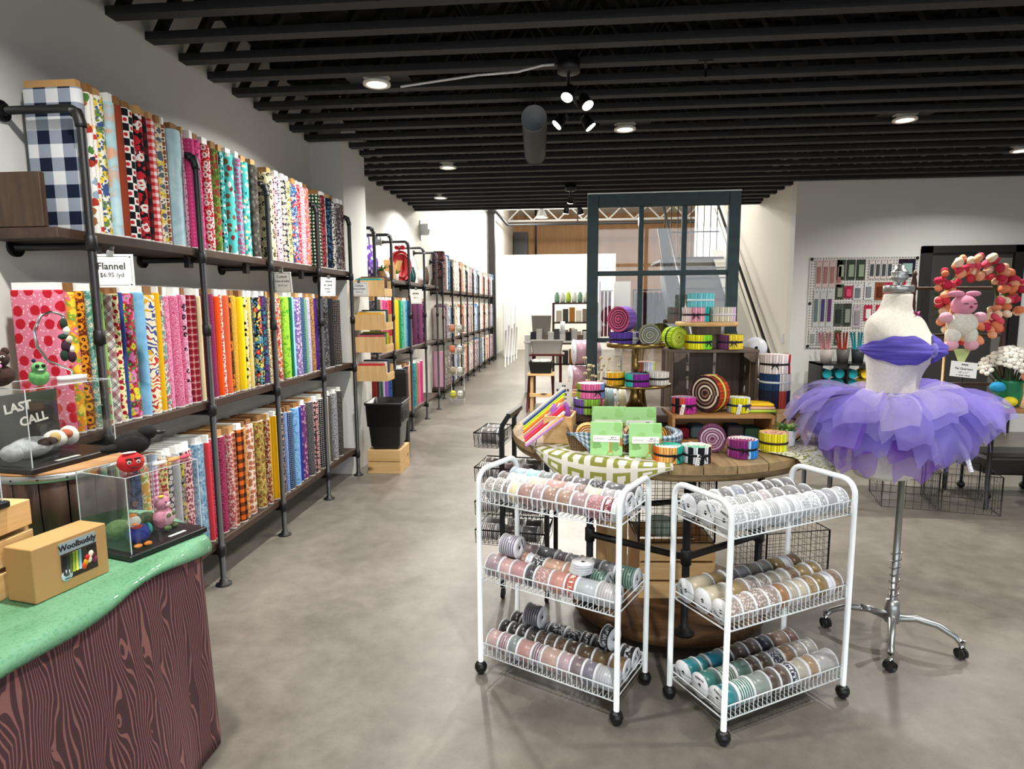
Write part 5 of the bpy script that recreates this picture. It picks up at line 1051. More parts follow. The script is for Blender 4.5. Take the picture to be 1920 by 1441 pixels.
# ------------------------------------------------------------------ black basket cart at the left of the table
t = thing('basket_cart', 'black four-tier wire basket cart left of the round table', 'cart', (-.325, 3.05, 0), R(-8))
for x, y, z in ((0, 0, .90), (-.0, .28, .90), (.23, 0, .77), (.23, .28, .77)):
    MB().box(x-.011, x+.011, y-.011, y+.011, .06, z).build('post', 'black_metal', t)
    c = MB(); c.tube([(x-.008, y, .026), (x+.008, y, .026)], .026, 16); c.build('caster', 'black_plastic', t)
for y in (0, .28): mb = MB(); mb.beam((0, y, .90), (.035, y, .955), .022, .022); mb.build('handle_arm', 'black_metal', t)
MB().beam((.035, 0, .955), (.035, .28, .955), .022, .022).build('handle_bar', 'black_metal', t)
def wirebox(name, parent, x0, x1, y0, y1, z0, z1, mat, n, r=.0016, rim=.004, loc=None):
    b = MB(); b.tube([(x0,y0,z1),(x1,y0,z1),(x1,y1,z1),(x0,y1,z1)], rim, 6, closed=True); o = b.build(name, mat, parent); m = MB()
    nx = max(2, int((x1-x0)/n)); ny = max(2, int((y1-y0)/n)); i_ = .012
    for k in range(nx+1): x = x0 + (x1-x0)*k/nx; m.tube([(x,y0,z1),(x,y0+i_,z0),(x,y1-i_,z0),(x,y1,z1)], r, 4)
    for k in range(ny+1): y = y0 + (y1-y0)*k/ny; m.tube([(x0,y,z1),(x0+i_,y,z0),(x1-i_,y,z0),(x1,y,z1)], r, 4)
    w_ = m.build('wires', mat, o); w_['kind'] = 'stuff'; return o
for k, (x0, x1, z) in enumerate(((-.15, -.012, .86), (-.15, .215, .68), (-.15, .215, .50), (-.15, .215, .35))):
    wirebox('wire_basket', t, x0, x1, .012, .268, z-.075, z, 'black_metal', .022)
bm = t.matrix_basis if False else Matrix.Translation((-.325, 3.05, 0)) @ Matrix.Rotation(R(-8), 4, 'Z')
i = 0
for zz, xs in ((.785, (-.08,)), (.605, (-.09, .03, .13)), (.425, (-.09, .03, .13)), (.275, (-.09, .03, .13))):
    for x in xs:
        for y in (.085, .19):
            nm, c = [('dark brown','#3f332e'),('smoke grey','#6f6a68'),('black and white','#2a2a2e'),('chocolate','#4a3a33'),('mauve','#8a6f78'),('silver','#a9aab0'),('plum','#4f3f49'),('grey','#83807e')][i % 8]; i += 1
            spool(bm, x, y, zz + .0455, .085, .0437, ribbon_mat('stripe' if i % 3 == 0 else 'satin', c), '%s ribbon spool number-%s seen through the black wire cart baskets' % (nm, ORD[i % 14]) if False else '%s ribbon spool in the %s black wire basket, %s %s' % (nm, {.785:'top', .605:'second', .425:'third', .275:'lowest'}[zz], 'front' if y < .1 else 'back', {-.09:'left', -.08:'left', .03:'middle', .13:'right'}[x]), 'ribbon spools on the black cart')
# ------------------------------------------------------------------ stored under the table
slat_box('slatted_crate', 'pale pine slatted crate stored under the round table', (.515, 3.06, .1005), .36, .3, .27, 'pine', 3, R(4), 'top', .012)
slat_box('post_crate', 'tall pine box standing under the left of the round table', (.225, 3.03, .101), .11, .11, .60, 'pine_z', 1, R(20), 'top', .012, cat='box')
def cage(name, label, x, y, z, W, D, H, rotz, n=.034):
    t = thing(name, label, 'wire cage', (x, y, z), rotz)
    for sx in (-1, 1):
        for sy in (-1, 1): MB().tube([(sx*W/2, sy*D/2, 0), (sx*W/2, sy*D/2, H)], .005, 6).build('corner_rod', 'black_metal', t)
    for nm, fr in (('front', [(-W/2,-D/2,0),(W/2,-D/2,0),(W/2,-D/2,H),(-W/2,-D/2,H)]), ('back', [(-W/2,D/2,0),(W/2,D/2,0),(W/2,D/2,H),(-W/2,D/2,H)]), ('a', [(-W/2,-D/2,0),(-W/2,D/2,0),(-W/2,D/2,H),(-W/2,-D/2,H)]), ('b', [(W/2,-D/2,0),(W/2,D/2,0),(W/2,D/2,H),(W/2,-D/2,H)])):
        m = MB(); m.tube(fr, .0035, 6, closed=True); a, b, c, d = [Vector(p) for p in fr]; nx = int((b-a).length/n); nz = int(H/n)
        for k in range(1, nx): m.tube([a + (b-a)*k/nx, d + (c-d)*k/nx], .0013, 4)
        for k in range(1, nz): m.tube([a + (d-a)*k/nz, b + (c-b)*k/nz], .0013, 4)
        o = m.build('mesh_panel', 'black_metal', t); o['kind'] = 'stuff'
    return t
cage('wire_cage', 'black wire mesh cage under the right side of the round table', 1.16, 3.42, .0, .36, .36, .32, R(15))
cage('wire_cage', 'black wire mesh cage standing under the middle of the round table', .515, 3.06, .3725, .36, .28, .36, R(4))
roll('pale green fabric roll stored in the mesh cage under the table', .46, 3.04, .3765, .06, .07, [(1,'#a9bfae')], ['#b9cabb','#9cb0a2'], None, False, group=None)
tag(MB().bbox(-.09, .09, -.1, .1, 0, .05, .012).build('folded_cloth', cl('#a9b5ba'), None, None, (1.14, 3.40, .3255), R(15)), 'folded grey cloth on top of the wire mesh cage under the table', 'cloth')
# ------------------------------------------------------------------ dress form in a purple tutu
MX, MY, MYAW = 1.395, 2.80, R(36)
noisy('form_cloth', '#cfc9bd', '#ddd8cc', 90, .9, bump=.05)
t = thing('dress_form', 'white cloth dress form on a chrome stand with casters, right of the carts', 'dress form', (MX, MY, 0), MYAW)
secs = [(.752,.145,.105,0),(.762,.166,.122,0),(.85,.172,.126,0),(.95,.166,.12,0),(1.03,.142,.106,0),(1.09,.124,.096,0),(1.14,.116,.090,0),(1.19,.124,.094,-.004),(1.24,.140,.102,-.010),(1.285,.156,.114,-.018),(1.325,.167,.113,-.018),(1.365,.186,.098,-.008),(1.400,.194,.084,0),(1.428,.185,.072,.004),(1.448,.150,.062,.008),(1.462,.105,.058,.01),(1.476,.078,.057,.008),(1.50,.063,.055,.004),(1.53,.058,.054,.0),(1.545,.057,.054,0)]
rings = []
for z, a, b, sh in secs:
    ring = []
    for k in range(40):
        g = 2*math.pi*k/40; x, y = a*math.cos(g), b*math.sin(g)
        if y < 0 and 1.20 < z < 1.40:   # bust
            f = math.exp(-((z-1.305)/.05)**2)
            for s in (-1, 1): y -= .034*f*math.exp(-((x - s*.075)/.05)**2)*(1 if y < -.02 else .3)
        if abs(math.cos(g)) > .8 and 1.30 < z < 1.43: x *= 1 - .02*(abs(math.cos(g))-.8)/.2
        ring.append((x, y + sh, z))
    rings.append(ring)
mb = MB(); mb.loft(rings); o = mb.build('torso', 'form_cloth', t); md = o.modifiers.new('smooth', 'SUBSURF'); md.levels = 1; md.render_levels = 1
MB().lathe([(.059,1.545),(.061,1.547),(.061,1.572),(.059,1.575)], 28, sy=.94).build('neck_cap', 'galv', t)
MB().lathe([(.012,1.575),(.014,1.585),(.032,1.60),(.036,1.61),(.028,1.618),(.034,1.626),(.03,1.636),(.018,1.645),(.02,1.655),(.004,1.662)], 22).build('finial', 'galv', t)
SO = Matrix.Translation(Matrix.Rotation(-MYAW, 3, 'Z') @ Vector((.045, -.045, 0))); n_before = set(t.children)
MB().tube([(0,0,.20),(0,0,.765)], .014, 16).build('pole', 'galv', t)
mb = MB(); mb.lathe([(.03,.10),(.034,.115),(.03,.16),(.026,.20)], 20); mb.build('hub', 'galv', t)
mb = MB(); mb.tube([(.021*math.cos(a), .021*math.sin(a), .205 + .0028*i) for i, a in enumerate([q*.55 for q in range(80)])], .0023, 5); mb.build('spring', 'chrome', t)
for k in range(4):
    g = R(-62 + 90*k); d = Vector((math.cos(g), math.sin(g), 0)); pts = [d*.02 + Vector((0,0,.12)), d*.09 + Vector((0,0,.135)), d*.17 + Vector((0,0,.125)), d*.235 + Vector((0,0,.09)), d*.255 + Vector((0,0,.066))]
    mb = MB(); mb.tube(pts, [.018,.016,.014,.012,.011], 10); lg = mb.build('leg', 'galv', t)
    p = d*.258; mb = MB(); mb.cyl((p.x,p.y,.05), (p.x,p.y,.08), .013, n=14); mb.build('socket', 'chrome', lg)
    mb = MB(); a = Vector((math.cos(g+.7), math.sin(g+.7), 0))
    for s in (-1, 1): q = p + a*s*.010 + Vector((0,0,.0235)); mb.tube([q - a*.006, q + a*.006], .023, 16)
    mb.build('caster', 'black_plastic', lg)
mb = MB(); mb.tube([(0,0,.14),(-.07,.03,.15),(-.13,.05,.175)], .008, 8); mb.tube([(-.11,.043,.167),(-.145,.055,.182)], .011, 8); mb.build('pedal', 'galv', t)
for o in t.children:
    if o not in n_before: o.matrix_local = SO @ o.matrix_local
# clothing
t2 = NT('tulle_band'); nz = t2.n('TexNoise', i={'Vector': t2.n('Mapping', i={'Vector': t2.n('TexCoord').outputs['Object'], 'Scale': (6, 6, 90)}).outputs[0], 'Scale': 1, 'Detail': 3})
t2.out(Base_Color=t2.ramp(nz.outputs[0], [(.3, lin('#3f3590')), (.7, lin('#6a5cc0'))]), Roughness=.85); t2.bump(nz.outputs[0], .6, .006)
b = thing('tulle_bandeau', 'purple tulle bandeau with a knot around the dress form bust', 'top', (MX, MY, 0), MYAW)
def torso_pt(g, z, off):
    for (z0, a0, b0, s0), (z1, a1, b1, s1) in zip(secs, secs[1:]):
        if z0 <= z <= z1: f = (z-z0)/(z1-z0); a, bb, sh = a0+(a1-a0)*f, b0+(b1-b0)*f, s0+(s1-s0)*f; break
    x, y = (a+off)*math.cos(g), (bb+off)*math.sin(g)
    if y < 0:
        f = math.exp(-((z-1.305)/.05)**2)
        for s in (-1, 1): y -= .034*f*math.exp(-((x - s*.075)/.05)**2)*(1 if y < -.02 else .3)
    return (x, y + sh, z)
def band(u, v):
    g = R(-90) + (u-.5)*2*R(178); d = abs(u-.5)*2; knot = math.exp(-(d/.07)**2); half = .06*(1 - .72*knot)*max(.18, 1 - 1.7*max(0, d-.28)) + .002*math.sin(u*60)
    return torso_pt(g, 1.308 + (v-.5)*2*half, .0105 + .012*math.sin(math.pi*v)*(1 - .3*knot) + .003*math.sin(v*25 + u*9))
sheet('wrap', band, 72, 14, 'tulle_band', b, .003)
mb = MB(); p = Vector(torso_pt(R(-90), 1.308, .016)); mb.ball(p, .022, .014, .03, 12, 8)
kn = mb.build('knot', 'tulle_lav' if 'tulle_lav' in MAT else 'tulle_band', b)
rb = thing('ribbon_bow', 'small magenta ribbon bow pinned to the dress form neckline', 'bow', (MX, MY, 0), MYAW)
p = Vector(torso_pt(R(-62), 1.452, .004))
for s, l in ((-1, .05), (1, .055)):
    mb = MB(); mb.beam(p, p + Vector((s*l, -.006 if s < 0 else .012, -.012)), .002, .008, (0,1,0)); mb.beam(p, p + Vector((s*.03, -.004 if s < 0 else .008, .012)), .002, .010, (0,1,0)); mb.build('ribbon_loop', cl('#a83278', .5), rb)
def tulle(name, c, alpha):
    t = NT(name); tr = t.n('BsdfTransparent'); df = t.n('BsdfDiffuse', i={'Color': lin(c)}); tl = t.n('BsdfTranslucent', i={'Color': lin(c)}); m1 = t.n('MixShader', i={0: .45, 1: df.outputs[0], 2: tl.outputs[0]})
    nz = t.n('TexNoise', i={'Vector': t.n('TexCoord').outputs['Object'], 'Scale': 9, 'Detail': 2}); f = t.math('ADD', t.math('MULTIPLY', nz.outputs[0], .35), alpha - .17)
    mx = t.n('MixShader', i={0: f, 1: tr.outputs[0], 2: m1.outputs[0]}); t.set(t.t.nodes['Material Output'].inputs[0], mx.outputs[0])
tulle('tulle_lav', '#c6bcf4', .40); tulle('tulle_vio', '#a498e8', .45); tulle('tulle_pur', '#9868d8', .5); tulle('tulle_pale', '#e0d6f6', .32)
kn.data.materials[0] = MAT['tulle_lav']
tu = thing('tulle_tutu', 'full purple tulle tutu skirt tied around the dress form waist', 'skirt', (MX, MY, 0), MYAW)
MB().loft([[((.122+e)*math.cos(2*math.pi*k/30), (.096+e)*math.sin(2*math.pi*k/30), z) for k in range(30)] for z, e in ((1.098,.008),(1.105,.013),(1.122,.013),(1.13,.008))], caps=False).build('waistband', 'tulle_vio', tu)
r3 = random.Random(11); NS = 135
for k in range(NS):
    g = 2*math.pi*k/NS*3 + r3.uniform(-.08, .08); lay = k % 3; L = r3.uniform(.27, .385) - .012*lay; lift = (.14, -.14, -.5)[lay] + r3.uniform(-.28, .2)
    wid = r3.uniform(.065, .11); ph = r3.uniform(0, 6); mat = r3.choice([['tulle_lav','tulle_pale','tulle_vio'], ['tulle_vio','tulle_lav','tulle_vio'], ['tulle_pur','tulle_vio','tulle_pur']][lay])
    d = Vector((math.cos(g), math.sin(g), 0)); s_ = Vector((-d.y, d.x, 0)); p = Vector((.124*d.x, .098*d.y, 1.115 - .004*lay)); ang = lift; vs = []; fs = []; n = 9; dr = -.62 if lay < 2 else -.5
    for i in range(n+1):
        a = i/n; w = .007 + wid*a**.9*(1 if a < .8 else 1 - 1.6*(a-.8)); fold = .6*w
        row = [p - s_*w + Vector((0,0,-fold*.5)), p - s_*w*.45 + Vector((0,0,fold*.45*math.sin(ph+a*3))), p + Vector((0,0,fold*.2)), p + s_*w*.5 + Vector((0,0,-fold*.4*math.cos(ph+a*2))), p + s_*w + Vector((0,0,fold*.3))]
        for j, q in enumerate(row): vs.append(q + Vector((0,0,.004*math.sin(j*2+ph))))
        ang_i = ang + dr*a*a*2.6; p = p + (d*math.cos(ang_i) + Vector((0,0,math.sin(ang_i))))*(L/n)
    for i in range(n):
        for j in range(4): fs.append((i*5+j, i*5+j+1, i*5+j+6, i*5+j+5))
    mb = MB(); mb._add(vs, fs, True); mb.build('tulle_strip', mat, tu)
tag(MB().tube([Vector((MX,MY,0)) + Matrix.Rotation(MYAW, 3, 'Z') @ Vector(q) for q in ((-.03,-.19,1.06),(-.06,-.27,1.0),(-.08,-.33,.93),(-.09,-.36,.86))], [.004,.009,.010,.008], 6).build('satin_ribbon', ribbon_mat('glitter', '#c9ccd9', '#ffffff')), 'silvery ribbon streamer hanging in the purple tutu', 'ribbon')
# ------------------------------------------------------------------ draped display table at the left front
poly = [(-1.285, .55), (-1.195, 1.86), (-1.235, 1.905), (-1.50, 2.09), (-1.83, 2.11), (-1.84, .55)]
DT = .752
t = NT('woodgrain_cloth'); uv = t.n('TexCoord').outputs['UV']; mp = t.n('Mapping', i={'Vector': uv, 'Scale': (1, .32, 1)}).outputs[0]
vo = t.n('TexVoronoi', voronoi_dimensions='2D', i={'Vector': mp, 'Scale': 11, 'Randomness': .8}); nz = t.n('TexNoise', i={'Vector': t.n('Mapping', i={'Vector': uv, 'Scale': (1, .25, 1)}).outputs[0], 'Scale': 9, 'Detail': 2})
us = t.n('SeparateXYZ', i={0: uv}).outputs[0]
pull = t.math('MULTIPLY', t.math('POWER', t.math('SUBTRACT', 1, t.math('MINIMUM', vo.outputs['Distance'], 1)), 3), 1.6)
ph = t.math('ADD', t.math('ADD', t.math('MULTIPLY', us, 92), t.math('MULTIPLY', nz.outputs[0], 7.5)), t.math('MULTIPLY', pull, 2.2))
ln = t.math('LESS_THAN', t.math('FRACT', ph), .30)
t.out(Base_Color=t.mix(ln, lin('#4a2e33'), lin('#8a5c58')), Roughness=.9)
def offset_poly(P, d):
    out = []; n = len(P)
    for i in range(n):
        a, b, c = Vector(P[i-1]), Vector(P[i]), Vector(P[(i+1) % n]); e1 = (b-a).normalized(); e2 = (c-b).normalized(); n1 = Vector((e1.y, -e1.x)); n2 = Vector((e2.y, -e2.x)); m = (n1+n2).normalized(); out.append(b + m*(d/max(.4, m.dot(n1))))
    return out
def per_pts(P, n):
    P = [Vector(p) for p in P]; L = [(P[(i+1) % len(P)] - P[i]).length for i in range(len(P))]; T = sum(L); res = []
    for k in range(n+1):
        s = T*k/n; i = 0
        while i < len(P)-1 and s > L[i]: s -= L[i]; i += 1
        res.append((P[i] + (P[(i+1) % len(P)] - P[i])*min(1, s/L[i]), T*k/n))
    return res
PO = poly  # runs clockwise seen from above?
area2 = sum(PO[i][0]*PO[(i+1) % 6][1] - PO[(i+1) % 6][0]*PO[i][1] for i in range(6))
if area2 < 0: PO = PO[::-1]
tb = thing('display_table', 'table draped in brown wood-grain print cloth at the left front', 'table', (-1.5, 1.4, 0))
def skirt(u, v):
    k = int(round(u*120)); base = per_pts(PO, 120)[k][0]; o1 = per_pts(offset_poly(PO, 1.0), 120)
    d = (Vector(offs[k]) - base); fold = .016*math.sin(u*58) + .011*math.sin(u*31 + 1); q = v**.8
    p = base + d.normalized()*(.004 + q*(.03 + fold*1.4) + (.02*q*q))
    return (p.x + 1.5, p.y - 1.4, DT - .004 - v*(DT - .012))
offs = [p for p, s in per_pts(offset_poly(PO, .2), 120)]
sheet('skirt_cloth', skirt, 120, 14, 'woodgrain_cloth', tb, .0015)
mb = MB(); mb.prism([(x+1.5, y-1.4) for x, y in PO], DT-.02, DT); mb.build('table_top', 'pine', tb)
for x, y in ((-1.32, .65), (-1.30, 1.78), (-1.76, 2.02), (-1.78, .65)): MB().cyl((x+1.5, y-1.4, 0), (x+1.5, y-1.4, DT-.021), .018).build('leg', 'pine_z', tb)
t = NT('green_sequin'); vo = t.n('TexVoronoi', i={'Vector': t.n('TexCoord').outputs['Object'], 'Scale': 170}); nz = t.n('TexNoise', i={'Vector': t.n('TexCoord').outputs['Object'], 'Scale': 6})
t.out(Base_Color=t.mix(nz.outputs[0], lin('#3f7a52'), lin('#76a886')), Roughness=t.ramp(t.n('SeparateColor', i={0: vo.outputs['Color']}).outputs[1], [(.72, (.75,.75,.75,1)), (.8, (.12,.12,.12,1))])); bm2 = t.n('Bump', i={'Strength': .55, 'Distance': .004, 'Height': t.n('SeparateColor', i={0: vo.outputs['Color']}).outputs[0]}); t.set(t.b.inputs['Normal'], bm2.outputs[0])
gc = thing('sequin_cloth', 'green sequinned cloth covering the top of the draped table', 'cloth', (-1.5, 1.4, 0))
def top_cloth(u, v):
    k = int(round(u*120)); b = per_pts(PO, 120)[k][0]; c = Vector((-1.53, 1.3)); d = (Vector(offs[k]) - b).normalized()
    if v <= .6: p = c + (b - c)*(v/.6); return (p.x + 1.5, p.y - 1.4, DT + .002 + .0008*math.sin(u*40 + v*9))
    q = (v-.6)/.4; drop = .045 + .016*math.sin(u*19 + .8) + .012*math.sin(u*43); p = b + d*(.02 + .03*math.sin(q*2) + .008*q*math.sin(u*70)); return (p.x + 1.5, p.y - 1.4, DT + .003 - drop*q**1.3)
sheet('drape', top_cloth, 120, 14, 'green_sequin', gc, .0012)
# kraft box
ZT = DT + .0045
bx = thing('kraft_box', 'brown kraft wool-kit box with colour label on the green cloth', 'box', (-1.36, 1.495, ZT), math.atan2(1.59-1.387, -1.293+1.333) )
MB().bbox(-.104, .104, -.045, .05, 0, .143, .002).build('carton', 'kraft', bx)
MB().box(-.035, .070, -.0462, -.0452, .102, .132).build('name_strip', cl('#9aa6ac'), bx); put_text('Woolbuddy', .022, 'black_matte', bx, frame_m((.017, -.0466, .117), (1,0,0), (0,-1,0)), .0006)
mb = MB(); mb.box(-.032, .070, -.046, -.0452, .030, .101); mb.build('photo_panel', cl('#3a322c'), bx)
for k, c in enumerate(['#2a2a2a','#39413a','#4f5a3a','#8aa03a','#b9c44a','#7fb0c4']): MB().cyl((-.027+.009*k, -.0465, .045), (-.024+.009*k, -.0465, .098), .0036, n=8).build('wool_stick', cl(c), bx)
for k, (c, zz) in enumerate([('#d9542a',.048),('#e0a02a',.056),('#c9302a',.066),('#e3dcc0',.060),('#efe6d0',.074),('#6a2a3f',.066),('#7a3a52',.054)]): MB().ball((.030+.0055*k, -.0462, zz), .008, .003, .010, 8, 6).build('wool_ball', cl(c), bx)
put_text('ECO', .012, 'black_matte', bx, frame_m((.054, -.0469, .092), (1,0,0), (0,-1,0)), .0004)
MB().lathe([(.0155,0),(.0155,.0008)], 20).build('badge', cl('#cfe0e6'), bx).matrix_local = frame_m((-.020, -.0468, .042), (1,0,0), (0,-1,0)); put_text('60', .013, 'black_matte', bx, frame_m((-.020, -.0479, .044), (1,0,0), (0,-1,0)), .0004); put_text('colors', .006, 'black_matte', bx, frame_m((-.020, -.0479, .034), (1,0,0), (0,-1,0)))
# acrylic cases
def case(label, c, yaw, W, D, H):
    t = thing('acrylic_case', label, 'display case', c, yaw)
    MB().bbox(-W/2-.012, W/2+.012, -D/2-.012, D/2+.012, 0, .018, .003).build('base_board', 'black_plastic', t); e = .002
    for x0, x1, y0, y1, z0, z1 in ((-W/2,W/2,-D/2,-D/2+e,.0185,H-e), (-W/2,W/2,D/2-e,D/2,.0185,H-e), (-W/2,-W/2+e,-D/2+e,D/2-e,.0185,H-e), (W/2-e,W/2,-D/2+e,D/2-e,.0185,H-e), (-W/2,W/2,-D/2,D/2,H-e,H)): MB().box(x0,x1,y0,y1,z0,z1).build('pane', 'acrylic', t)
    for a in (-1, 1):
        for b in (-1, 1): MB().box(a*W/2-.0012, a*W/2+.0012, b*D/2-.0012, b*D/2+.0012, .0185, H).build('edge', 'acrylic_edge', t)
        MB().box(-W/2, W/2, a*D/2-.0012, a*D/2+.0012, H-.0005, H+.001).build('edge', 'acrylic_edge', t); MB().box(a*W/2-.0012, a*W/2+.0012, -D/2, D/2, H-.0005, H+.001).build('edge', 'acrylic_edge', t)
    return t
plain('acrylic_edge', '#cfd6d8', .2)
def felt(name, c, c2): noisy(name, c, c2, 60, .95, bump=.5)
for nmm, c, c2 in (('felt_brown','#2a1812','#3c241a'),('felt_green','#4f8a4a','#6fae68'),('felt_red','#a3161c','#c9252a'),('felt_black','#08080a','#121214'),('felt_pink','#b56a80','#cf8fa0'),('felt_blue','#23307a','#34449a'),('felt_grey','#8f9094','#b4b5b8'),('felt_white','#cfcac0','#e3dfd6'),('felt_orange','#c9702a','#dd8a3a'),('felt_moss','#3a4f2c','#5a7040')): felt(nmm, c, c2)
y2 = math.atan2(1.868-1.614, -1.195+1.272)
case('clear acrylic case with felted pink bear and blue duck on the green cloth', (-1.35, 1.815, ZT), y2, .25, .215, .25)
def local(c, yaw): return Matrix.Translation(c) @ Matrix.Rotation(yaw, 4, 'Z')
C2 = local((-1.35, 1.815, ZT), y2)
def critter(name, label, M4, parts, cat='felt figure', face=None):
    """parts: (name, material, [(cx,cy,cz,rx,ry,rz), ...]) in a local frame looking to -Y"""
    t = thing(name, label, cat); t.matrix_world = M4
    for nm, mt, balls in parts:
        mb = MB()
        for b in balls: mb.ball(b[:3], *b[3:], 14, 10)
        mb.build(nm, mt, t)
    return t
zb = .0188
critter('felt_bear', 'felted pink bear with a flower standing inside the acrylic case', C2 @ Matrix.Translation((.07, .0, zb)) @ Matrix.Rotation(R(15), 4, 'Z'), [('body','felt_pink',[(0,0,.036,.034,.030,.038),(0,0,.088,.026,.024,.025)]),('belly',cl('#d9a5b0'),[(0,-.014,.036,.024,.020,.028)]),('ear','felt_pink',[(-.022,0,.108,.010,.006,.010)]),('ear','felt_pink',[(.022,0,.108,.010,.006,.010)]),('muzzle',cl('#dfb5bd'),[(0,-.021,.083,.011,.008,.008)]),('nose','felt_brown',[(0,-.029,.085,.003,.002,.002)]),('eye','black_matte',[(-.010,-.022,.094,.0025,.002,.0025)]),('eye','black_matte',[(.010,-.022,.094,.0025,.002,.0025)]),('flower',cl('#e3c93a'),[(-.012,-.008,.112,.008,.007,.005)]),('paw','felt_moss',[(-.012,-.03,.05,.010,.006,.007),(.012,-.03,.05,.010,.006,.007)]),('foot','felt_moss',[(-.016,-.026,.008,.012,.012,.008)]),('foot','felt_moss',[(.016,-.026,.008,.012,.012,.008)])])
critter('felt_duck', 'felted blue duck with orange feet inside the acrylic case', C2 @ Matrix.Translation((-.06, -.055, zb)) @ Matrix.Rotation(R(-15), 4, 'Z'), [('body','felt_blue',[(0,0,.036,.034,.03,.030),(0,.025,.045,.02,.02,.014)]),('head','felt_white',[(-.012,-.006,.078,.019,.018,.018)]),('crest','felt_orange',[(-.012,.0,.094,.012,.012,.008)]),('scarf','felt_red',[(-.008,-.010,.062,.017,.016,.006)]),('wing',cl('#2f8a86'),[(.03,0,.044,.008,.022,.018)]),('bill','felt_orange',[(-.018,-.026,.075,.008,.008,.004)]),('foot','felt_orange',[(-.014,-.026,.006,.012,.014,.006)]),('foot','felt_orange',[(.014,-.026,.006,.012,.014,.006)])])
critter('felt_bush', 'dark green felt hedge behind the bear in the acrylic case', C2 @ Matrix.Translation((-.01, .045, zb)), [('leaves','felt_moss',[(-.045,0,.032,.04,.035,.031),(.01,.01,.034,.04,.03,.033),(.06,.01,.028,.033,.03,.027)])], 'felt ornament')
tag(MB().box(-.03, .03, -.006, .006, 0, .0012).build('paper_label', 'white_card', None, None, tuple(C2 @ Vector((.05, -.085, zb))), y2), 'narrow paper label lying in the acrylic case before the bear', 'label')
ztop = ZT + .252
def at2(x, y): p = C2 @ Vector((x, y, 0)); return Matrix.Translation((p.x, p.y, ztop)) @ Matrix.Rotation(y2, 4, 'Z')
critter('felt_tomato', 'grumpy red felt tomato with a tag on top of the acrylic case', at2(-.07, -.06) @ Matrix.Rotation(R(-25), 4, 'Z'), [('body','felt_red',[(0,0,.030,.037,.036,.031)]),('eye','felt_white',[(-.010,-.033,.036,.006,.004,.006)]),('eye','felt_white',[(.014,-.032,.036,.006,.004,.006)]),('pupil','black_matte',[(-.010,-.0365,.036,.003,.002,.003)]),('pupil','black_matte',[(.014,-.0355,.036,.003,.002,.003)]),('brow','felt_brown',[(-.010,-.032,.046,.010,.004,.003),(.014,-.031,.046,.010,.004,.003)]),('mouth','felt_brown',[(.002,-.034,.020,.010,.003,.002)]),('tag','white_card',[(-.004,-.01,.062,.02,.012,.001)])])
rv = critter('felt_raven', 'black felt raven standing behind the red tomato', at2(.01, .03) @ Matrix.Rotation(R(60), 4, 'Z') @ Matrix.Scale(1.2, 4), [('body','felt_black',[(0,0,.056,.032,.042,.032)]),('head','felt_black',[(0,-.034,.080,.022,.024,.020)]),('tail','felt_black',[(0,.046,.045,.016,.03,.012)]),('wing','felt_black',[(.026,.006,.054,.010,.036,.024)]),('wing','felt_black',[(-.026,.006,.054,.010,.036,.024)]),('beak','black_plastic',[(0,-.062,.076,.006,.016,.006)])])
for s in (-1, 1): mb = MB(); mb.tube([(s*.012,0,.03),(s*.013,-.002,.004)], .003, 6); mb.ball((s*.014,-.008,.003), .006, .014, .003, 8, 6); mb.build('leg', 'felt_black', rv)
for k, (x, c, nm) in enumerate(((.02, '#dcd2c4', 'cream'), (.07, '#c98a5a', 'striped tan'), (.11, '#b04a5a', 'rose red'))):
    o = MB().ball((0,0,.007), .026, .011, .007, 12, 8).build('felt_sweet', cl(c), None, None, tuple(at2(x, -.07).translation), y2 + R(10*k)); tag(o, '%s felt sweet lying on the acrylic case by the raven' % nm, 'felt figure', 'felt sweets on the acrylic case')
# half barrel, big case, figures
t = thing('wooden_barrel', 'dark wooden barrel with a riveted metal hoop on the draped table', 'barrel', (-1.675, 1.885, ZT))
n = 16
for k in range(n):
    g0, g1 = 2*math.pi*k/n + .012, 2*math.pi*(k+1)/n - .012; rs = [(.175,0),(.188,.12),(.19,.235)]; mb = MB(); rg = []
    for r, z in rs: rg.append([(r*math.cos(g), r*math.sin(g), z) for g in (g0, (g0+g1)/2, g1)] + [((r-.016)*math.cos(g), (r-.016)*math.sin(g), z) for g in (g1, (g0+g1)/2, g0)])
    mb.loft(rg); mb.build('stave', 'dark_plank_z', t)
MB().lathe([(.189,.215),(.1925,.216),(.193,.238),(.189,.239)], 40, caps=False).build('hoop', 'galv', t); MB().lathe([(.187,.2355),(.187,.2445)], 40).build('lid', 'oak_crate', t)
for k in range(16): g = 2*math.pi*k/16; MB().ball((.193*math.cos(g), .193*math.sin(g), .227), .0035, n=6, m=4).build('rivet', 'black_metal', t)
ZB1 = ZT + .245; y1_ = math.atan2(2.023-1.736, .042)
case('large clear acrylic case with the Last Call diorama on the barrel', (-1.715, 1.875, ZB1), y1_, .30, .25, .258)
C1 = local((-1.715, 1.875, ZB1), y1_)
t = thing('diorama_backdrop', 'dark painted Last Call backdrop panel inside the big acrylic case', 'backdrop'); t.matrix_world = C1 @ Matrix.Translation((0, .105, .0188))
noisy('chalk_dark', '#1d1c1e', '#33322f', 12, .9)
MB().box(-.14, .14, -.004, .004, 0, .20).build('panel', 'chalk_dark', t); put_text('LAST', .042, 'felt_white', t, frame_m((.0, -.0046, .155), (1, 0, .08), (0,-1,0)), .0012); put_text('CALL', .042, 'felt_white', t, frame_m((.05, -.0046, .108), (1, 0, .12), (0,-1,0)), .0012)
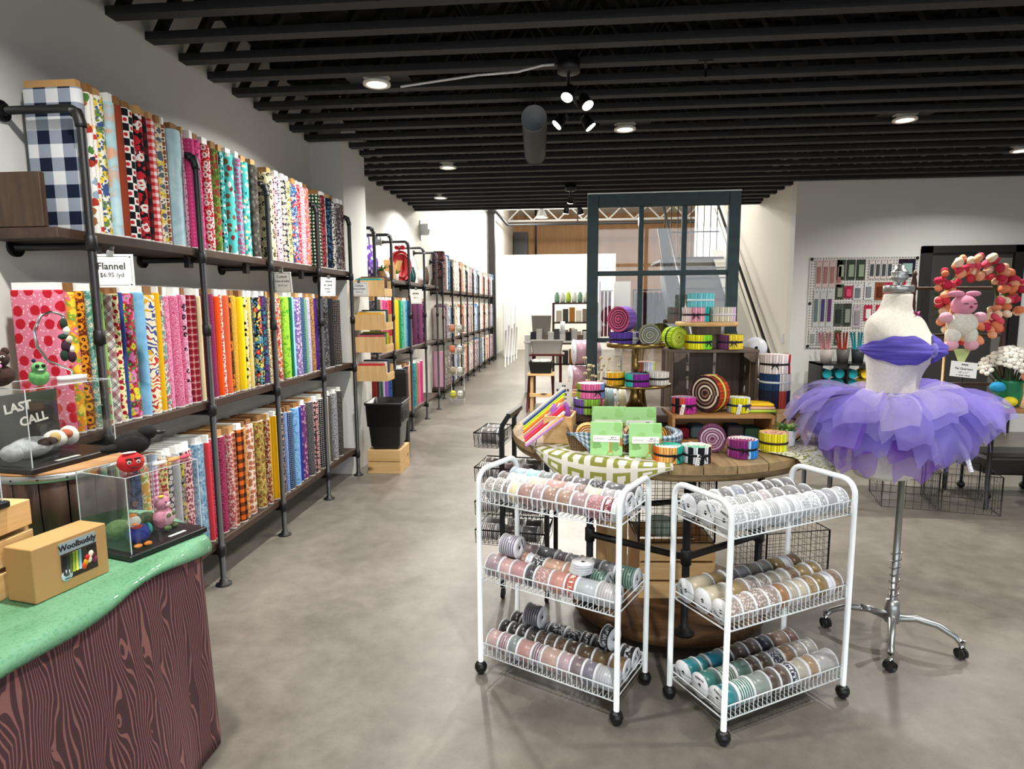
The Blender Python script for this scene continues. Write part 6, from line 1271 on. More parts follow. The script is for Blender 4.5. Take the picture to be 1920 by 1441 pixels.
critter('felt_sleeper', 'grey-bearded felt figure lying on its back in the Last Call diorama', C1 @ Matrix.Translation((-.02, .0, .019)), [('body','felt_grey',[(-.03,0,.036,.075,.045,.034),(-.09,0,.03,.03,.035,.028)]),('beard','felt_white',[(.055,0,.046,.035,.036,.03)]),('face',cl('#b5654a'),[(.085,-.012,.058,.020,.022,.016)]),('hair','felt_white',[(.105,0,.048,.025,.035,.034)]),('arm','felt_brown',[(.0,-.034,.05,.04,.014,.014)]),('stripes',cl('#c4a870'),[(.03,-.03,.056,.018,.014,.02)])])
tag(MB().box(-.04, .04, -.008, .008, 0, .0012).build('paper_label', 'white_card', None, None, tuple(C1 @ Vector((-.02, -.11, .0188))), y1_), 'narrow paper label lying before the sleeping figure in the big case', 'label')
zt1 = ZB1 + .260
def at1(x, y, r=0): p = C1 @ Vector((x, y, 0)); return Matrix.Translation((p.x, p.y, zt1)) @ Matrix.Rotation(y1_ + r, 4, 'Z')
critter('felt_cat', 'dark brown felt cat with pink tongue on top of the big case', at1(-.115, .02, R(-30)), [('body','felt_brown',[(0,0,.034,.046,.04,.035)]),('head','felt_brown',[(0,-.012,.085,.034,.028,.028)]),('ear','felt_brown',[(-.024,-.008,.108,.011,.008,.013)]),('ear','felt_brown',[(.024,-.008,.108,.011,.008,.013)]),('eye','felt_white',[(-.013,-.036,.094,.006,.004,.004)]),('eye','felt_white',[(.013,-.036,.094,.006,.004,.004)]),('pupil','black_matte',[(-.013,-.0395,.094,.003,.002,.003)]),('pupil','black_matte',[(.013,-.0395,.094,.003,.002,.003)]),('muzzle','felt_white',[(0,-.038,.078,.009,.005,.004)]),('tongue',cl('#d98ab0'),[(0,-.040,.066,.009,.004,.008)])])
critter('felt_bird', 'small green felt bird with grin on top of the big case', at1(-.06, -.075, R(-25)), [('body','felt_green',[(0,0,.026,.028,.026,.027)]),('head','felt_green',[(0,-.006,.056,.021,.020,.018)]),('tuft',cl('#232a44'),[(-.010,.0,.078,.006,.006,.006)]),('eye','black_matte',[(-.008,-.024,.062,.006,.004,.006)]),('eye','black_matte',[(.008,-.024,.062,.006,.004,.006)]),('mouth','felt_white',[(0,-.0255,.050,.008,.003,.003)])])
hs = thing('hook_stand', 'silver hook stand with dark leafy charm on top of the big case', 'stand'); hs.matrix_world = at1(.07, -.02, 0)
pts = [(.03,0,.012),(.03,0,.03),(.0,0,.045),(-.05,0,.07),(-.082,0,.12),(-.085,0,.17),(-.06,0,.215),(-.025,0,.228),(.01,0,.22),(.02,0,.208)]
MB().tube(pts, .0042, 8).build('hook', 'chrome', hs); MB().lathe([(.05,0),(.05,.012),(.046,.012)], 24, (.03,0,0), sy=.6).build('striped_base', fab('stripe', ['#1a1a1a','#e3e3e3'], .014), hs)
for k, (x, z, mt, a, b) in enumerate(((.018,.188,cl('#2a3a2c'),.012,.02),(.022,.165,'felt_white',.012,.016),(.012,.145,cl('#1f3a30'),.02,.010),(.028,.135,cl('#c4b9a0'),.014,.014),(.02,.112,cl('#3a2433'),.02,.022),(.034,.102,'felt_white',.010,.014),(.010,.082,cl('#23352c'),.014,.02),(.034,.076,cl('#3a2030'),.016,.020))): MB().ball((x, -.004*(k % 2), z), a, .010, b, 8, 6).build('charm', mt, hs)
MB().tube([(.02,0,.208),(.02,0,.195)], .001, 4).build('thread', 'chrome', hs)
# pine crate with small case
slat_box('slatted_crate', 'pale pine slatted crate beside the kraft box on the green cloth', (-1.575, 1.33, ZT), .36, .24, .235, 'pine', 3, R(90), 'none', .012, .014)
case('small clear acrylic case with felt frog on the slatted pine crate', (-1.555, 1.32, ZT+.236), R(84), .24, .20, .225)
C3 = local((-1.555, 1.32, ZT+.236), R(84))
critter('felt_frog', 'green and white felt frog with red mushroom in the small acrylic case', C3 @ Matrix.Translation((.05, -.04, .019)), [('body','felt_moss',[(0,0,.03,.03,.03,.03)]),('head','felt_white',[(0,-.004,.075,.024,.022,.020)]),('eye','black_matte',[(-.010,-.024,.080,.005,.003,.005)]),('eye','black_matte',[(.010,-.024,.080,.005,.003,.005)]),('mushroom','felt_red',[(.02,-.022,.028,.016,.012,.010)]),('stalk','felt_white',[(.02,-.024,.012,.007,.007,.012)])])
# ------------------------------------------------------------------ second rack past the pilaster
rack('pipe_rack', 'black pipe and plank rack of solid-colour bolts past the pilaster', -1.862, [6.0, 6.59, 7.32, 8.11, 8.89], [1.79, 1.01, .24], 2.255, [5.96]*3, [8.93]*3, -2.19)
def bolts_row(spec, z, y, where, group, gap=.004, **kw):
    for d, pat, th in spec:
        bolt(y, y + th, z, '%s fabric bolt on the %s' % (d, where), pat, group, cap=.3, **kw); y += th + gap
P = lambda c: ('plain', [c], .1)
Bt = lambda c, c2, c3: ('batik', [c, c2, c3], .05)
bolts_row([('charcoal print', ('floral', ['#2a2a2c','#77777a'], .03), .09), ('black mini-dot', ('dots', ['#1d1d20','#8a8a90'], .012), .09), ('salmon pink', P('#d98a8a'), .07), ('magenta batik', Bt('#b03a80','#c85a98','#8f2a66'), .10), ('rose red batik', Bt('#c43a5a','#d65f78','#a82a48'), .09), ('cherry red batik', Bt('#b52a35','#c94a4c','#96202c'), .085), ('scarlet', P('#cf4038'), .09), ('tangerine', P('#e08a2c'), .08), ('sunny yellow', P('#e6c52a'), .09), ('olive yellow', P('#c9b83a'), .05), ('emerald green', P('#1f8a4a'), .10), ('sea-green batik', Bt('#3fae8a','#6fc9a9','#2a9a74'), .10), ('ice blue', P('#a5cfdc'), .12), ('turquoise', Bt('#3f9ab5','#5fb5cc','#2f869f'), .06), ('cobalt blue batik', Bt('#2a6ab5','#4a86cc','#1f5598'), .20), ('wine red', P('#6a1f38'), .09), ('plum', P('#5a2048'), .20), ('aubergine batik', Bt('#5c2a52','#74406a','#481f40'), .14), ('dusky mauve', P('#8a4f72'), .11), ('purple floral', ('floral', ['#5f2a4c','#a8708f','#3f1a33'], .03), .17)], 1.01, 6.62 - .53, 'middle shelf of the second rack', 'fabric bolts on the second rack')
bolts_row([('brick red', P('#a8403a'), .06), ('bottle green', P('#1f4a33'), .10), ('pale lilac', P('#b9a3cc'), .09), ('violet', P('#7a56a0'), .13), ('navy batik', Bt('#23407a','#3a5c9a','#182f60'), .12), ('sky batik', Bt('#4a8ac0','#74abd6','#3573a8'), .13), ('lavender', P('#8f86b5'), .12), ('periwinkle', P('#7a7fb8'), .10), ('black zig-zag', ('dots', ['#1d1d22','#8f9098'], .02), .12), ('indigo', P('#2a2c55'), .07), ('black leaf-print', ('floral', ['#26262a','#b0b0b4','#3a3a3e'], .03), .12), ('peach', P('#dca98a'), .13), ('maroon', P('#6a2430'), .13), ('teal batik', Bt('#1f7f8f','#45a0ac','#156a78'), .13), ('olive paisley', ('swirl', ['#5a6a3a','#a8b06a'], .03), .10), ('coral pink', P('#d9708f'), .12), ('fuchsia', P('#c83a78'), .13)], .24, 6.62 - .53, 'bottom shelf of the second rack', 'fabric bolts on the second rack')
# top shelf ornaments
ZT2 = 1.7915
def bag(label, x, y, z, w, h, mat, yaw, dy=.05):
    t = thing('tote_bag', label, 'bag', (x, y, z), yaw); mb = MB(); mb.loft([[(-w/2,-dy,0),(w/2,-dy,0),(w/2,dy,0),(-w/2,dy,0)], [(-w/2*1.04,-dy*1.2,h*.5),(w/2*1.04,-dy*1.2,h*.5),(w/2*1.04,dy*1.2,h*.5),(-w/2*1.04,dy*1.2,h*.5)], [(-w/2*.7,-dy*.4,h),(w/2*.7,-dy*.4,h),(w/2*.7,dy*.4,h),(-w/2*.7,dy*.4,h)]]); uv = [(a[0], a[2]) for a in mb.v]; mb.build('body', mat, t, uv)
    MB().tube([(-.06,0,h),(-.055,0,h+.07),(0,0,h+.1),(.055,0,h+.07),(.06,0,h)], .006, 6).build('strap', mat, t)
bag('purple white-flowered tote bag on the top shelf of the second rack', -2.03, 6.27, ZT2, .24, .33, fab('scatter', ['#5a3a92','#d9d4e3','#7f66b0'], .05), R(75))
bag('lilac and white tote bag behind the red clock', -2.06, 7.9, ZT2, .26, .30, fab('floral', ['#8f7fb0','#e3dfe6','#5a4a80'], .05), R(80))
t = thing('display_bust', 'small grey bust peeping over the second rack', 'bust', (-2.06, 6.75, ZT2)); MB().lathe([(.06,0),(.07,.1),(.05,.3),(.04,.36)], 16).build('body', 'white_card', t); MB().ball((0,0,.42), .055, .06, .07).build('head', 'galv', t)
def letter(ch, label, x, y, sz, mat='kraft'):
    me = text_mesh(ch, sz, mat, ext=.02, bold=.012); o = link('wooden_letter', me); o.matrix_world = frame_m((x, y, ZT2 + sz*.36), (.55, .83, 0), (.83, -.55, 0)); return tag(o, label, 'letter')
letter('n', 'kraft cardboard arch-shaped letter on the top shelf of the second rack', -1.98, 6.87, .40); letter('W', 'kraft cardboard letter W beside the red clock on the second rack', -2.02, 7.08, .30)
t = thing('hanging_clock', 'round red clock-shaped ornament with a bow on the second rack', 'ornament', (-2.0, 7.45, ZT2 + .19), R(62)); mb = MB(); mb.tube([(0,-.02,0),(0,.02,0)], .18, 28); mb.build('disc', cl('#c9363a', .4), t)
MB().tube([(.14*math.cos(a), -.024, .14*math.sin(a)) for a in [i*.3 for i in range(21)]], .008, 6, closed=True).build('rim', cl('#a82a30', .4), t); mb = MB(); mb.ball((-.05,0,.21), .04, .02, .025); mb.ball((.05,0,.22), .04, .02, .03); mb.build('bow', cl('#b52028'), t)
for x, y, r, h, c, nm in ((-1.96,6.5,.05,.12,'#8a5a2c','brown wooden'),(-1.95,7.72,.045,.17,'#2a5a58','teal glazed'),(-1.96,7.85,.05,.20,'#1f4a4a','dark teal'),(-1.95,6.66,.04,.08,'#e3e3e0','white'),(-1.95,8.3,.05,.19,'#d9d4cc','cream'),(-1.96,8.62,.05,.25,'#4a3a30','brown lantern')):
    tag(MB().lathe([(r*.7,0),(r,.3*h),(r,.6*h),(r*.6,.9*h),(r*.65,h)], 18).build('vase', cl(c, .4), None, None, (x, y, ZT2)), '%s vase on the top shelf of the second rack' % nm, 'vase', 'vases on the second rack')
plant('small leafy plant in a white pot before the kraft letters', -1.93, 7.0, ZT2, True, 18, .09, ['#6a9a35', '#8fc04a'])
plant('green leafy sprig under the purple tote on the second rack', -1.93, 6.42, ZT2, True, 14, .12, ['#1f7a3a', '#2f9a4a'], 'kraft')
clip_sign(-1.79, 7.34, 1.70, [('~~~~~', .03, -.05, 0), ('~~~~~', .02, -.10, 0)], 'tilted white price sign hanging on the second rack', .15, .17, R(30), R(4), 'price signs on the racks')
# wall trays with folded fabric at the pilaster
FT = [('#2fa0a0','teal'),('#a9703a','tan print'),('#3a3a44','charcoal'),('#d9a52a','mustard'),('#c9c4c0','grey'),('#1d4a33','dark green'),('#b04a5a','rose'),('#6a6f78','slate'),('#c9d33a','lime'),('#b52a30','red'),('#e0dcd4','cream'),('#3a3f5a','navy')]
for k, z in enumerate((1.60, 1.30, 1.10, .84)):
    t = thing('wall_tray', 'pale wooden tray of folded fabrics on the pilaster, %s from the top' % ORD[k], 'tray', (-1.70, 5.57, z), 0, 'wooden trays on the pilaster'); hw = .12 - .0
    MB().box(-.195, hw-.04, -.115, -.105, 0, .13).build('front_panel', 'pine_z', t); MB().box(-.195, hw-.04, .105, .115, 0, .13).build('back_panel', 'pine_z', t); MB().box(hw-.04, hw-.03, -.115, .115, 0, .06).build('side_panel', 'pine_y', t); MB().box(-.195, hw-.03, -.115, .115, -.01, 0).build('bottom', 'pine_y', t)
    for j in range(3):
        c, nm = FT[(k*3+j) % 12]; o = MB().bbox(-.17, .06, -.032, .032, 0, .145 + .012*j, .006).build('folded_fabric', fab('floral', [c, '#e0dcd6', '#33333a'], .03) if j == 1 else cl(c), None, None, (-1.71, 5.50 + .07*j, z + .001)); tag(o, '%s folded fabric in the %s wooden tray of the pilaster' % (nm, ORD[k]), 'fabric', 'folded fabrics in the pilaster trays')
# pine crate with stacked black shopping baskets
slat_box('wooden_crate', 'small pine crate on the floor under the black shopping baskets', (-1.645, 5.55, 0), .30, .32, .215, 'pine', 2, 0, 'none', .012, .006)
t = thing('basket_stack', 'black plastic shopping basket on the small pine crate by the pilaster', 'basket', (-1.645, 5.55, .2165), R(4))
mb = MB()
def ring(a, b, z): return rrect(a, b, .02, z, 3)
mb.loft([ring(.115,.14,0), ring(.135,.165,.21), ring(.155,.185,.215), ring(.163,.195,.41), ring(.172,.205,.412), ring(.172,.205,.43), ring(.160,.192,.43), ring(.13,.155,.03)], caps=False); mb.loft([ring(.113,.138,0), ring(.113,.138,.006)]); mb.build('tub', 'black_plastic', t)
for k in range(7): MB().box(.1595, .1665, -.15, .15, .25 + .02*k, .258 + .02*k).build('grip_rib', 'black_metal', t)
tag(MB().bbox(-.07, .07, -.05, .05, 0, .30, .012).build('shopping_bag', 'black_matte', None, None, (-1.60, 5.84, .55 - .55)), 'tall black bag leaning by the second rack behind the baskets', 'bag')
bpy.data.objects['shopping_bag'].scale.z = 3.0
# security camera
t = thing('security_camera', 'white security camera on the upper left wall', 'camera', (-2.19, 9.35, 2.62)); MB().box(.0, .02, -.05, .05, -.14, .14).build('bracket', 'white_plastic', t); MB().bbox(.02, .13, -.06, .06, -.07, .09, .008).build('body', 'white_plastic', t); MB().cyl((.13, -.0, -.02), (.14, -.0, -.02), .035).build('lens', 'black_plastic', t)
# ------------------------------------------------------------------ far rack
XF3 = -1.99; ys3 = [9.95, 10.8, 11.66, 12.43, 13.25, 14.1, 15.0, 15.9, 16.8]
rack('pipe_rack', 'long black rack of bolts deep along the left wall', XF3, ys3, [1.76, .95, .17], 2.2, [9.9]*3, [17.1]*3, -2.19)
FAR_ = [('#cfc7bd','cream'),('#8f7a5c','tan'),('#a8432c','rust'),('#d9b98a','wheat'),('#6a2a4a','plum'),('#9fb08a','sage'),('#e0dcd6','ivory'),('#2f6ab0','blue'),('#4a4a50','charcoal'),('#c9a88a','sand'),('#b5b8c0','silver'),('#7f8aa8','slate blue'),('#d98ab0','pink'),('#e08a5a','apricot'),('#2a2e3a','ink'),('#9a9086','taupe'),('#c4b5c0','mauve'),('#dfe3e8','white')]
FAR = [('#' + ''.join('%02x' % int(int(c.strip('#')[i:i+2], 16)*.68 + 74) for i in (0, 2, 4)), nm) for c, nm in FAR_]  # palette washed towards white: bright rear lighting put into the bolt colours
def far_bolt(y, th, z, h, c, nm, shelf, k):
    fk = ('floral', [c, shade(c, 1.25), shade(c, .6)], .05) if k % 2 else ('plain', [c], .1)
    mb = MB(); mb.bbox(-.095, .09, -th/2, th/2, 0, h, min(.012, th*.2)); uv = [(a[1]+a[0], a[2]) for a in mb.v]
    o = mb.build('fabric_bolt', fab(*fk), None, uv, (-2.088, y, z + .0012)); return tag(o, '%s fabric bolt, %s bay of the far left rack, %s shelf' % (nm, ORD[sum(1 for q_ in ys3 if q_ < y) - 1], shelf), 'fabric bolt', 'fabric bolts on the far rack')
k = 0
for z, sh, hs_, y0 in ((1.76, 'top', (.5, .6), 10.35), (.95, 'middle', (.52, .6), 10.0), (.17, 'bottom', (.52, .6), 10.0)):
    y = y0; q = 0
    while y < 16.9:
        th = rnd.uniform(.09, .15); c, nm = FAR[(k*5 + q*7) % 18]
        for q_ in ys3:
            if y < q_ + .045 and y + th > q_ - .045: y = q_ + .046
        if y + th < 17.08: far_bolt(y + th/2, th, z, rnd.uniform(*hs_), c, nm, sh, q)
        y += th + .012 + (.05 if q % 5 == 0 else 0); q += 1
    k += 3
tag(MB().bbox(-.09, .09, -.05, .05, 0, .17, .003).build('end_board', 'wood_shelf_x', None, None, (-2.085, 10.05, 1.7612)), 'dark wooden end board at the near end of the far rack', 'board')
mb = MB(); mb.bbox(-.09, .09, -.06, .06, 0, .62, .012); uv = [(a[0], a[2]) for a in mb.v]
tag(mb.build('fabric_bolt', fab('bigdots', ['#221820','#8a5a60','#4a3038'], .07), None, uv, (-2.085, 10.17, 1.7612)), 'dark floral fabric bolt at the near end of the far rack top shelf', 'fabric bolt', 'fabric bolts on the far rack')
tag(MB().lathe([(.10,0),(.11,.12),(.07,.32),(.03,.40)], 14).build('hanging_doll', fab('floral', ['#b0323a','#e0c9b0','#d9a0a0'], .06), None, None, (-1.86, 10.45, 1.78)), 'red and cream soft doll at the end of the far rack', 'doll') if False else None
# tiered wire stand with soft goods
t = thing('tiered_stand', 'tiered wire basket stand with colourful pincushions at the rack end', 'stand', (-1.70, 9.45, 0))
for x in (-.10, .10): MB().tube([(x, .1, 0), (x, .1, 1.3)], .006, 6).build('upright', 'galv', t)
for z in (.08, .45, .78, 1.1): wirebox('wire_basket', t, -.12, .12, -.13, .09, z, z+.10, 'galv', .03, .002, .005)
for k, (z, c, nm) in enumerate(((.08,'#c9c93a','yellow-green'),(.45,'#a89a80','beige'),(.78,'#d97a5a','coral'),(1.1,'#c98a6a','terracotta'))):
    for s in (-1, 1): tag(MB().ball((0,0,.06), .05, .06, .06, 10, 8).build('soft_ball', cl(c if s < 0 else '#d9d6cc'), None, None, (-1.70 + s*.055, 9.43, z + .006)), '%s soft pincushion in the %s basket of the wire stand' % (nm if s < 0 else 'cream', ('lowest','second','third','top')[k]), 'pincushion', 'pincushions on the wire stand')
# ------------------------------------------------------------------ staircase
t = thing('staircase', 'grey-risered staircase climbing behind the window sash', 'stairs', (1.6, 8.0, 0)); n = 13; rise, run = .1757, .235
for k in range(n):
    y = .0 + run*k; MB().box(0, .98, y, y+.02, rise*k + .0 if k else 0, rise*(k+1)-.025).build('riser', 'stair_grey', t); MB().box(-.0, .98, y-.02, y+run+.02, rise*(k+1)-.025, rise*(k+1)).build('tread', 'stair_tread', t)
MB().box(0, .98, run*n, run*n+1.4, rise*n-.05, rise*n).build('landing', 'stair_tread', t)
mb = MB(); mb.beam((.97, -.25, .1), (.97, run*n, rise*n+.12), .02, .3, (1,0,0)); mb.build('skirt_board', 'white_paint', t)
mb = MB(); mb.prism([(0, 0), (run*n, rise*n), (run*n, rise*n-.35), (.5, 0)], -.02, 0); mb.T = Matrix.Identity(4); o = mb.build('stringer', 'dark_trim', t); o.matrix_local = Matrix.Rotation(R(90), 4, 'Z') @ Matrix.Rotation(R(90), 4, 'X')
hr = [(.93, -.35, .80), (.93, .02, .80), (.93, .12, .9), (.93, run*n+.1, rise*n + .92)]
MB().tube(hr, .022, 8).build('handrail', 'black_metal', t); MB().tube([(x-.04, y, z-.09) for x, y, z in hr[1:]], .010, 6).build('lower_rail', 'galv', t)
MB().beam((.0, .2, .1), (.0, run*n, rise*n+.5), .03, .16, (1,0,0)).build('side_panel', 'dark_trim', t); MB().tube([(0, .2, 1.1), (0, run*n, rise*n + .95)], .022, 8).build('handrail', 'black_metal', t)
for k in range(9): x = .06 + k*.11; MB().tube([(x, run*n+.12, rise*n), (x, run*n+.12, rise*n+1.0)], .009, 6).build('baluster', 'black_metal', t)
for z in (1.0, .45, .02): MB().tube([(.0, run*n+.12, rise*n+z), (.98, run*n+.12, rise*n+z)], .014, 6).build('landing_rail', 'black_metal', t)
# ------------------------------------------------------------------ sewing corner deep in the shop
t = thing('wooden_stool', 'red-legged wooden stool with crate shelf in the aisle', 'stool', (-.37, 8.85, 0))
for x in (-.16, .16):
    for y in (-.14, .14): MB().tube([(x*1.2, y*1.2, 0), (x, y, .52)], .017, 8).build('leg', cl('#4a1c1c', .4), t)
MB().bbox(-.19, .19, -.17, .17, .52, .55, .004).build('seat', 'pine', t); MB().bbox(-.16, .16, -.15, -.12, .22, .27, .003).build('stretcher', 'pine', t); MB().bbox(-.15, -.11, -.13, .13, .0, .5, .002).build('side_board', 'pine_z', t)
def tub(name, label, x, y, z, a, b, h, mat, cat): 
    t = thing(name, label, cat, (x, y, z)); mb = MB(); mb.loft([rrect(a*.85,b*.85,.03,0), rrect(a,b,.03,h), rrect(a*1.03,b*1.03,.03,h+.005), rrect(a*.95,b*.95,.03,h), rrect(a*.8,b*.8,.03,.01)], caps=False); mb.loft([rrect(a*.84,b*.84,.03,0), rrect(a*.84,b*.84,.03,.01)]); mb.build('tub', mat, t); return t
tb_ = tub('fabric_bin', 'black bin with white cloth lining on the wooden stool', -.37, 8.83, .551, .17, .15, .16, 'black_plastic', 'bin'); mb = MB(); [mb.ball((.05*math.cos(k*1.3)*1.8, .05*math.sin(k*1.3), .165), .06, .05, .03, 8, 6) for k in range(6)]; mb.build('cloth_lining', cl('#cfc9bd'), tb_)
t = thing('side_table', 'small dark red table behind the stool', 'table', (-.30, 9.35, 0))
for x in (-.2, .2):
    for y in (-.16, .16): MB().tube([(x, y, 0), (x, y, .76)], .02, 8).build('leg', cl('#4a1c1c', .4), t)
MB().bbox(-.26, .26, -.2, .2, .76, .79, .004).build('top', cl('#4a1c1c', .4), t)
tub('storage_bin', 'grey storage bin with white label on the dark red table', -.30, 9.32, .791, .24, .17, .19, cl('#8f8a84'), 'bin')
for k, (x, r, c, nm) in enumerate(((-.40,.07,'#dfe0e0','white'),(-.28,.08,'#d0d0cc','pale grey'),(-.16,.07,'#e6e6e4','ivory'))): tag(MB().ball((0,0,r*.7), r, r, r*.7, 12, 8).build('yarn_ball', cl(c), None, None, (x, 9.32, .802)), '%s yarn ball heaped in the grey storage bin' % nm, 'yarn', 'yarn balls in the grey bin')
t = thing('sewing_table', 'white cutting table loaded with notions in the rear bay', 'table', (-.1, 11.2, 0)); MB().bbox(-.65, .65, -.5, .5, .86, .90, .005).build('top', 'white_card', t)
for x in (-.6, .6):
    for y in (-.45, .45): MB().box(x-.03, x+.03, y-.03, y+.03, 0, .86).build('leg', 'white_paint', t)
tub('storage_bin', 'tall grey canister on the white cutting table', -.45, 10.95, .901, .17, .16, .42, cl('#9a958f'), 'bin')
t = thing('thread_cone', 'large white thread cone spool beside the grey canister', 'spool', (-.08, 10.9, .901)); MB().tube([(-.04,0,.17),(.04,0,.17)], .15, 24).build('disc', 'white_plastic', t); MB().box(-.05, .05, -.08, .08, 0, .03).build('base', 'white_plastic', t)
for k in range(12): tag(MB().bbox(-.05, .05, -.04, .04, 0, .10 + .05*(k % 3), .006).build('notion_box', cl(('#e3e3e0','#3a3a3e','#c9c9c4','#7a6a5a','#d9d9d6','#57585c')[k % 6]), None, None, (-.68 + .1*k, 10.74, .901)), '%s notion box, %s along the front of the white cutting table' % (('white','black','grey','brown','pale','slate')[k % 6], ORD[k]), 'box', 'notion boxes on the cutting table')
t = thing('shelf_unit', 'dark shelf unit with jars on top in the rear bay', 'shelf', (.15, 12.2, 0))
for z in (.35, .75, 1.15, 1.52): MB().box(-.42, .42, -.15, .15, z, z+.03).build('shelf', 'dark_plank', t)
for x in (-.42, .42): MB().box(x-.02, x+.02, -.15, .15, 0, 1.55).build('upright', 'dark_plank', t)
for k in range(7): tag(MB().lathe([(.045,0),(.05,.03),(.05,.14),(.03,.17),(.035,.2)], 12).build('glass_jar', cl(('#7a9a8a','#cfd6c9','#a9c24a','#d9dcd6')[k % 4], .2), None, None, (-.2 + .11*k, 12.15, 1.5505)), '%s jar, %s from left on top of the dark shelf unit' % (('green','pale','lime','white')[k % 4], ORD[k]), 'jar', 'jars on the dark shelf unit')
for z in (.381, .781, 1.181):
    for k in range(6): tag(MB().bbox(-.055, .055, -.03, .03, 0, .22 + .03*(k % 3), .005).build('craft_packet', fab('floral', [('#8a7f74','#6a4a3a','#b9b0a4','#4a4a48','#a8703a','#d9d2c8')[(k+int(z*7)) % 6], '#e3dfd8', '#3a332c'], .05), None, None, (-.16 + .125*k, 12.1, z)), '%s craft packet, %s from left on the %s shelf of the dark unit' % (('grey-brown','dark brown','stone','charcoal','amber','cream')[(k+int(z*7)) % 6], ORD[k], {.381:'lowest', .781:'middle', 1.181:'upper'}[z]), 'packet', 'craft packets on the dark shelf unit')
for k in range(3): tag(MB().tube([(.66 + .07*k, 12.1, 1.75), (.66 + .07*k, 12.1, .9)], .028, 8).build('bead_garland', cl('#5c1018', .4)), 'dark red bead garland hanging beside the shelf unit, %s' % ('left one','middle one','right one')[k], 'garland', 'bead garlands'); 
tag(MB().box(.626, .86, 12.08, 12.12, 1.751, 1.78).build('garland_rail', 'galv'), 'thin metal rail carrying the dark red garlands', 'rail'); tag(MB().box(.60, .625, 12.08, 12.12, 0, 1.95).build('rail_post', 'galv'), 'grey metal post beside the dark red garlands', 'post')
t = thing('notice_stand', 'tall white panel board behind the window sash', 'panel', (1.05, 12.3, 0)); MB().box(-.16, .16, -.02, .02, .9, 1.95).build('board', 'white_card', t); MB().box(-.17, .17, -.1, .1, 0, .05).build('foot', 'white_paint', t); MB().box(-.02, .02, -.015, .015, .05, .9).build('post', 'white_paint', t)
t = thing('garment_rail', 'black rail of dark garments behind the window sash', 'clothes rail', (1.55, 11.0, 0))
for x in (-.42, .42): MB().tube([(x, -.2, 0), (x, 0, .05), (x, 0, 1.75)], .012, 6).build('upright', 'black_metal', t)
MB().tube([(-.42, 0, 1.75), (.42, 0, 1.75)], .012, 6).build('rail', 'black_metal', t)
for k in range(8): tag(MB().bbox(-.035, .035, -.18, .18, 0, .72, .02).build('garment', cl(('#1d2022','#3a1820','#23282a','#16181c','#4a1f28','#2a3032','#1f2a2c','#121416')[k]), None, None, (1.20 + .1*k, 11.0, 1.0)), '%s garment hanging on the black rail, %s from left' % (('black','wine','grey','ink','maroon','slate','teal-black','jet')[k], ORD[k]), 'garment', 'garments on the rail')
for k in range(5): o = MB().tube([(-.62+.02*k, 15.2+.6*k, 0), (-.60+.02*k, 15.25+.6*k, .9+.1*(k % 2))], .02, 6).build('white_post', 'white_paint'); tag(o, 'thin white stand, %s along the far end of the aisle' % ORD[k], 'stand', 'white stands at the aisle end'); o.location.x = -.9
for k in range(6): tag(MB().bbox(-.12, .06, -.12, .12, 0, 1.55, .02).build('pattern_packet', fab('floral', [('#dfe0e3','#c9ccd2','#e6e6e6')[k % 3], '#8a8f9a', '#ffffff'], .08), None, None, (-1.72 + .02*k, 18.0 + .28*k, .0)), 'white patterned panel, %s of those standing beyond the far rack' % ORD[k], 'panel', 'white panels beyond the far rack')
# ------------------------------------------------------------------ right-hand corner: pegboard, doorway, craft table
YP = 7.64
t = NT('pegboard'); ob = t.n('SeparateXYZ', i={0: t.n('TexCoord').outputs['Object']}); a = t.math('SUBTRACT', t.math('FRACT', t.math('MULTIPLY', ob.outputs[0], 32)), .5); b = t.math('SUBTRACT', t.math('FRACT', t.math('MULTIPLY', ob.outputs[2], 32)), .5)
d = t.math('SQRT', t.math('ADD', t.math('MULTIPLY', a, a), t.math('MULTIPLY', b, b))); t.out(Base_Color=t.mix(t.math('LESS_THAN', d, .22), lin('#c9c7c2'), lin('#55534f')), Roughness=.6)
pb = thing('pegboard', 'white pegboard of hanging notions on the grey wall', 'pegboard', (3.40, YP-.001, 1.5)); MB().box(-.60, .60, -.012, 0, -.52, .53).build('board', 'pegboard', pb)
for x in (-.58, .58):
    for z in (.51, .0, -.5): MB().cyl((x, -.012, z), (x, -.018, z), .018, n=10).build('fixing', 'black_plastic', pb)
def packet(x0, x1, z0, z1, c, inner, label):
    t = thing('notion_packet', label, 'packet', ((x0+x1)/2, YP-.016, z0), 0, 'notion packets on the pegboard'); w = x1-x0; h = z1-z0
    MB().box(-w/2, w/2, -.006, 0, 0, h).build('card', cl(c), t); MB().box(-w*.3, w*.3, -.016, -.0062, h*.15, h*.75).build('contents', cl(inner, .4), t); MB().cyl((0,-.03,h*.95), (0,.003,h*.95), .004, n=6).build('peg', 'galv', t)
for k in range(4): packet(2.87+.075*k, 2.935+.075*k, 1.69, 2.0, '#c4b0ac', '#9a6a68', 'pink card of rulers on the pegboard top row, %s from left' % ORD[k])
for k, x in enumerate((3.10, 3.21, 3.32)): packet(x, x+.095, 1.77, 2.0, '#3a4538', '#8f9a84', 'dark green card of scissors on the pegboard top row, %s from left' % ORD[k])
for k in range(4): packet(3.46+.065*k, 3.515+.065*k, 1.78, 2.0, '#cfc6c2', '#3f4a52', 'white card of seam rippers on the pegboard top row, %s from left' % ORD[k])
packet(3.78, 3.96, 1.80, 2.0, '#23182a', '#8fb0a8', 'large black blister pack at the right of the pegboard top row')
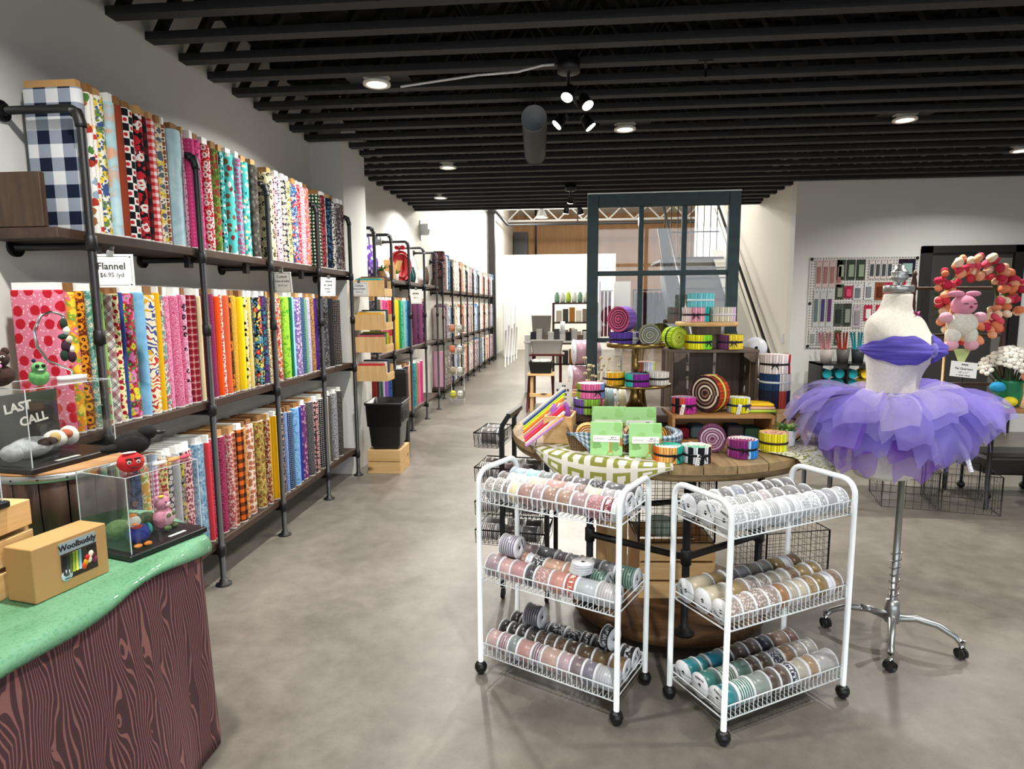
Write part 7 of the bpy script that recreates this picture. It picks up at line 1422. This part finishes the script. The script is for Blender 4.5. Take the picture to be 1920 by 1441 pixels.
for k in range(3): packet(2.86+.075*k, 2.92+.075*k, 1.23, 1.66, '#b9bcb8', ('#5f7070','#3f3a6a','#5a3060')[k], '%s marking pen card on the pegboard left column' % ('grey','indigo','purple')[k])
for k, (x, z0, z1, c, i, nm) in enumerate(((3.10,1.55,1.72,'#3f4a3a','#8a9080','olive cutter'),(3.20,1.56,1.70,'#a02a4a','#c9506a','crimson thread'),(3.30,1.54,1.72,'#c9c9cc','#6f7478','silver scissors'),(3.42,1.54,1.74,'#cfd0d2','#7f8488','small scissors'),(3.54,1.54,1.74,'#8a4a2c','#5a2a1c','brown gauge'),(3.64,1.52,1.74,'#b03a50','#d9708a','red needle'),(3.78,1.55,1.75,'#a8203f','#c94a60','wine-red pin'),(3.10,1.24,1.50,'#4a5248','#2a302a','dark rotary cutter'),(3.20,1.24,1.50,'#3a403a','#8a9088','black rotary cutter'),(3.31,1.22,1.48,'#b5a8b0','#8f8a90','lilac needle'),(3.43,1.30,1.48,'#b52a48','#dfe0e0','red snap'),(3.56,1.30,1.48,'#b02440','#d9dadc','crimson snap'))): packet(x, x+.09, z0, z1, c, i, '%s card in the middle of the pegboard' % nm)
for k in range(4): packet(2.83+.095*k, 2.905+.095*k, 1.02, 1.19, ('#c9c9c6','#b9b9b8','#c4c0ba','#4a5a3c')[k], '#8f8f90', '%s small notion card on the pegboard bottom row' % ('white','silver','cream','green')[k])
# doorway
dr = MB(); dr.box(4.02, 4.12, YP-.06, YP+.005, 0, 2.14); dr.box(5.0, 5.10, YP-.06, YP+.005, 0, 2.14); dr.box(4.02, 5.10, YP-.06, YP+.005, 2.06, 2.14); d1 = struct('door_1', dr, 'dark_trim', label='dark framed doorway in the grey wall')
MB().box(4.12, 5.0, YP-.02, YP-.002, 0, 2.06).build('door_leaf', 'door_dark', d1); MB().box(4.86, 4.9, YP-.04, YP-.02, 1.5, 1.75).build('door_pane', 'white_card', d1); MB().box(4.84, 4.99, YP-.03, YP-.02, .1, 2.0).build('door_panel', cl('#6a6864'), d1)
tag(MB().box(2.612, 2.619, 7.85, 7.93, 1.02, 1.14).build('light_switch', 'white_plastic'), 'white light switch on the cream stair wall', 'switch')
# black cubby with teal yarn
t = thing('yarn_cubby', 'black cubby shelf of teal yarn under the pegboard', 'shelf', (3.08, 7.3, 0))
for x in (-.28, 0, .28): MB().box(x-.01, x+.01, -.18, .18, 0, .84).build('upright', 'black_plastic', t)
for z in (0, .27, .55, .82): MB().box(-.29, .29, -.18, .18, z, z+.02).build('shelf', 'black_plastic', t)
i = 0
for zc in (.022, .292, .572):
    for row in range(2):
        for k in range(4):
            x = 3.08 - .21 + .135*k + (.005 if k > 1 else 0); c, nm = (('#1f8a94','teal') if k < 3 else ('#d9b52a','yellow')); i += 1
            tag(MB().tube([(0,-.07,0),(0,.07,0)], .051, 12).build('yarn_skein', cl(c), None, None, (x, 7.22, zc + .052 + .104*row)), '%s yarn skein, %s from left, %s layer up in the black cubby' % (nm, ORD[k], ORD[(i-1)//4]), 'yarn', 'yarn skeins in the black cubby')
for k, (x, c, nm) in enumerate(((2.90,'#b0a8a4','clear box of pink notions'),(3.08,'#5c5c5a','grey pot of red tools'),(3.24,'#33383a','dark pot of teal tools'))):
    t = thing('tool_pot', nm + ' on the black cubby', 'pot', (x, 7.28, .8405)); MB().lathe([(.055,0),(.07,.15),(.065,.15),(.05,.02)], 14).build('pot', cl(c, .4), t)
    for q in range(4): MB().tube([(.02*math.cos(q*1.6), .02*math.sin(q*1.6), .03), (.06*math.cos(q*1.6)-.03, .05*math.sin(q*1.6), .34)], .011, 6).build('tool', cl(('#c98a90','#a83a2a','#2fa0b0')[k], .4), t)
# craft table with flowers
t = thing('craft_table', 'long wooden craft table on pipe legs behind the dress form', 'table', (2.95, 4.95, 0)); MB().bbox(-1.1, 1.3, -.3, .3, .72, .75, .004).build('top', 'oak_crate', t)
for x in (-1.0, .1, 1.2):
    for y in (-.25, .25): MB().tube([(x, y, 0), (x, y, .72)], .017, 10).build('leg', 'pipe', t)
ct = .7512
t = thing('ladder_rack', 'dark turned-post wooden rack standing on the craft table', 'rack', (3.0, 5.12, ct))
for x in (-.34, .34): MB().lathe([(.022,0),(.016,.1),(.024,.16),(.016,.25),(.022,.4),(.015,.55),(.024,.7),(.016,.8),(.022,.9),(.012,.95),(.02,.97),(.004,1.0)], 12, (x, 0, 0)).build('post', 'dark_plank_z', t)
for z in (.12, .5, .86): MB().tube([(-.34,0,z),(.34,0,z)], .012, 8).build('rail', 'dark_plank', t)
wr = thing('tulip_wreath', 'wreath of coral and peach tulips hanging on the dark wooden rack', 'wreath', (3.02, 5.02, 1.53))
MB().tube([(.19*math.cos(a), 0, .19*math.sin(a)) for a in [i*.35 for i in range(18)]], .014, 8, closed=True).build('ring', 'felt_moss', wr)
r4 = random.Random(5); pal_ = ['#d9805a','#e6a884','#c9404f','#ecc9a8','#d9566a','#e39a78','#b8324a','#f0dcc0']
def tulip(c):
    mb = MB(); mb.lathe([(.004,0),(.020,.010),(.023,.026),(.018,.044),(.008,.054)], 8); return mb.mesh('tulip', cl(c))
tms = [tulip(c) for c in pal_]
for k in range(126):
    a = 2*math.pi*k/126*3 + r4.uniform(-.1, .1); rr = .20 + r4.uniform(-.07, .09); p = Vector((rr*math.cos(a), r4.uniform(-.075, .0), rr*math.sin(a))); o = link('tulip', r4.choice(tms), wr); d = Vector((math.cos(a+r4.uniform(-.9,.9)), -.8, math.sin(a+r4.uniform(-.9,.9)))); o.matrix_local = Matrix.Translation(p) @ d.to_track_quat('Z', 'Y').to_matrix().to_4x4() @ Matrix.Scale(r4.uniform(1.1, 1.5), 4)
for k in range(40):
    a = 2*math.pi*k/40; p = Vector((.19*math.cos(a), -.01, .19*math.sin(a))); q = p + Vector((math.cos(a+r4.uniform(-1,1))*.11, r4.uniform(-.05,.02), math.sin(a+r4.uniform(-1,1))*.11)); s_ = Vector((-math.sin(a), 0, math.cos(a)))*.009
    mb = MB(); mb._add([p, (p+q)/2+s_, q, (p+q)/2-s_], [(0,1,2,3)], True); mb.build('leaf', cl(('#3f5a2c','#56733a')[k % 2]), wr)
critter('plush_bunny', 'pink and white crocheted bunny hanging in front of the tulip wreath', Matrix.Translation((2.80, 4.72, 1.20)) @ Matrix.Rotation(R(8), 4, 'Z') @ Matrix.Scale(1.15, 4), [('head',cl('#d98fa6'),[(0,0,.245,.075,.06,.062)]),('ear',cl('#d98fa6'),[(-.055,.0,.315,.055,.018,.02)]),('ear',cl('#d98fa6'),[(.055,.0,.315,.05,.018,.018)]),('body','felt_white',[(0,0,.13,.095,.05,.075)]),('arm',cl('#dba5b5'),[(-.11,0,.17,.04,.032,.034)]),('arm',cl('#dba5b5'),[(.11,0,.17,.04,.032,.034)]),('trouser','felt_white',[(-.055,0,.06,.045,.04,.055)]),('trouser','felt_white',[(.055,0,.06,.045,.04,.055)]),('foot',cl('#dba5b5'),[(-.065,-.005,.0,.042,.036,.034)]),('foot',cl('#dba5b5'),[(.065,-.005,.0,.042,.036,.034)]),('eye','felt_brown',[(-.03,-.057,.255,.016,.006,.003)]),('eye','felt_brown',[(.03,-.057,.255,.016,.006,.003)]),('nose',cl('#a83a5a'),[(0,-.062,.235,.010,.006,.008)])], 'plush toy')
tag(MB().tube([(2.74, 4.80, .7515), (2.74, 4.80, 1.35), (2.76, 4.79, 1.46), (2.80, 4.78, 1.50)], .008, 8).build('hook_pole', 'pine_z'), 'thin wooden hook pole carrying the bunny', 'stand')
tag(MB().prism([(-.06,0),(.06,0),(0,-.14)], 0, .006).build('gift_tag', cl('#b9c98a'), None, None, (2.83, 4.75, 1.17)), 'pale green pointed tag below the bunny', 'tag'); bpy.data.objects['gift_tag'].rotation_euler = (R(90), 0, 0)
t = thing('flower_pot', 'green glass pot of white silk flowers at the right of the craft table', 'flowers', (3.20, 4.80, ct)); plain('green_glass', '#1f7a52', .15)
MB().lathe([(.075,0),(.09,.09),(.085,.17),(.095,.19)], 20).build('pot', 'green_glass', t)
fm = MB(); [fm.ball((.026*math.cos(q*1.257), .026*math.sin(q*1.257), .0), .018, .018, .008, 7, 5) for q in range(5)]; fm.ball((0,0,.006), .009, n=6, m=4); fme = fm.mesh('blossom', 'felt_white')
for k in range(46):
    g = k*2.4; e = .12 + .85*((k*7) % 11)/11; p = Vector((.20*math.cos(g)*e*1.1, .16*math.sin(g)*e, .24 + .16*(1-e*e) + r4.uniform(-.02,.03))); o = link('blossom', fme, t); d = Vector((p.x, p.y - .08, .12)); o.matrix_local = Matrix.Translation(p) @ d.to_track_quat('Z', 'Y').to_matrix().to_4x4() @ Matrix.Scale(1.1, 4)
for k in range(24): g = k*2.4; p = Vector((.15*math.cos(g), .12*math.sin(g), .24 + .06*(k % 3))); MB().tube([(.03*math.cos(g), .03*math.sin(g), .12), p], [.012, .002], 5).build('stalk', cl('#3f5238'), t)
for x, y, z, r, c, nm in ((3.06,4.70,.90,.05,'#2a8ab5','blue'),(3.24,4.66,.98,.05,'#dd9a7a','peach'),(3.14,4.68,.80,.045,'#d9c93a','yellow'),(2.68,4.72,.80,.05,'#d9d6cc','white'),(2.60,4.74,.79,.04,'#c9c4ba','cream'),(2.99,4.72,.79,.04,'#23262a','black')): 
    tag(MB().ball((0,0,0), r, r, r*.8, 12, 8).build('yarn_ball', cl(c), None, None, (x, y, max(z, ct + r*.8))), '%s yarn ball on the craft table by the flowers' % nm, 'yarn', 'yarn balls on the craft table')
slat_box('pine_tray', 'shallow pine tray of fabric strips on the craft table', (2.82, 4.72 , ct), .46, .14, .05, 'pine', 1, R(-4), 'top', .01, cat='tray')
for k, (c, nm) in enumerate((('#dcd2c4','cream'),('#b9d33a','lime'),('#f0d52a','yellow'),('#e6e0d6','white'),('#c9c93a','citron'),('#8a1f50','wine'),('#2a3a2a','dark'),('#9ac43a','green'))):
    mb = MB(); x = 2.60 + .055*k; mb.beam((x, 4.80, ct + .075), (x + .1, 4.60, ct + .012 + .004), .03, .009, (0,0,1)); tag(mb.build('fabric_strip', cl(c)), '%s fabric strip slanting out of the pine tray' % nm, 'fabric', 'fabric strips in the pine tray')
t = thing('table_sign', 'small white Fat Quarters sign on the craft table below the bunny', 'sign', (2.82, 4.62 + .08, ct + .22), R(-6)); t.rotation_euler = (R(-8), R(6), R(-6)); MB().box(-.085, .085, -.002, .002, 0, .11).build('card', 'white_card', t); MB().tube([(0,.004,-.2),(0,.004,.02)], .004, 6).build('stick', 'black_metal', t)
bars(t, [(0, .09, .055, .011), (0, .013, .09, .007)], -.0022); put_text('Fat Quarters', .022, 'ink', t, frame_m((0, -.0027, .06), (1,0,0), (0,-1,0)), .0004); put_text('18" x 21"', .018, 'ink', t, frame_m((0, -.0027, .033), (1,0,0), (0,-1,0)))
# low cages and black cart under the craft table
cage('wire_cage', 'low black wire cage on the floor below the purple tutu, left one', 2.56, 4.88, 0, .36, .42, .28, R(-14), .05); cage('wire_cage', 'low black wire cage on the floor below the craft table, right one', 2.93, 4.79, 0, .36, .42, .28, R(-14), .05)
t = thing('tool_cart', 'black cart standing under the right end of the craft table', 'cart', (3.45, 5.1, 0)); MB().bbox(-.28, .28, -.2, .2, .2, .34, .02).build('tray', 'black_plastic', t)
for x in (-.24, .24):
    for y in (-.16, .16): MB().tube([(x, y, .05), (x, y, .6)], .012, 8).build('post', 'black_metal', t); MB().ball((x, y, .03), .03, n=10, m=8).build('caster', 'black_plastic', t)
tag(MB().ball((0,0,.12), .13, .13, .12, 14, 10).build('yarn_ball', fab('batik', ['#b5433a','#c9a05a','#7a6a3a'], .1), None, None, (3.55, 4.72, .0)), 'large red and gold yarn ball on the floor at the right edge', 'yarn')
tag(MB().ball((0,0,.2), .07, .07, .06, 12, 8).build('white_pompom', 'felt_white', None, None, (2.95, 4.55, .36)), 'white pompom hanging at the hem of the craft table cloth', 'pompom') if False else None
